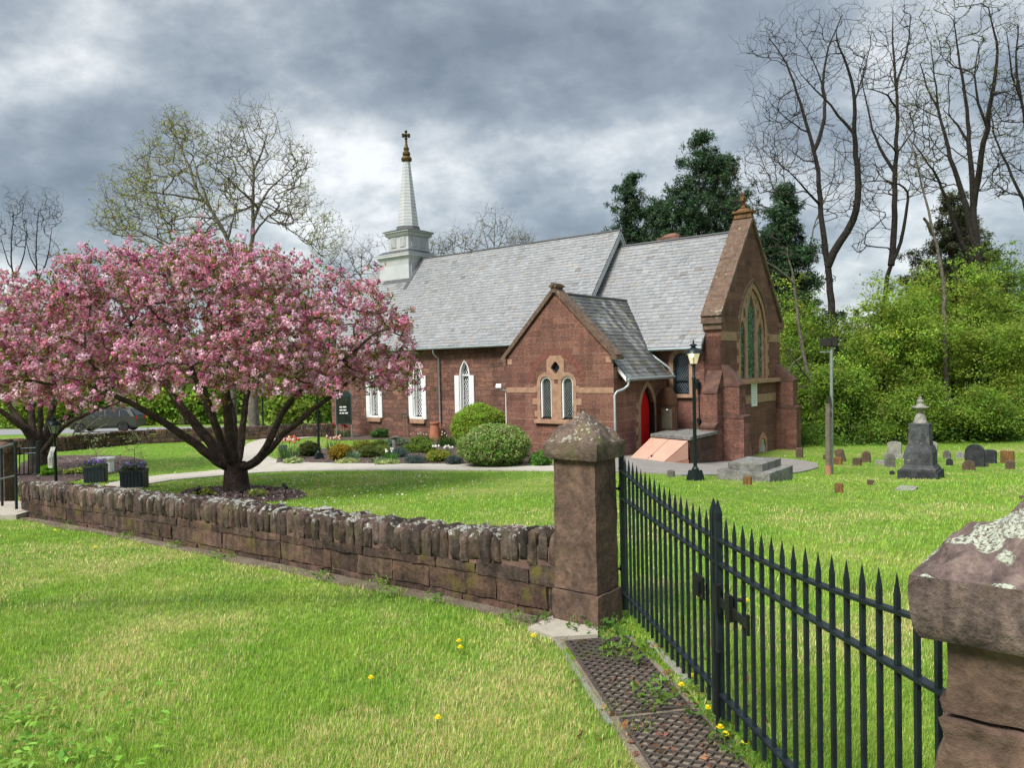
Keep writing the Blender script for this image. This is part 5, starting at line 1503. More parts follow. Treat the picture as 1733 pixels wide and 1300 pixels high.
class Skel:
    """branch network: limbs given, twigs grown to target points from the nearest limb node"""
    def __init__(s): s.p = []; s.par = []; s.r0 = []
    def limb(s, pts, r0, r1, parent=-1, sub=6, rng=None, wob=.0):
        pts = [np.asarray(p, float) for p in pts]; prev = parent; first = None
        segs = []
        for a, b in zip(pts[:-1], pts[1:]):
            k = max(2, int(np.linalg.norm(b-a)/.16*sub/6)); segs += [a+(b-a)*t/k for t in range(k)]
        segs.append(pts[-1]); segs = np.array(segs)
        for _ in range(3):                                        # soften the corners
            segs[1:-1] = .25*segs[:-2]+.5*segs[1:-1]+.25*segs[2:]
        if rng is not None and wob: segs[1:-1] += rng.normal(0, wob, segs[1:-1].shape)
        n = len(segs)
        for i_, q in enumerate(segs):
            s.p.append(q); s.par.append(prev); s.r0.append(r0+(r1-r0)*i_/(n-1)); prev = len(s.p)-1
        return prev
    def grow(s, targets, rng, tip=.006, step=.35, jit=.06, curve=.25, kpen=1.2, rmax=None, expo=.5):
        P = np.array(s.p); first = len(P)
        tg = np.asarray(targets)
        d0 = np.array([np.min(np.sum((P-t_)**2, 1)) for t_ in tg]); tg = tg[np.argsort(d0)]
        cap = len(P)+sum(12 for _ in tg)*2
        buf = np.zeros((cap+len(tg)*30, 3)); buf[:len(P)] = P; n = len(P)
        for t_ in tg:
            d = t_-buf[:n]; dist = np.linalg.norm(d, axis=1)
            cost = dist+kpen*np.maximum(0, -d[:, 2]+.15*dist)
            j = int(np.argmin(cost)); a = buf[j].copy(); L = dist[j]
            if L < .05: continue
            k = max(3, min(24, int(L/step)+1)); prev = j
            pj = s.par[j]; pd = unit(a-buf[pj]) if pj >= 0 else np.array([0, 0, 1.])
            c1 = a+pd*L*.33+np.array([0, 0, L*.06])+rng.normal(0, 1, 3)*L*curve*.16
            c2 = t_-unit(t_-a)*L*.3+np.array([0, 0, -L*.1])+rng.normal(0, 1, 3)*L*curve*.16
            for i_ in range(1, k+1):
                f = i_/k; q = a*(1-f)**3+3*c1*f*(1-f)**2+3*c2*f*f*(1-f)+t_*f**3+rng.normal(0, jit, 3)*step*.5*(1 if i_ < k else 0)
                if n >= len(buf): break
                buf[n] = q; s.p.append(q); s.par.append(prev); s.r0.append(0); prev = n; n += 1
        s.first = first; s._radii(tip, expo)
    def _radii(s, tip, expo):
        n = len(s.p); cnt = np.zeros(n); par = np.array(s.par); has = np.zeros(n, bool); has[par[par >= 0]] = True
        cnt[~has] = 1
        for i_ in range(n-1, -1, -1):
            if par[i_] >= 0: cnt[par[i_]] += cnt[i_]
        s.r = np.where(np.array(s.r0) > 0, np.array(s.r0), tip*cnt**expo)
        for i_ in range(n):
            if par[i_] >= 0: s.r[i_] = min(s.r[i_], s.r[par[i_]]*.98+1e-4) if s.r0[i_] == 0 else s.r[i_]
    def mesh(s, sel=None):
        """tapered three to seven sided cones along every edge"""
        p = np.array(s.p); par = np.array(s.par); r = s.r; out = []
        idx = np.where(par >= 0)[0]
        if sel is not None: idx = idx[sel[idx]]
        for lo, hi, k in ((0, .012, 3), (.012, .05, 5), (.05, 9, 9)):
            e = idx[(r[par[idx]] > lo) & (r[par[idx]] <= hi)]
            if not len(e): continue
            a, b = p[par[e]], p[e]; t = unit(b-a)
            ref = np.where(np.abs(t[:, 2:3]) > .9, np.array([[1., 0, 0]]), np.array([[0, 0, 1.]]))
            x = unit(np.cross(t, ref)); y = np.cross(t, x)
            ang = 2*PI*np.arange(k)/k
            ring = x[:, None]*np.cos(ang)[None, :, None]+y[:, None]*np.sin(ang)[None, :, None]
            ra = r[par[e]].copy(); par0 = np.array(s.r0)[par[e]]; child0 = np.array(s.r0)[e]
            ra = np.where((par0 > 0) & (child0 == 0), np.minimum(ra, r[e]*1.3), ra)
            va = a[:, None]-t[:, None]*ra[:, None, None]*.15+ring*ra[:, None, None]; vb = b[:, None]+ring*r[e][:, None, None]
            v = np.concatenate([va, vb], 1).reshape(-1, 3)
            j = np.arange(k); f1 = np.stack([j, (j+1) % k, k+(j+1) % k, k+j], 1)
            f = (np.arange(len(e))[:, None, None]*2*k+f1[None]).reshape(-1, 4)
            out.append((v, f))
        V_ = []; F_ = []; n = 0
        for v, f in out: V_.append(v); F_.append(f+n); n += len(v)
        return np.concatenate(V_), np.concatenate(F_)
    def twig_nodes(s, maxr): return np.array(s.p)[(s.r < maxr) & (np.arange(len(s.p)) >= getattr(s, 'first', 0))]

# ------------------------------------------------------------------ the two flowering cherries
def cherry(base_px, Y, limbs, dome, label, rng, ntw, trunk_r, xyoff=(0, 0), mod=None):
    base = np.array([at(base_px[0], base_px[1], Y)[0]+xyoff[0], Y, 0.0]); base[2] = gz(base[0], base[1])
    t = thing('cherry_tree', base, label, 'cherry tree')
    sk = Skel(); fork = base+np.array([0, 0, .62])
    root = sk.limb([base-np.array([0, 0, .15]), base+np.array([.01, 0, .25]), fork], trunk_r*1.12, trunk_r*.82)
    for L in limbs:
        pts = [fork+np.array([0, 0, -.12])]
        m_ = len(L['px'])
        for i_, (x, y) in enumerate(L['px']):
            pts.append(at(x, y, Y+L['dy']*(i_+1)/m_))
        sk.limb(pts, L['r']*.76, L['r1'], root-1, rng=rng, wob=.008)
    tg = dome(rng, ntw)
    sk.grow(tg, rng, tip=.0042, step=.22, jit=.12, curve=.35, kpen=.9)
    v, f = sk.mesh()
    part_np('trunk', v, f, None, M['bark_cherry'], t, True)
    tw = sk.twig_nodes(.0105)
    # blossom puffs: each a ball of petals
    n = len(tw); pick = tw[rng.random(n) < .36]
    pc = pick+rng.normal(0, .05, pick.shape)
    # a second layer hugging the twig ends
    extra = tg[rng.integers(0, len(tg), int(len(tg)*1.25))]; pc = np.concatenate([pc, extra+rng.normal(0, .085, extra.shape)])
    A_ = Acc(); k = 24
    cl = jitcol(rng, (.64, .275, .39), len(pc), .15, .05)
    w = rng.random(len(pc)); cl[w < .4] = jitcol(rng, (.84, .54, .65), int((w < .4).sum()), .1, .03); cl[w > .88] = jitcol(rng, (.5, .14, .26), int((w > .88).sum()), .15, .06)
    rr = rng.uniform(.04, .09, len(pc))
    c = np.repeat(pc, k, 0); d = unit(rng.normal(size=c.shape)); c = c+d*np.repeat(rr, k)[:, None]*rng.uniform(.5, 1.0, (len(c), 1))
    col = np.repeat(cl, k, 0)*np.exp(rng.normal(0, .12, (len(c), 1)))
    A_.add(*leaf_quads(c, rng.uniform(.018, .03, len(c)), rng, np.clip(col, 0, 1), .75, nrm_bias=d*1.2))
    v, f, c_ = A_.get(); part_np('blossom', v, f, c_, M['blossom'], t)
    m_ = int(len(pc)*4.0); q = np.concatenate([tw, tg]); q = q[rng.integers(0, len(q), m_)]+rng.normal(0, .07, (m_, 3))
    lc = jitcol(rng, (.13, .2, .025), m_, .3, .08); br = rng.random(m_) < .36; lc[br] = jitcol(rng, (.3, .14, .045), int(br.sum()), .25, .08)
    v, f, c_ = leaf_quads(q, rng.uniform(.03, .055, m_), rng, lc, .42, up=.4); part_np('foliage', v, f, c_, M['leaf'], t)
    return t
Y1 = 16.1
def dome1(rng, n):
    out = []
    c = at(362, 665, Y1); sx = Y1/FPX
    while len(out) < n:
        th = rng.uniform(0, 2*PI); rad_ = math.sqrt(rng.random()); x = rad_*math.cos(th); y = rad_*math.sin(th)
        Xl = 345*sx if x > 0 else 360*sx
        X = c[0]+x*Xl; Yv = Y1+y*3.6
        ang = math.atan2(y, x)
        bump_ = 1+.1*math.sin(ang*5+1)+.07*math.sin(ang*9+2.4)
        top = 2.85*max(0, 1-(rad_/bump_)**2.3)**.62+.35+.3*mnoise.noise(Vector((X*.9, Yv*.9, 3)))
        if rad_ > bump_: continue
        bot = .12-.5*max(0, rad_-.55)+.9*max(0, .45-rad_)+.45*mnoise.noise(Vector((X*1.1, Yv*1.1, 9)))
        f = rng.random()**.75
        z_ = bot+(top-bot)*f
        # leave gaps so that sky and limbs show
        if mnoise.noise(Vector((X*.95, Yv*.95, z_*1.25+4))) < -.13: continue
        out.append((X, Yv, c[2]+z_))
    for _ in range(70):                                            # shoots standing out of the dome
        q = np.array(out[rng.integers(0, n)]); r_ = np.array([q[0]-c[0], q[1]-Y1, 0]); out.append(tuple(q+r_*.1+np.array([0, 0, rng.uniform(.25, .6)]) if q[2] > c[2]+1.6 else q+r_*.09))
    return np.array(out)
limbs1 = [dict(px=[(378, 790), (335, 755), (291, 724), (233, 688), (175, 660), (105, 640)], dy=-.9, r=.15, r1=.03),
          dict(px=[(384, 785), (345, 735), (307, 691), (277, 641), (245, 585), (205, 520)], dy=.6, r=.17, r1=.035),
          dict(px=[(388, 780), (371, 735), (338, 660), (318, 600), (296, 520), (262, 452)], dy=1.6, r=.13, r1=.03),
          dict(px=[(395, 770), (388, 730), (385, 691), (377, 608), (372, 540), (388, 485), (425, 440)], dy=-.6, r=.15, r1=.03),
          dict(px=[(405, 780), (410, 735), (415, 677), (432, 620), (470, 560), (520, 510)], dy=1.8, r=.11, r1=.025),
          dict(px=[(420, 792), (447, 768), (470, 715), (492, 674), (527, 648), (580, 610), (640, 560)], dy=-1.0, r=.12, r1=.025),
          dict(px=[(422, 796), (447, 772), (480, 735), (518, 703), (571, 662), (620, 625), (665, 600)], dy=.8, r=.11, r1=.022),
          dict(px=[(382, 770), (360, 700), (340, 640), (300, 610), (230, 590)], dy=-2.6, r=.1, r1=.02),
          dict(px=[(400, 760), (395, 690), (360, 610), (340, 560)], dy=3.0, r=.1, r1=.02)]
cherry((400, 838), Y1, limbs1, dome1, 'big spreading pink cherry with forked trunk on the near lawn', np.random.default_rng(21), 3300, .27)
Y2 = 22.5
def dome2(rng, n):
    out = []; c = at(40, 690, Y2); sx = Y2/FPX
    while len(out) < n:
        th = rng.uniform(0, 2*PI); rad_ = math.sqrt(rng.random()); x = rad_*math.cos(th); y = rad_*math.sin(th)
        X = c[0]+x*190*sx; Yv = Y2+y*3.2
        top = 3.7*max(0, 1-rad_**2.2)**.6+.4
        bot = .1+.9*max(0, .5-rad_)+.5*mnoise.noise(Vector((X, Yv, 2)))
        z_ = bot+(top-bot)*rng.random()**.75
        if mnoise.noise(Vector((X*.9, Yv*.9, z_*1.2+14))) < -.13: continue
        out.append((X, Yv, c[2]+z_))
    return np.array(out)
limbs2 = [dict(px=[(50, 735), (30, 715), (0, 695), (-50, 660)], dy=-1, r=.17, r1=.03), dict(px=[(48, 730), (25, 700), (2, 668), (-30, 610)], dy=.6, r=.17, r1=.03),
          dict(px=[(53, 725), (55, 680), (60, 640), (50, 560)], dy=1.5, r=.17, r1=.03), dict(px=[(68, 730), (70, 690), (66, 650), (90, 560)], dy=-.4, r=.12, r1=.03),
          dict(px=[(80, 730), (88, 690), (100, 665), (125, 620), (160, 560)], dy=.8, r=.15, r1=.03), dict(px=[(90, 740), (115, 715), (160, 695), (195, 685), (215, 670)], dy=-1.2, r=.12, r1=.022),
          dict(px=[(85, 735), (110, 705), (135, 688), (170, 650)], dy=1.0, r=.11, r1=.022)]
cherry((68, 795), Y2, limbs2, dome2, 'second pink cherry partly out of the picture behind the short lantern', np.random.default_rng(22), 1500, .33)

# ------------------------------------------------------------------ bare and budding trees
def px_tree(name, label, cat, Y, base_px, limbs, rng, targets, bark, tip=.012, leafcol=None, nleaf=0, lsize=.06, group=None, step=.7, jit=.022, leafr=.03, expo=.42, curve=.08, fine=2.6, fsc=1.0, rs=.85):
    """limbs: (list of pixels, depth change, r0, r1); targets(rng) gives points the twigs grow to"""
    b = at(base_px[0], base_px[1], Y); base = (b[0], Y, float(gz(b[0], Y)))
    t = thing(name, base, label, cat, group)
    sk = Skel()
    for px, dy, r0, r1 in limbs:
        m_ = len(px); pp = [at(x, y, Y+dy*i_/max(1, m_-1)) for i_, (x, y) in enumerate(px)]; par = -1
        if sk.p:
            D = np.array(sk.p)-pp[0]; D[:, 1] *= .3; par = int(np.argmin((D**2).sum(1))); sh = np.array(sk.p[par])-pp[0]
            pp = [q+sh*max(0, 1-i_/2.5) for i_, q in enumerate(pp)]
        sk.limb(pp, r0*rs, r1*rs, par, sub=2, rng=rng, wob=.02)
    tg = targets(rng); sk.grow(tg, rng, tip=tip, step=step, jit=jit, curve=curve, kpen=1.6, expo=expo); f0 = sk.first
    tw = np.array(sk.p)[f0:]; m_ = int(len(tg)*fine)                 # a second order of fine twigs
    q = tw[rng.integers(0, len(tw), m_)]; ax = np.array(sk.p)[:f0].mean(0); od = q-ax; od[:, 2] *= .3; d = unit(rng.normal(size=(m_, 3))*.75+np.array([0, 0, .7])+unit(od)*.7); sk.grow(q+d*rng.uniform(.35, 1.15, (m_, 1))*fsc, rng, tip=tip, step=.35*fsc, jit=jit, curve=curve, kpen=.8, expo=expo); sk.first = f0
    r = sk.r; n = len(sk.p); thick = np.array(sk.r0) > 0
    v, f = sk.mesh(thick); part_np('trunk', v, f, None, bark, t, True)
    v, f = sk.mesh(~thick); part_np('crown', v, f, None, M['bark_twig'] if bark is not M['bark_dark'] else M['bark_dark'], t)
    if nleaf:
        tw = sk.twig_nodes(leafr); q = tw[rng.integers(0, len(tw), nleaf)]+rng.normal(0, lsize*1.2, (nleaf, 3))
        v, f, c_ = leaf_quads(q, lsize*rng.uniform(.6, 1.3, nleaf), rng, jitcol(rng, leafcol, nleaf, .25, .1), .5); part_np('foliage', v, f, c_, M['leaf'], t)
    return t
def fan(pts, Y, spread, n, dyr=3.0, up=18):
    """targets scattered round given crown pixels"""
    def g(rng):
        out = []
        for _ in range(n):
            x, y, s = pts[rng.integers(0, len(pts))]
            a = rng.uniform(0, 2*PI); r = s*math.sqrt(rng.random())*spread
            out.append(at(x+r*math.cos(a), y+r*math.sin(a), Y+rng.normal(0, dyr*s/60)))
        return np.array(out)
    return g
YR = 38.0
q8 = lambda L: [(1200+x*.4309, y*.4309) for x, y in L]
bd = M['bark_dark']
px_tree('bare_tree', 'tall bare dark tree forking low into two stems, nearest the church', 'tree', YR, (1418, 770),
        [(q8([(500, 1790), (492, 1300), (475, 1150), (468, 1040), (445, 900), (435, 800), (430, 680), (415, 590), (380, 480), (335, 320), (290, 210), (235, 150)]), 1, .3, .03),
         (q8([(475, 1060), (515, 960), (580, 870), (590, 740), (575, 600), (570, 530), (575, 400), (560, 300), (505, 180), (500, 130)]), -2, .24, .03),
         (q8([(415, 590), (458, 490), (460, 430), (442, 300), (480, 150), (522, 60)]), 2, .13, .025), (q8([(570, 530), (480, 420), (415, 345), (360, 290)]), -1.5, .09, .02),
         (q8([(432, 800), (385, 760), (340, 690), (285, 655)]), -1, .08, .02), (q8([(415, 610), (370, 622), (325, 590)]), 1, .06, .02), (q8([(445, 300), (410, 200), (360, 150)]), 1, .05, .018),
         (q8([(575, 420), (625, 250), (640, 130)]), 1, .05, .018), (q8([(385, 490), (300, 455), (240, 400)]), -1, .05, .018)],
        np.random.default_rng(31), fan([(1300, 75, 45), (1325, 120, 55), (1350, 60, 45), (1395, 60, 50), (1430, 60, 45), (1420, 110, 50), (1375, 150, 55), (1310, 190, 50), (1340, 230, 60), (1455, 120, 50), (1395, 220, 55), (1330, 290, 50), (1450, 240, 45), (1440, 330, 50)], YR, 1, 420, 2.5), bd, .0065)
px_tree('bare_tree', 'tall bare dark tree with a crooked hooked limb, middle of the tall group', 'tree', YR+2, (1500, 770),
        [(q8([(700, 1790), (690, 1200), (690, 1085), (740, 1000), (772, 900), (770, 800), (800, 745), (745, 725), (690, 705)]), -1, .26, .04),
         (q8([(705, 1060), (722, 960), (725, 850), (730, 680), (737, 560), (740, 420), (728, 310), (775, 250), (785, 150), (792, 60)]), 1, .2, .03),
         (q8([(722, 690), (680, 620), (645, 545), (635, 470), (610, 380), (600, 300)]), 2, .11, .025), (q8([(738, 400), (700, 350), (620, 342)]), -1, .07, .02), (q8([(726, 310), (718, 200), (715, 110), (722, 40)]), 1, .09, .022),
         (q8([(735, 590), (700, 545), (650, 510)]), -1, .06, .02), (q8([(736, 600), (780, 540), (830, 470)]), 1, .06, .02), (q8([(745, 725), (690, 705), (620, 715)]), 1, .05, .018)],
        np.random.default_rng(32), fan([(1510, 40, 45), (1540, 50, 50), (1480, 90, 45), (1510, 110, 50), (1545, 120, 45), (1465, 150, 45), (1475, 220, 50), (1545, 210, 45), (1500, 290, 45), (1465, 310, 40), (1540, 300, 40), (1470, 390, 40)], YR+2, 1, 330, 2.5), bd, .0065)
px_tree('bare_tree', 'massive bare dark tree splitting into several upright stems, at the far right group', 'tree', YR-1, (1655, 770),
        [(q8([(1100, 1790), (1088, 1220), (1060, 1050), (1042, 900), (1035, 720), (1020, 560), (1015, 430), (985, 250), (960, 80)]), 1, .36, .03),
         (q8([(1040, 800), (1065, 650), (1080, 560), (1100, 440), (1112, 380), (1140, 200), (1098, 30)]), -1.5, .19, .03), (q8([(1050, 980), (1020, 860), (985, 730), (935, 580), (905, 430), (850, 340), (830, 250)]), 2, .2, .03),
         (q8([(1050, 1180), (1000, 1020), (965, 900), (905, 700), (860, 640), (800, 560)]), -1, .18, .03), (q8([(1020, 560), (975, 490), (920, 430)]), 1, .09, .02), (q8([(1110, 400), (1160, 370), (1200, 380)]), 1, .07, .02),
         (q8([(1090, 500), (1050, 400), (1030, 300), (1060, 180)]), -1, .09, .02), (q8([(905, 440), (880, 280), (870, 150)]), 1, .07, .02)],
        np.random.default_rng(33), fan([(1600, 40, 50), (1640, 50, 50), (1680, 30, 50), (1570, 110, 50), (1620, 110, 55), (1670, 120, 55), (1700, 150, 45), (1570, 200, 50), (1640, 190, 55), (1690, 230, 45), (1590, 270, 50), (1550, 180, 40), (1560, 300, 45), (1680, 300, 35)], YR-1, 1, 480, 2.6), bd, .0065, (.2, .23, .05), 2600, .05)
px_tree('bare_tree', 'leaning bare tree whose trunk rises outside the picture at its edge', 'tree', YR-3, (1775, 770),
        [(q8([(1330, 1790), (1290, 1000), (1237, 790), (1190, 690), (1150, 610), (1115, 530), (1105, 440)]), 1, .24, .03), (q8([(1290, 1000), (1270, 700), (1230, 400), (1200, 250), (1215, 100)]), -1, .16, .03), (q8([(1230, 400), (1190, 300), (1170, 130)]), -1, .07, .02)],
        np.random.default_rng(34), fan([(1720, 60, 40), (1710, 150, 45), (1690, 230, 40), (1720, 220, 45), (1700, 300, 35), (1760, 100, 60), (1780, 250, 60)], YR-3, 1, 170, 2), bd, .0065)
px_tree('dead_tree', 'dead snag with a broken forked top, leaning between the bare trees', 'tree', YR-4, (1597, 770),
        [(q8([(935, 1790), (922, 1090), (885, 920), (850, 780), (820, 680), (805, 560), (755, 470)]), 1, .17, .025), (q8([(890, 940), (870, 900), (845, 860)]), 0, .1, .07)],
        np.random.default_rng(35), fan([(1540, 230, 35), (1560, 280, 35)], YR-4, 1, 26, 1), M['bark_grey'], .009)
px_tree('bare_tree', 'thin bare saplings with fine twigs behind the east gable of the church', 'tree', YR+6, (1330, 770),
        [(q8([(350, 1790), (330, 1100), (300, 800), (290, 600), (260, 480)]), 1, .13, .02), (q8([(480, 1500), (490, 900), (520, 700), (500, 560)]), 1, .1, .02), (q8([(310, 900), (240, 700), (180, 560)]), 1, .07, .02)],
        np.random.default_rng(36), fan([(1300, 250, 50), (1285, 290, 40), (1330, 240, 45), (1350, 290, 45), (1400, 290, 45), (1420, 330, 40), (1270, 330, 35)], YR+6, 1, 260, 2), M['bark_grey'], .007)
px_tree('dead_tree', 'grey dead tree with bare drooping branches close to the east end of the church', 'tree', 33.5, (1372, 760),
        [([(1392, 790), (1380, 690), (1368, 640), (1352, 560), (1345, 480), (1335, 440)], 0, .14, .05), ([(1345, 480), (1300, 440), (1280, 438)], -1, .08, .03), ([(1366, 640), (1340, 610), (1325, 580)], -1, .05, .02), ([(1362, 600), (1330, 625), (1322, 650)], -1, .035, .012)],
        np.random.default_rng(37), fan([(1330, 600, 30), (1345, 640, 25), (1320, 430, 30), (1360, 450, 35), (1325, 640, 20)], 33.5, 1, 60, 1), M['bark_grey'], .006)
# budding trees behind the cherry
YB = 55.0
z1 = lambda L: [(x*.3462, 180+y*.3462) for x, y in L]
px_tree('budding_tree', 'tall round-crowned tree in first pale green bud, behind the big cherry', 'tree', YB, (430, 735),
        [(z1([(1240, 1650), (1225, 710), (1240, 600), (1235, 480), (1240, 340), (1245, 285), (1200, 170), (1180, 80)]), 1, .42, .04), (z1([(1240, 570), (1290, 440), (1360, 360), (1440, 300)]), 2, .14, .03), (z1([(1240, 500), (1190, 430), (1120, 370), (1060, 300)]), -2, .14, .03),
         (z1([(1243, 300), (1290, 210), (1310, 110)]), 1, .12, .03), (z1([(1235, 650), (1300, 540), (1400, 490), (1470, 470)]), -2, .1, .03), (z1([(1230, 380), (1180, 300), (1110, 200)]), 1, .09, .03)],
        np.random.default_rng(41), fan([(425, 215, 45), (400, 240, 50), (450, 230, 45), (380, 285, 50), (470, 270, 50), (420, 290, 55), (500, 275, 25), (400, 330, 45), (460, 330, 50), (500, 350, 40), (370, 240, 30)], YB, 1, 620, 5), M['bark_grey'], .0085, (.32, .34, .11), 1500, .075)
px_tree('budding_tree', 'leaning tree with long sweeping limbs in yellow-green bud, behind the big cherry', 'tree', YB-2, (395, 735),
        [(z1([(1140, 1600), (1130, 680), (1070, 560), (1000, 460), (940, 380), (850, 320), (760, 270)]), 1, .32, .04), (z1([(1110, 640), (1150, 500), (1160, 430)]), 1, .12, .03), (z1([(1000, 460), (900, 440), (800, 420), (700, 420)]), -2, .12, .03),
         (z1([(940, 380), (920, 280), (870, 180), (840, 90)]), 2, .11, .03), (z1([(1080, 650), (1000, 480), (960, 330), (940, 240)]), 1, .16, .03), (z1([(1010, 560), (880, 540), (780, 580)]), 1, .08, .03)],
        np.random.default_rng(42), fan([(270, 265, 45), (300, 235, 40), (330, 270, 50), (230, 310, 40), (290, 320, 55), (350, 310, 50), (250, 360, 50), (310, 370, 50), (210, 360, 35), (370, 360, 40), (300, 215, 22)], YB-2, 1, 620, 5), M['bark_grey'], .0085, (.34, .36, .1), 3600, .08)
px_tree('budding_tree', 'wide hazy tree in yellow-green bud, furthest of the budding trees', 'tree', YB+8, (300, 735),
        [(z1([(900, 1600), (880, 800), (830, 620), (780, 500), (740, 400)]), 1, .26, .04), (z1([(860, 700), (760, 640), (660, 600), (560, 560)]), -1, .12, .03), (z1([(870, 760), (960, 620), (1000, 500)]), 1, .12, .03)],
        np.random.default_rng(43), fan([(200, 330, 45), (230, 370, 50), (280, 390, 55), (330, 400, 45), (180, 370, 30), (250, 300, 35), (520, 370, 40), (550, 400, 35), (500, 330, 30)], YB+8, 1, 460, 5), M['bark_grey'], .008, (.36, .38, .12), 3600, .08)
for k, (x0, lab, pts) in enumerate(((20, 'far slim bare tree beyond the street, the one at the picture edge', [(15, 360, 30), (30, 340, 25), (10, 400, 30), (35, 390, 25)]), (62, 'far slim bare tree beyond the street, nearer the cherries', [(70, 350, 30), (55, 380, 30), (85, 370, 22), (75, 420, 28)]))):
    px_tree('bare_tree', lab, 'tree', 70, (x0, 735), [([(x0+3, 735), (x0+2, 480), (x0-2, 420), (x0+3, 360)], 1, .2, .04), ([(x0+2, 480), (x0+20, 440), (x0+26, 390)], 1, .09, .03), ([(x0+1, 470), (x0-16, 430), (x0-20, 400)], 1, .08, .03)],
            np.random.default_rng(50+k), fan(pts, 70, 1, 130, 3), bd, .0075, group='far bare trees')
for k, (x0, lab, pts, top) in enumerate(((835, 'far pale bare tree rising over the nave ridge, the tallest there', [(835, 375, 32), (815, 395, 30), (860, 390, 30), (840, 410, 30)], 360), (785, 'far pale bare tree over the nave ridge, nearer the spire', [(785, 405, 25), (770, 415, 22), (800, 410, 20)], 395),
                                       (745, 'small far bare tree just behind the belfry', [(740, 415, 20), (755, 420, 20), (730, 430, 15)], 405), (882, 'low far bare tree at the end of the row over the nave ridge', [(880, 405, 18), (870, 415, 15), (890, 410, 12)], 395),
                                       (610, 'far bare tree between cherry and belfry', [(610, 420, 30), (590, 440, 30), (630, 430, 25), (605, 460, 30)], 410), (575, 'far bare tree close to the cherry crown', [(560, 440, 25), (580, 450, 25), (550, 420, 25), (640, 460, 25)], 425))):
    px_tree('bare_tree', lab, 'tree', 85, (x0, 700), [([(x0, 730), (x0, 500), (x0+2, top+20)], 1, .2, .04), ([(x0, 470), (x0-14, top+40), (x0-20, top+20)], 1, .09, .03), ([(x0, 460), (x0+14, top+40), (x0+22, top+22)], 1, .09, .03)],
            np.random.default_rng(60+k), fan(pts, 85, 1, 150, 4), M['bark_grey'], .0085, (.3, .28, .15), 250, .09, group='far bare trees')

# ------------------------------------------------------------------ leafy shrubs and trees
def leafy(name, label, cat, base, blobs, rng, ncl, nl, clr, lsize, col, stems=None, group=None, mat='leaf', dv=.22, width=.5, bark=None, up=.5, shell=.35, lump=1.0):
    t = thing(name, base, label, cat, group)
    A_ = Acc(); tot = sum(b[1][0]*b[1][1]*b[1][2] for b in blobs)**(1) or 1
    wts = np.array([(b[1][0]*b[1][1]+b[1][1]*b[1][2]+b[1][0]*b[1][2]) for b in blobs]); wts = wts/wts.sum()
    ends = []
    for (c, r), w in zip(blobs, wts):
        n = max(3, int(ncl*w)); cc = blob_points(rng, n, c, r, shell, None, lump); ends.append(cc)
        cc = cc[cc[:, 2] > gz(cc[:, 0], cc[:, 1])+.05]
        n = len(cc)
        if not n: continue
        g_ = jitcol(rng, col, n, dv, .08)
        p = np.repeat(cc, nl, 0)+rng.normal(0, 1, (n*nl, 3))*np.array([1, 1, .62])*clr
        cl = np.repeat(g_, nl, 0)*np.exp(rng.normal(0, .16, (n*nl, 1)))
        out = unit(p-np.asarray(c))
        A_.add(*leaf_quads(p, lsize*rng.uniform(.6, 1.3, n*nl), rng, np.clip(cl, 0, 1), width, up=up, nrm_bias=out*.5))
    v, f, c_ = A_.get(); part_np('foliage' if cat != 'tree' else 'crown', v, f, c_, M[mat], t)
    sk = Skel(); E_ = np.concatenate(ends)
    b = np.asarray(base, float)
    if stems:
        for pts, r0, r1 in stems: sk.limb(pts, r0, r1, -1, sub=2, rng=rng, wob=.01)
    else:
        sk.limb([b-np.array([0, 0, .1]), b+np.array([0, 0, .15])], .03, .02)
    sk.grow(E_[rng.random(len(E_)) < .5], rng, tip=.006 if cat != 'tree' else .008, step=.4)
    v, f = sk.mesh(); part_np('trunk' if cat == 'tree' else 'stem', v, f, None, bark or M['bark_dark'], t)
    return t
# woodland edge along the churchyard: name, label, px centre, base px y, half width px, top px, depth, colour
LG = (.27, .38, .055); MG = (.2, .31, .042); DG = (.085, .15, .027)
WOOD = [('bright lime-green bush tree rising behind the obelisk', 1500, 742, 95, 455, 34, LG, .09), ('tall lime-green bush tree between bare trees, highest of the leafy edge', 1600, 745, 105, 440, 35.5, LG, .09),
        ('lime-green bush tree behind the black gravestones', 1690, 748, 90, 520, 33, LG, .085), ('mid-green bush tree beside the church buttress, behind the pole', 1372, 742, 62, 500, 37, MG, .09),
        ('fresh green bush tree crowding against the church gable', 1345, 745, 55, 455, 39, LG, .09), ('mid-green bush behind the light pole, low and dense', 1425, 752, 60, 590, 32.5, MG, .085), ('deep green bush low behind the obelisk', 1540, 756, 75, 640, 31.6, MG, .08),
        ('mid-green bush low behind the rust-streaked gravestone', 1655, 762, 75, 650, 31.2, MG, .08), ('dark leafy tree at the picture edge, tall behind the lime bushes', 1725, 745, 80, 400, 42, MG, .1),
        ('bright spring tree crown beyond the massive bare tree', 1705, 745, 60, 420, 46, (.14, .27, .015), .1), ('dark green tree beyond the gable of the church', 1335, 742, 40, 440, 44, DG, .1), ('lime-green tree cut by the picture edge', 1790, 752, 95, 470, 35, LG, .09)]
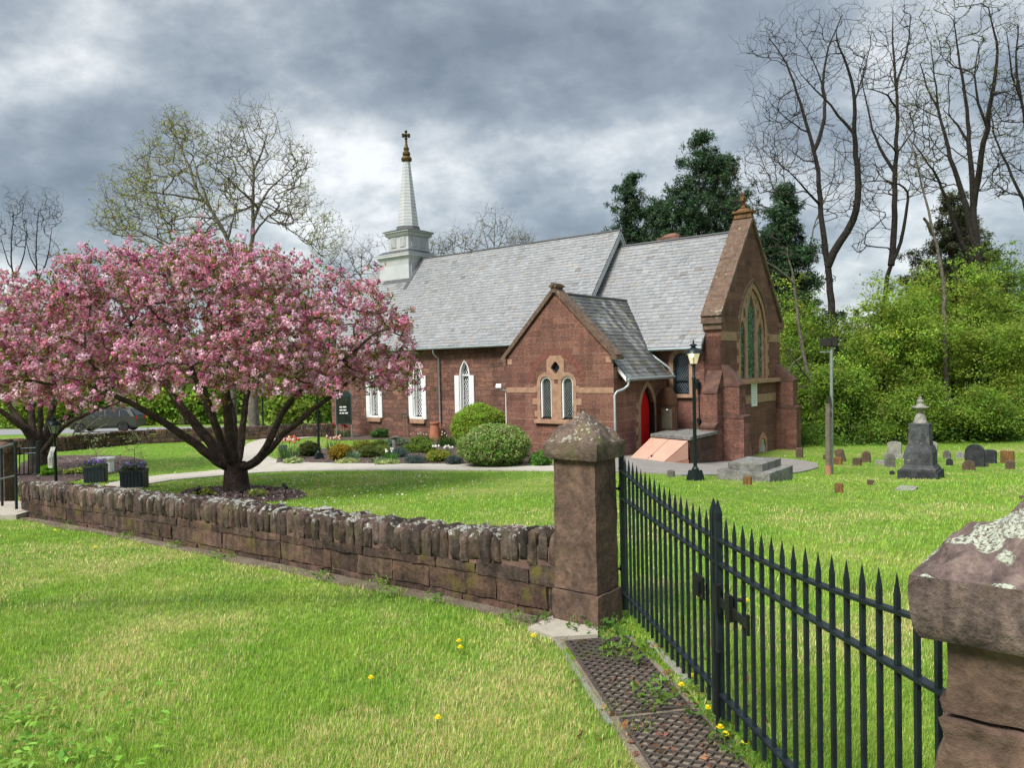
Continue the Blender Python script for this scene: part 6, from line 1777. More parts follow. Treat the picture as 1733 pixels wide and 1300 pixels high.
for k, (lab, cx, by, hw, ty, Y, col, ls) in enumerate(WOOD):
    rng = np.random.default_rng(100+k); s = Y/FPX
    b = at(cx, by, Y); base = np.array([b[0], Y, float(gz(b[0], Y))]); top = at(cx, ty, Y)[2]; h = top-base[2]; w = hw*s
    blobs = [((base[0], Y, base[2]+h*.5), (w*.8, w*.8, h*.47))]
    for i_ in range(7):
        a = rng.uniform(0, 2*PI); rr = rng.uniform(.35, .75)*w; zz_ = rng.uniform(.2, .8)*h
        blobs.append(((base[0]+rr*math.cos(a), Y+rr*math.sin(a)*.8, base[2]+zz_), (w*rng.uniform(.3, .5), w*rng.uniform(.3, .5), h*rng.uniform(.14, .24))))
    st = []
    for i_ in range(4):
        a = rng.uniform(0, 2*PI); st.append(([base+np.array([.2*math.cos(a), .2*math.sin(a), -.1]), base+np.array([.3*w*math.cos(a), .3*w*math.sin(a), h*.35]), base+np.array([.5*w*math.cos(a), .5*w*math.sin(a), h*.75])], .09, .02))
    leafy('leafy_tree', lab, 'tree', base, blobs, rng, int(260+h*w*17), 44, .2, ls*.72, col, st, 'trees along the churchyard edge')
# understory: low plants along the wood's foot
UND = np.random.default_rng(140); A_ = Acc()
n = 900; cx = UND.uniform(8.5, 30, n); cy = 30.3+UND.random(n)*4+.02*(cx-12)
cc = np.stack([cx, cy, gz(cx, cy)+UND.uniform(.05, .9, n)*UND.random(n)], 1); g_ = jitcol(UND, (.1, .19, .026), n, .3, .1); nl = 30
p = np.repeat(cc, nl, 0)+UND.normal(0, .2, (n*nl, 3)); p[:, 2] = np.maximum(p[:, 2], gz(p[:, 0], p[:, 1])+.03)
v, f, c_ = leaf_quads(p, UND.uniform(.04, .09, n*nl), UND, np.repeat(g_, nl, 0), .5, up=.6)
o = link('undergrowth', np_mesh('undergrowth', v, f, c_), M['leaf']); tag(o, 'low green undergrowth along the foot of the trees', 'undergrowth', kind='stuff')
# wood behind: one dark mass far off, right and left
def mass(name, label, x0, x1, y0, y1, hfun, n, nl, col, seed, ls=.3, clr=.9):
    rng = np.random.default_rng(seed); x = rng.uniform(x0, x1, n); y = rng.uniform(y0, y1, n); z_ = gz(x, y)+hfun(x)*rng.random(n)**.8
    g_ = jitcol(rng, col, n, .3, .1); p = np.repeat(np.stack([x, y, z_], 1), nl, 0)+rng.normal(0, clr, (n*nl, 3))
    v, f, c_ = leaf_quads(p, ls*rng.uniform(.6, 1.3, n*nl), rng, np.repeat(g_, nl, 0)*np.exp(rng.normal(0, .15, (n*nl, 1))), .55, up=.5)
    o = link(name, np_mesh(name, v, f, c_), M['leaf']); return tag(o, label, 'woodland', kind='stuff')
mass('woodland', 'far green woodland behind the churchyard trees', 12, 62, 48, 60, lambda x: 6+1.5*np.sin(x*.5), 2600, 16, (.075, .13, .022), 151)
mass('woodland', 'far spring-green woodland beyond the street', -110, -2, 78, 96, lambda x: 7+1.2*np.sin(x*.35), 3600, 16, (.13, .2, .03), 152, .36, 1.1)
# bushes beyond the street, seen under the cherries
for k, (cx, hw, ty, col, lab) in enumerate(((30, 60, 640, LG, 'light green bush beyond the street at the picture edge'), (130, 70, 625, (.19, .27, .03), 'yellow-green bush beyond the street behind the car'), (250, 60, 640, LG, 'bright green bush beyond the street between the two cherries'),
                                       (340, 55, 630, MG, 'mid-green bush beyond the street seen through the cherry limbs'), (490, 60, 640, LG, 'light green bush beyond the garden wall under the cherry branches'), (560, 45, 630, MG, 'mid-green bush beyond the garden wall near the birdhouse'))):
    rng = np.random.default_rng(160+k); Y = 64 if k < 4 else 56; s = Y/FPX; b = at(cx, 715, Y); base = np.array([b[0], Y, float(gz(b[0], Y))]); h = at(cx, ty, Y)[2]-base[2]; w = hw*s
    leafy('bush', lab, 'bush', base, [((base[0], Y, base[2]+h*.45), (w, w*.7, h*.5)), ((base[0]+w*.4, Y, base[2]+h*.6), (w*.5, w*.5, h*.35))], rng, 260, 26, .42, .17, col, group='bushes beyond the street')
px_tree('old_tree', 'thick pale-trunked tree beyond the garden wall under the cherry branches', 'tree', 50, (430, 735), [([(431, 745), (429, 690), (431, 620), (425, 560)], 0, .42, .3)], np.random.default_rng(171), fan([(430, 560, 40)], 50, 1, 30, 2), M['bark_grey'], .02)
g = ground(112, 757); leafy('shrub', 'sparse grey-stemmed lilac shrub beside the second cherry trunk', 'shrub', g, [((g[0]+.9, g[1], g[2]+1.3), (1.0, .7, .5))], np.random.default_rng(172), 30, 5, .2, .05, (.2, .18, .08), [([g, g+np.array([.5, 0, .5]), g+np.array([1.6, .1, 1.35])], .05, .02), ([g, g+np.array([.25, .2, .7]), g+np.array([.9, .3, 1.6])], .05, .015), ([g, g+np.array([.7, -.2, .4]), g+np.array([2.0, -.3, 1.0])], .04, .015)], bark=M['bark_grey'])

# ------------------------------------------------------------------ conifers behind the chancel
def conifer(label, px, by, ty, hw, Y, rng, col=(.042, .085, .036), skew=0.0, bare=.18, dens=1.0, name='pine_tree'):
    hw = hw*1.4; s = Y/FPX; b = at(px, by, Y); base = np.array([b[0], Y, float(gz(b[0], Y))]); top = at(px+skew, ty, Y); H_ = top[2]-base[2]
    t = thing(name, base, label, 'tree', 'dark pines behind the church')
    sk = Skel(); tr = sk.limb([base-np.array([0, 0, .2]), base+(top-base)*.5, top], .28, .02, sub=2)
    A_ = Acc(); lev = bare
    while lev < 1:
        c = base+(top-base)*lev
        wl_ = hw*s*min(1, ((1-lev)*1.75)**.75)*rng.uniform(.55, 1.2)
        for _ in range(rng.integers(4, 7)):
            a = rng.uniform(0, 2*PI); L = wl_*rng.uniform(.55, 1.1)+.25
            e = c+np.array([math.cos(a)*L, math.sin(a)*L, L*rng.uniform(.02, .4)])
            sk.limb([c, c+(e-c)*.5+np.array([0, 0, -L*.05]), e], .035, .01, sub=2)
            n = max(4, int(L*7*dens)); f = rng.uniform(.3, 1.03, n)[:, None]
            q = c+(e-c)*f+rng.normal(0, .16+.09*L, (n, 3))*np.array([1, 1, .6])
            k = 36; p = np.repeat(q, k, 0); d = unit(rng.normal(size=p.shape)+np.array([math.cos(a)*.6, math.sin(a)*.6, .35]))
            p = p+d*rng.uniform(.05, .36, (len(p), 1))
            cl = np.repeat(jitcol(rng, col, n, .3, .08), k, 0)*np.exp(rng.normal(0, .2, (len(p), 1)))
            A_.add(*leaf_quads(p, rng.uniform(.08, .16, len(p)), rng, np.clip(cl, 0, 1), .2, up=.3))
        lev += rng.uniform(.02, .04)
    sk._radii(.01, .5); v, f = sk.mesh(); part_np('trunk', v, f, None, M['bark_dark'], t)
    v, f, c_ = A_.get(); part_np('crown', v, f, c_, M['needle'], t)
YP = 46
conifer('tallest dark pine behind the chancel roof', 1175, 700, 232, 88, YP, np.random.default_rng(201), skew=10)
conifer('dark pine with a pointed top at the nave gable end', 1068, 700, 300, 52, YP+2, np.random.default_rng(202), skew=-2)
conifer('sparse pine close beside the tallest one, over the chancel ridge', 1228, 700, 268, 50, YP+3, np.random.default_rng(203), (.05, .09, .04), dens=.7)
conifer('dense dark cedar right behind the east gable', 1322, 720, 322, 58, YP-4, np.random.default_rng(204), skew=4, dens=1.3)
conifer('dark lower conifer behind the chancel ridge between the pines', 1120, 700, 345, 55, YP+1, np.random.default_rng(205), dens=1.2)
conifer('dull brownish spruce among the bare trees', 1590, 740, 330, 60, 45, np.random.default_rng(206), (.075, .085, .04), skew=25, dens=.8, bare=.3)
conifer('dull spruce partly behind the massive bare tree', 1640, 740, 370, 50, 47, np.random.default_rng(207), (.07, .09, .045), dens=.8, bare=.3)
# ------------------------------------------------------------------ shrubs and flowers of the garden bed
def ball(name, label, px, py, wpx, hpx, col, rng, lsize=.035, group=None, ncl=None, nl=26, shell=.72, cat='shrub', width=.5, tipcol=None, d=1.0, lump=.45):
    g = ground(px, py); s = g[1]/FPX; w, h = wpx*s/2, hpx*s; col = tuple(q*1.35 for q in col)
    c = (g[0], g[1]+w*.6, g[2]+h*.48)
    t = leafy(name, label, cat, (g[0], g[1]+w*.6, g[2]), [(c, (w, w*d, h*.52))], rng, ncl or int(60+900*w*h), nl, .04+.014*w, lsize, col, group=group, shell=shell, width=width, dv=.18, up=.4, lump=lump)
    if tipcol is not None:
        n = int(ncl or (60+650*w*h))*7
        p = blob_points(rng, n, c, (w*1.03, w*d*1.03, h*.55), .9, None, lump); p = p[p[:, 2] > g[2]+h*.2]
        v, f, c_ = leaf_quads(p, lsize*rng.uniform(.5, 1.1, len(p)), rng, jitcol(rng, tipcol, len(p), .2, .07), width, up=.6); part_np('new_growth', v, f, c_, M['leaf'], t)
    return t
R_ = lambda k: np.random.default_rng(300+k)
ball('boxwood', 'big rounded shrub against the porch wall, taller and plainer green of the pair', 811, 762, 92, 76, (.19, .29, .035), R_(1), .036, shell=.8, lump=.22, nl=34, tipcol=(.36, .48, .07))
ball('boxwood', 'big rounded variegated shrub in front of the porch, cream-flecked leaves', 837, 792, 122, 70, (.15, .24, .05), R_(2), .036, shell=.8, lump=.22, nl=34, tipcol=(.5, .54, .24))
ball('shrub', 'dark ball of dwarf evergreen beside the tall lantern in the bed', 521, 774, 34, 25, (.05, .075, .018), R_(3), .03, tipcol=(.16, .15, .03))
ball('shrub', 'golden-orange dwarf shrub just past the lantern in the bed', 574, 780, 36, 27, (.2, .17, .02), R_(4), .03, tipcol=(.55, .34, .03))
ball('shrub', 'yellow-green spreading shrub at the back of the bed nearest the lawn', 612, 764, 32, 17, (.16, .2, .03), R_(5), .03, tipcol=(.42, .38, .06))
ball('shrub', 'small rounded olive shrub at the back of the bed', 640, 762, 26, 16, (.1, .15, .03), R_(6), .03)
ball('shrub', 'low olive-green mound in the middle of the bed', 621, 776, 27, 19, (.09, .13, .03), R_(7), .03, tipcol=(.22, .22, .07))
ball('shrub', 'low yellow-flecked mound left of the strap-leaf clump by the sundial', 646, 773, 26, 18, (.11, .16, .03), R_(8), .03, tipcol=(.32, .34, .1))
ball('shrub', 'neat rounded green mound right of the sundial', 692, 768, 24, 15, (.11, .18, .03), R_(9), .03, tipcol=(.28, .33, .06))
ball('shrub', 'neat rounded green mound, larger, next to the big variegated shrub', 720, 768, 27, 21, (.11, .18, .03), R_(10), .03, tipcol=(.28, .34, .07))
ball('shrub', 'rounded green mound behind the two neat mounds', 707, 758, 27, 18, (.11, .17, .03), R_(11), .03, tipcol=(.25, .3, .06))
ball('shrub', 'bright yellow-variegated shrub at the front of the bed', 741, 783, 40, 19, (.17, .2, .03), R_(12), .035, tipcol=(.46, .42, .07))
ball('juniper', 'blue-grey creeping juniper around the sundial foot', 672, 776, 40, 17, (.075, .115, .1), R_(13), .025, width=.25, shell=.4)
ball('juniper', 'blue-grey creeping juniper at the front of the bed', 700, 786, 42, 13, (.075, .11, .1), R_(14), .025, width=.25, shell=.4)
ball('juniper', 'blue-grey creeping juniper beside the big variegated shrub', 768, 788, 30, 16, (.06, .09, .09), R_(15), .025, width=.25, shell=.4)
ball('shrub', 'soft grey-green perennial clump under the bird feeder', 665, 756, 50, 12, (.12, .17, .1), R_(16), .035, shell=.3)
ball('shrub', 'deep green perennial clump at the foot of the nave wall', 642, 742, 30, 15, (.06, .13, .03), R_(17), .04, shell=.3)
ball('hosta', 'fresh green hosta clump by the porch wall, between variegated shrub and gate pillar', 917, 790, 40, 23, (.08, .18, .03), R_(18), .09, nl=10, shell=.3, width=.45)
ball('hosta', 'bright green hosta in front of the short lantern post', 77, 806, 26, 14, (.17, .32, .03), R_(19), .1, nl=10, shell=.3)
ball('ground_plant', 'flat pale variegated plant at the bed corner by the path', 492, 786, 26, 8, (.28, .34, .14), R_(20), .06, nl=12, shell=.2)
ball('ground_plant', 'flat yellow-green plant behind the low bench', 122, 804, 30, 8, (.3, .36, .08), R_(21), .06, nl=12, shell=.2)
ball('ground_plant', 'pale variegated plant on the mulch ring to one side of the cherry trunk', 433, 842, 24, 9, (.32, .36, .12), R_(22), .05, nl=12, shell=.2)
ball('ground_plant', 'pale leafy tuft on the mulch ring behind the small spotlight', 340, 842, 24, 11, (.2, .24, .05), R_(23), .05, nl=12, shell=.2)
ball('ground_plant', 'low creamy edging plant along the front of the bed near the lantern', 585, 786, 44, 6, (.3, .33, .14), R_(24), .045, nl=12, shell=.2)
ball('ground_plant', 'low creamy edging plant along the front of the bed mid-way', 655, 788, 50, 6, (.26, .31, .12), R_(25), .045, nl=12, shell=.2)
ball('ground_plant', 'low grey-green edging plant near the bright variegated shrubs', 640, 784, 30, 7, (.14, .2, .1), R_(26), .045, nl=12, shell=.2)
def strap(name, label, px, py, wpx, hpx, rng, n=90, col=(.09, .19, .04), flower=None, nfl=8, fsize=.035, cat='flowers', group=None, fh=1.05):
    """upright strap leaves with optional flowers on stalks"""
    g = ground(px, py); s = g[1]/FPX; w, h = wpx*s/2, hpx*s
    t = thing(name, g, label, cat, group)
    a = rng.uniform(0, 2*PI, n); r = w*np.sqrt(rng.random(n))*.75
    b = np.stack([g[0]+r*np.cos(a), g[1]+w*.5+r*np.sin(a), np.full(n, g[2])], 1)
    lean = np.stack([np.cos(a), np.sin(a), np.zeros(n)], 1)*rng.uniform(.05, .5, (n, 1))*h; hh = h*rng.uniform(.55, 1.0, n)
    m1 = b+lean*.4+np.stack([0*hh, 0*hh, hh*.6], 1); tp = b+lean+np.stack([0*hh, 0*hh, hh*rng.uniform(.7, 1, n)], 1)
    sd = unit(np.stack([-np.sin(a+rng.normal(0, 1, n)), np.cos(a), 0*a], 1))*rng.uniform(.008, .016, (n, 1))
    v = np.stack([b-sd, b+sd, m1+sd, m1-sd, tp, tp+sd*.1], 1).reshape(-1, 3); i_ = np.arange(n)*6
    f = np.concatenate([np.stack([i_, i_+1, i_+2, i_+3], 1), np.stack([i_+3, i_+2, i_+5, i_+4], 1)]); c_ = np.repeat(jitcol(rng, col, n, .2, .08), 6, 0)
    part_np('leaves', v, f, c_, M['leaf'], t)
    if flower is not None:
        for k in range(nfl):
            p = Vector((g[0]+rng.normal(0, w*.5), g[1]+w*.5+rng.normal(0, w*.4), g[2]+h*fh*rng.uniform(.8, 1.1))); mb = MB(); fc = flower[k % len(flower)]
            mb.col = (.1, .2, .04); mb.tube([Vector((p.x+rng.normal(0, .02), p.y, g[2])), p], .004, 4)
            mb.col = fc
            mb.lathe([(fsize*.3, -fsize*.5), (fsize*.8, 0), (fsize*.9, fsize*.7), (fsize*.5, fsize*1.5)], p, 6, rng.random())
            part('flower', mb, M['petal'], t)
    return t
strap('tulips', 'patch of orange, red and pale tulips around the little dark plaque at the bed corner', 486, 779, 42, 32, R_(40), 110, (.1, .2, .06), [(.75, .22, .12), (.8, .5, .35), (.6, .04, .02), (.8, .65, .3)], 15, .05)
strap('tulips', 'red tulips in front of the church notice board', 580, 741, 30, 20, R_(41), 80, (.07, .17, .06), [(.6, .015, .02)], 9, .055)
strap('tulips', 'peach and pink tulips at the edge of the bed behind the golden shrub', 563, 763, 30, 20, R_(42), 40, (.08, .17, .04), [(.8, .42, .3), (.8, .6, .45)], 9, .05)
strap('iris', 'blue-green strap-leaf iris clump beside the golden shrub', 596, 782, 22, 22, R_(43), 120, (.12, .24, .12), None, cat='plant')
strap('daffodils', 'green strap-leaf clump with fading white daffodils at the front of the bed', 659, 783, 30, 19, R_(44), 120, (.1, .25, .04), [(.8, .78, .65)], 9, .035)
strap('daffodils', 'spent daffodil leaves along the nave wall under the bird feeder', 715, 757, 50, 22, R_(45), 200, (.08, .17, .035), [(.6, .55, .4)], 10, .03)
strap('daffodils', 'spent daffodil leaves in front of the terracotta pot', 757, 757, 46, 22, R_(46), 200, (.07, .15, .03), [(.6, .55, .4)], 10, .03)
strap('daffodils', 'white daffodils beside the big variegated shrub', 752, 772, 30, 14, R_(47), 60, (.1, .2, .05), [(.82, .8, .72)], 10, .045)
strap('pansies', 'violet pansies filling the planter box by the bench', 160, 790, 1, 1, R_(48), 2, (.08, .15, .03))
def planter_fill(pl, rng, fcol, tall):
    t, top = pl; A_ = Acc(); T = np.array(top)
    n = 420; p = T+np.stack([rng.uniform(-.21, .21, n), rng.uniform(-.21, .21, n), np.abs(rng.normal(.03, .06, n))], 1)
    A_.add(*leaf_quads(p, rng.uniform(.02, .05, n), rng, jitcol(rng, (.09, .17, .04), n), .5, up=.6))
    v, f, c_ = A_.get(); part_np('foliage', v, f, c_, M['leaf'], t); A_ = Acc()
    n = 90; p = T+np.stack([rng.uniform(-.22, .22, n), rng.uniform(-.22, .22, n), rng.uniform(.04, .17, n)], 1)
    A_.add(*leaf_quads(p, rng.uniform(.025, .04, n), rng, jitcol(rng, fcol, n, .3), .9, up=.3)); v, f, c_ = A_.get(); part_np('blossom', v, f, c_, M['petal'], t); A_ = Acc()
    b = T+np.array([.02, 0, 0])
    sk = Skel(); sk.limb([b-np.array([0, 0, .1]), b+np.array([0, 0, tall*.5])], .012, .008, -1, sub=30); tg = b+np.stack([rng.normal(0, .16, 26), rng.normal(0, .12, 26), rng.uniform(.25, 1, 26)*tall], 1); sk.grow(tg, rng, tip=.003, step=.1)
    v, f = sk.mesh(); part_np('stems', v, f, None, M['bark_grey'], t)
    q = tg[rng.integers(0, len(tg), 240)]+rng.normal(0, .05, (240, 3)); A_.add(*leaf_quads(q, rng.uniform(.012, .026, 240), rng, jitcol(rng, (.4, .42, .2), 240), .5))
    v, f, c_ = A_.get(); part_np('leaves', v, f, c_, M['leaf'], t)
planter_fill(PL1, R_(50), (.2, .1, .45), .75); planter_fill(PL2, R_(51), (.25, .2, .5), .95)

# ------------------------------------------------------------------ weeds and dandelions in the grass
def weed(px, py, r, label, rng, n=14, col=(.13, .26, .03), ls=.07, up=.7):
    g = ground(px, py); a = rng.uniform(0, 2*PI, n); rr = r*np.sqrt(rng.random(n))
    p = np.stack([g[0]+rr*np.cos(a), g[1]+rr*np.sin(a), g[2]+rng.uniform(.02, .09, n)], 1)
    v, f, c_ = leaf_quads(p, ls*rng.uniform(.5, 1.2, n), rng, jitcol(rng, col, n, .25, .1), .34, up=up)
    t = thing('weed_clump', g, label, 'weeds', 'weeds along wall and grates'); part_np('leaves', v, f, c_, M['leaf'], t); return t
for k, (px, py, r, n, lab) in enumerate(((1010, 1068, .2, 120, 'thick weeds at the foot of the gate pillar beside the slab'), (1065, 1110, .2, 110, 'weeds creeping between iron gate and drain grate near the slab'), (1130, 1190, .2, 90, 'weeds half covering the middle of the drain grates'),
                                   (1205, 1225, .14, 40, 'broad-leaved weed at the grate edge under the gate'), (640, 998, .1, 30, 'leafy weed rooted in the dirt at the wall foot, midway'), (660, 1010, .08, 24, 'pale leafy weed beside the midway one at the wall foot'), (550, 985, .1, 24, 'weed tuft at the wall foot where stones carry yellow lichen'),
                                   (735, 1023, .07, 18, 'weed growing from a joint of the front wall'), (868, 1058, .1, 30, 'weed at the wall foot next to the slab'), (915, 1060, .08, 30, 'weed in the corner between wall and slab'), (295, 928, .1, 26, 'weed at the wall foot below the cherry, spiky'), (378, 946, .12, 30, 'weed at the wall foot below the cherry, broad'), (130, 888, .14, 40, 'bright weed at the wall foot near the landing'), (215, 912, .1, 26, 'small weed at the wall foot between landing and cherry'), (1290, 1290, .16, 60, 'weeds under the gate near the picture edge'), (1245, 1270, .15, 50, 'dandelion leaves beside the grate end'))):
    weed(px, py, r, lab, R_(60+k), int(n*1.2), (.17, .3, .045) if k % 3 else (.13, .25, .05), .028)
rng = R_(90); n = 620                                               # broad-leaved ground cover in the near corner
pp = np.array([ground(rng.uniform(-60, 330)*rng.uniform(.15, 1), rng.uniform(1165, 1400)) for _ in range(150)]); q = pp[rng.integers(0, 150, n)]+rng.normal(0, .045, (n, 3)); q[:, 2] = gz(q[:, 0], q[:, 1])+rng.uniform(.035, .075, n)
v, f, c_ = leaf_quads(q, rng.uniform(.016, .034, n), rng, jitcol(rng, (.26, .46, .07), n, .2, .08), .42, up=1.4)
o = link('ground_cover', np_mesh('ground_cover', v, f, c_), M['leaf']); tag(o, 'broad-leaved ground cover spreading through the grass in the near corner', 'ground cover', kind='stuff')
DAND = [((774, 1101, 'pair'), 'dandelion in open near lawn below the gate pillar, upper of two close together'), ((776, 1112, 'b'), 'dandelion in open near lawn below the gate pillar, lower of two close together'), ((625, 1165, ''), 'dandelion alone in the middle of the near lawn'), ((738, 1235, ''), 'dandelion low in the near lawn towards the grates'),
        ((1150, 1178, ''), 'dandelion beside the gate, halfway along the grates'), ((1194, 1218, ''), 'dandelion at the grate edge nearest the gate post'), ((1215, 1252, ''), 'large dandelion by the broad-leaved weed at the grates'), ((1224, 1264, ''), 'largest open dandelion under the gate'), ((1258, 1278, ''), 'dandelion flattened beside the last pickets'), ((1168, 1162, ''), 'dandelion behind the middle gate post'), ((1262, 1030, ''), 'dandelion in the churchyard lawn seen through the latch'), ((160, 935, ''), 'small dandelion in the lawn near the landing'), ((92, 905, ''), 'tiny dandelion in the lawn closest to the landing'), ((900, 1092, ''), 'dandelion right beside the worn slab')]
for (px, py, _), lab in DAND:
    g = ground(px, py); t = thing('dandelion', g, lab, 'dandelion', 'dandelions in the grass'); b = Vector(g)-Vector((0, 0, .03)); rr = .017 if g[1] < 7 else .024
    mb = MB(); mb.col = (.2, .3, .06); mb.tube([b, b+Vector((.01, 0, .075))], .0025, 4); part('stalk', mb, M['leaf'], t)
    mb = MB(); mb.col = (.9, .72, .02)
    for k in range(14):
        a = k*2*PI/14; mb.add([b+Vector((.01, 0, .078)), b+Vector((.01+rr*math.cos(a-.2), rr*math.sin(a-.2), .088)), b+Vector((.01+rr*1.1*math.cos(a), rr*1.1*math.sin(a), .09)), b+Vector((.01+rr*math.cos(a+.2), rr*math.sin(a+.2), .088))], [(0, 1, 2, 3)])
        mb.add([b+Vector((.01, 0, .084)), b+Vector((.01+rr*.6*math.cos(a-.2), rr*.6*math.sin(a-.2), .097)), b+Vector((.01+rr*.65*math.cos(a), rr*.65*math.sin(a), .1)), b+Vector((.01+rr*.6*math.cos(a+.2), rr*.6*math.sin(a+.2), .097))], [(0, 1, 2, 3)])
    part('flower', mb, M['petal'], t)
rng = R_(95); mbl = Acc()
n = 140; q = np.array([ground(rng.uniform(960, 1300), rng.uniform(1090, 1330)) for _ in range(n)]); q[:, 2] += .02
v, f, c_ = leaf_quads(q, rng.uniform(.012, .035, n), rng, jitcol(rng, (.24, .12, .07), n, .3, .1), .5, up=1.5)
o = link('leaf_litter', np_mesh('leaf_litter', v, f, c_), M['petal']); tag(o, 'dry brown leaf scraps on and around the drain grates', 'leaf litter', kind='stuff')
# bark chips on the mulch
rng = R_(96); P_ = []
for px0, px1, py0, py1, n in ((465, 760, 752, 786, 1500), (300, 525, 823, 851, 1500), (30, 245, 772, 815, 900), (780, 940, 780, 786, 150)):
    for _ in range(n):
        P_.append((rng.uniform(px0, px1), rng.uniform(py0, py1)))
q = np.array([ground(*p) for p in P_[::2]]); ok = np.zeros(len(q), bool)
for poly in NOGRASS[3:7]: ok |= inpoly(q[:, 0], q[:, 1], poly)
q = q[ok]; q[:, 2] += .045
cl = jitcol(rng, (.13, .085, .08), len(q), .5, .1); k_ = rng.random(len(q)) < .22; cl[k_] = jitcol(rng, (.42, .37, .36), int(k_.sum()), .2, .05)
v, f, c_ = leaf_quads(q, rng.uniform(.02, .05, len(q)), rng, cl, .5, up=1.2)
o = link('bark_chips', np_mesh('bark_chips', v, f, c_), M['petal']); tag(o, 'bark chips and fallen petals on the mulch beds', 'mulch', kind='stuff')

rng = R_(97); n = 900; a = rng.uniform(0, 2*PI, n); r = 5.2*np.sqrt(rng.random(n)); q = np.stack([-5.9+r*np.cos(a), 16.4+r*np.sin(a)*.8, 0*a], 1)
q = q[~inpoly(q[:, 0], q[:, 1], wl)]; q[:, 2] = gz(q[:, 0], q[:, 1])+.035
v, f, c_ = leaf_quads(q, rng.uniform(.012, .024, len(q)), rng, jitcol(rng, (.8, .62, .66), len(q), .15, .05), .7, up=2)
o = link('fallen_petals', np_mesh('fallen_petals', v, f, c_), M['petal']); tag(o, 'pale fallen petals scattered on the grass under the big cherry', 'petals', kind='stuff')
# ------------------------------------------------------------------ grass blades, one mesh
rng = np.random.default_rng(400)
def grass(name, label, N, y0, y1, wid, hgt, rng, bend=.5):
    """blades spread evenly over the ground as seen: density falls with distance"""
    # sample 1/y^2 density in depth within the view wedge (plus a margin for a step aside)
    uu = rng.random(N); y = 1/(1/y0-uu*(1/y0-1/y1)); x = y*rng.uniform(-.86, .86, N)+rng.uniform(-.6, .6, N)
    keep = np.ones(N, bool)
    for poly in NOGRASS: keep &= ~inpoly(x, y, poly)
    keep &= ~(inpoly(x, y, DIRT) & (rng.random(N) < .35+.6*(vnoise(x, y, 4, 2) < .6))); ing = inpoly(x, y, GRATE); keep &= ~(ing & (rng.random(N) < .80+.2*(vnoise(x, y, 5, 8) < .55)))
    # church footprint and cellar
    dx, dy = x-3.2, y-24.0; lx = _c*dx+_s*dy; ly = -_s*dx+_c*dy
    keep &= ~((lx > NX0-.1) & (lx < CX1+.8) & (ly > NY0-.1) & (ly < 10.3)); keep &= ~((lx > PX0-.1) & (lx < .1) & (ly > -.1) & (ly < 4)); keep &= ~((lx > .2) & (lx < 2.3) & (ly > -.2) & (ly < 4))
    x, y = x[keep], y[keep]; n = len(x); z_ = gz(x, y)
    front = inpoly(x, y, [(-40, 0), (W0[0]+.2, -5), (W0[0], W0[1]), (W1[0], W1[1]), (-40, 40)])
    dry = .55*vnoise(x, y, .8, 3)+.3*vnoise(x, y, 2.3, 5)+.15*vnoise(x, y, 6, 1)
    # the near lawn is driest in a band below the wall; the yard dries towards the gate
    band = np.exp(-((y-(5.2-.62*(x-.3)))/2.1)**2)*(x < 1.2)
    dry = dry+np.where(front, .2*band-.05, .02)
    dr = sst(.46, .74, dry)
    lush = vnoise(x, y, .45, 12)
    g = np.array([.235, .42, .055])*(.75+.5*lush)[:, None]; g2 = np.array([.37, .5, .085])
    mixg = vnoise(x, y, 1.7, 7)[:, None]; c = g*(1-mixg)+g2*mixg
    sh = sst(.2, -1.5, x)*sst(3.8, 2.2, y)                            # mask for lush bluish grass close to the camera's left foot
    straw = rng.random(n) < (dr*.7+.05)*(1-.55*sst(8, 16, y))
    c[straw] = np.array([.72, .62, .29])
    c = c*np.exp(rng.normal(0, .2, (n, 1)))*(1+rng.normal(0, .06, (n, 3)))
    h = hgt*rng.uniform(.5, 1.15, n)*(.75+.5*lush)*np.where(straw, .8, 1)*(1+.012*y)*(1+.7*(vnoise(x, y, 7, 21) > .72)*rng.random(n))
    w = wid*rng.uniform(.7, 1.2, n)*np.maximum(1, y/3.6)
    a = rng.uniform(0, 2*PI, n); dirv = np.stack([np.cos(a), np.sin(a), 0*a], 1); wind = np.array([.25, -.1, 0])
    b = np.stack([x, y, z_], 1); ben = (dirv*rng.uniform(.05, bend, (n, 1))+wind*.3)*h[:, None]
    s_ = np.stack([np.sin(a+rng.normal(0, .6, n)), -np.cos(a), 0*a], 1); s_ = unit(s_)*w[:, None]/2
    up_ = np.array([0, 0, 1.])
    m1 = b+ben*.35+up_*h[:, None]*.55; tp = b+ben*1.15+up_*(h*.95)[:, None]
    v = np.stack([b-s_, b+s_, m1+s_*.8, m1-s_*.8, tp+s_*.12, tp-s_*.12], 1).reshape(-1, 3)
    i_ = np.arange(n)*6; f = np.concatenate([np.stack([i_, i_+1, i_+2, i_+3], 1), np.stack([i_+3, i_+2, i_+4, i_+5], 1)])
    o = link(name, np_mesh(name, v, f, np.repeat(np.clip(c, 0, 1), 6, 0)), M['grass']); tag(o, label, 'grass', kind='stuff')
    return n
NB = grass('grass', 'short spring grass, green with straw-coloured patches', 950000, 1.5, 42, .0028, .034, rng)
print('grass blades', NB)

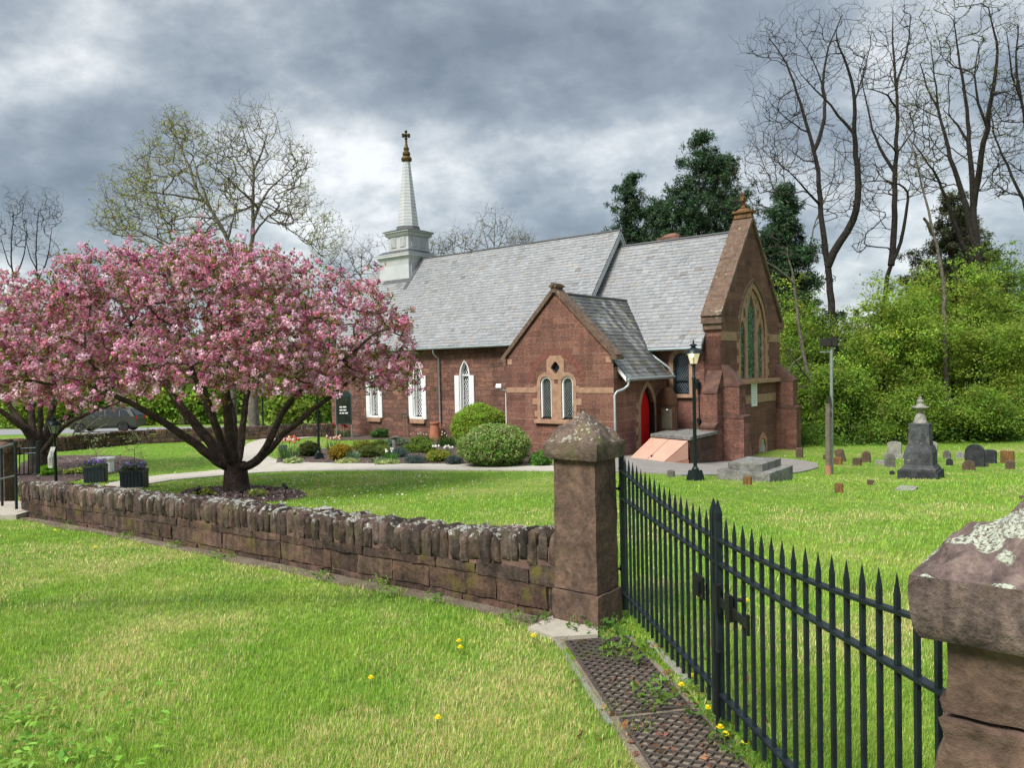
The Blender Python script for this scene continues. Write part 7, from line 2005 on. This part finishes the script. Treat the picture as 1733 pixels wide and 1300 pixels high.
# ------------------------------------------------------------------ sky and light
SUN_EL, SUN_AZ = rad(50), math.atan2(-.62, -.55)                       # direction towards the sun: behind and to the side of the camera
sd = Vector((math.cos(SUN_EL)*math.cos(SUN_AZ), math.cos(SUN_EL)*math.sin(SUN_AZ), math.sin(SUN_EL)))
sun = bpy.data.lights.new('sun', 'SUN'); sun.energy = 1.3; sun.angle = rad(22); sun.color = (1, .955, .88)
so_ = bpy.data.objects.new('sun', sun); COL.objects.link(so_); so_.rotation_euler = (-sd).to_track_quat('-Z', 'Y').to_euler()
wd_ = bpy.data.worlds.new('World'); SC.world = wd_; wd_.use_nodes = True
t = NT(wd_); bg = t.n['Background']
sky = t.n.new('ShaderNodeTexSky'); sky.sky_type = 'NISHITA'; sky.sun_disc = False; sky.sun_elevation = SUN_EL; sky.sun_rotation = PI/2-SUN_AZ
tc_ = t.n.new('ShaderNodeTexCoord'); sp = t.n.new('ShaderNodeSeparateXYZ'); t.link(tc_.outputs['Generated'], sp.inputs[0])
zc = t.math('ADD', t.math('MAXIMUM', sp.outputs[2], 0.0), .48)
cm = t.n.new('ShaderNodeCombineXYZ'); t.link(t.math('DIVIDE', sp.outputs[0], zc), cm.inputs[0]); t.link(t.math('DIVIDE', sp.outputs[1], zc), cm.inputs[1]); cm.inputs[2].default_value = .37
mp = t.n.new('ShaderNodeMapping'); mp.inputs['Rotation'].default_value = (0, 0, .5); mp.inputs['Scale'].default_value = (1.0, 1.15, 1); mp.inputs['Location'].default_value = (3.1, 1.7, 0); t.link(cm.outputs[0], mp.inputs[0])
n1 = t.noise(mp.outputs[0], 2.6, 9, .54, 0.0); n2 = t.noise(mp.outputs[0], 8, 10, .63, 0.0)
val = t.math('ADD', t.math('MULTIPLY', n1, 1.15), t.math('MULTIPLY', n2, .42)); val = t.math('SUBTRACT', val, .3)
def lobe(px, py, w, amt):
    d = ray(px, py); d = d/np.linalg.norm(d)
    vd = t.n.new('ShaderNodeVectorMath'); vd.operation = 'DOT_PRODUCT'; t.link(tc_.outputs['Generated'], vd.inputs[0]); vd.inputs[1].default_value = tuple(d)
    k = t.math('POWER', t.math('MAXIMUM', vd.outputs['Value'], 0), w)
    return t.math('MULTIPLY', k, amt)
for L_ in ((690, 350, 90, .12), (830, 330, 120, .12), (60, 310, 80, .09), (1250, 170, 70, .06), (1480, 260, 60, .12), (1150, 190, 90, .05), (560, 330, 150, .08), (150, 60, 60, .03), (330, 170, 45, -.06), (850, 230, 120, -.11), (560, 140, 40, -.04), (1480, 80, 60, -.05), (1300, 90, 120, -.06), (1650, 330, 90, .05), (960, 90, 60, .02)):
    val = t.math('ADD', val, lobe(*L_))
val = t.math('ADD', val, t.math('MULTIPLY', t.math('POWER', t.math('SUBTRACT', 1, t.math('MAXIMUM', sp.outputs[2], 0)), 8), .12))
cr = t.ramp(val, (.33, (.2, .24, .28)), (.45, (.28, .325, .37)), (.55, (.4, .45, .49)), (.66, (.63, .67, .69)), (.78, (.94, .96, .96)))
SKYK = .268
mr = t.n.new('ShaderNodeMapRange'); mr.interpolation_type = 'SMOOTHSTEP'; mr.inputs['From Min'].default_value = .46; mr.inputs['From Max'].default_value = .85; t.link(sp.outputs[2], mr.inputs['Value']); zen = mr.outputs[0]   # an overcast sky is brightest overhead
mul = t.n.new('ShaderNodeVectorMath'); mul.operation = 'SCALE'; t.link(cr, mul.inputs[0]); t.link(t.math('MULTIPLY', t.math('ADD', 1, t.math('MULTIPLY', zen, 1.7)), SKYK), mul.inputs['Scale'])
skm = t.n.new('ShaderNodeVectorMath'); skm.operation = 'SCALE'; t.link(sky.outputs[0], skm.inputs[0]); skm.inputs['Scale'].default_value = .06
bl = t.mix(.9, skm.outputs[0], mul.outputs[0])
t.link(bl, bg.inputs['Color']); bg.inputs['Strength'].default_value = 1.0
SC.view_settings.view_transform = 'Standard'; SC.view_settings.look = 'None'; SC.view_settings.gamma = 1; SC.view_settings.exposure = 2.0
SC.cycles.max_bounces = 6; SC.cycles.diffuse_bounces = 3; SC.cycles.transparent_max_bounces = 6; SC.cycles.use_denoising = True
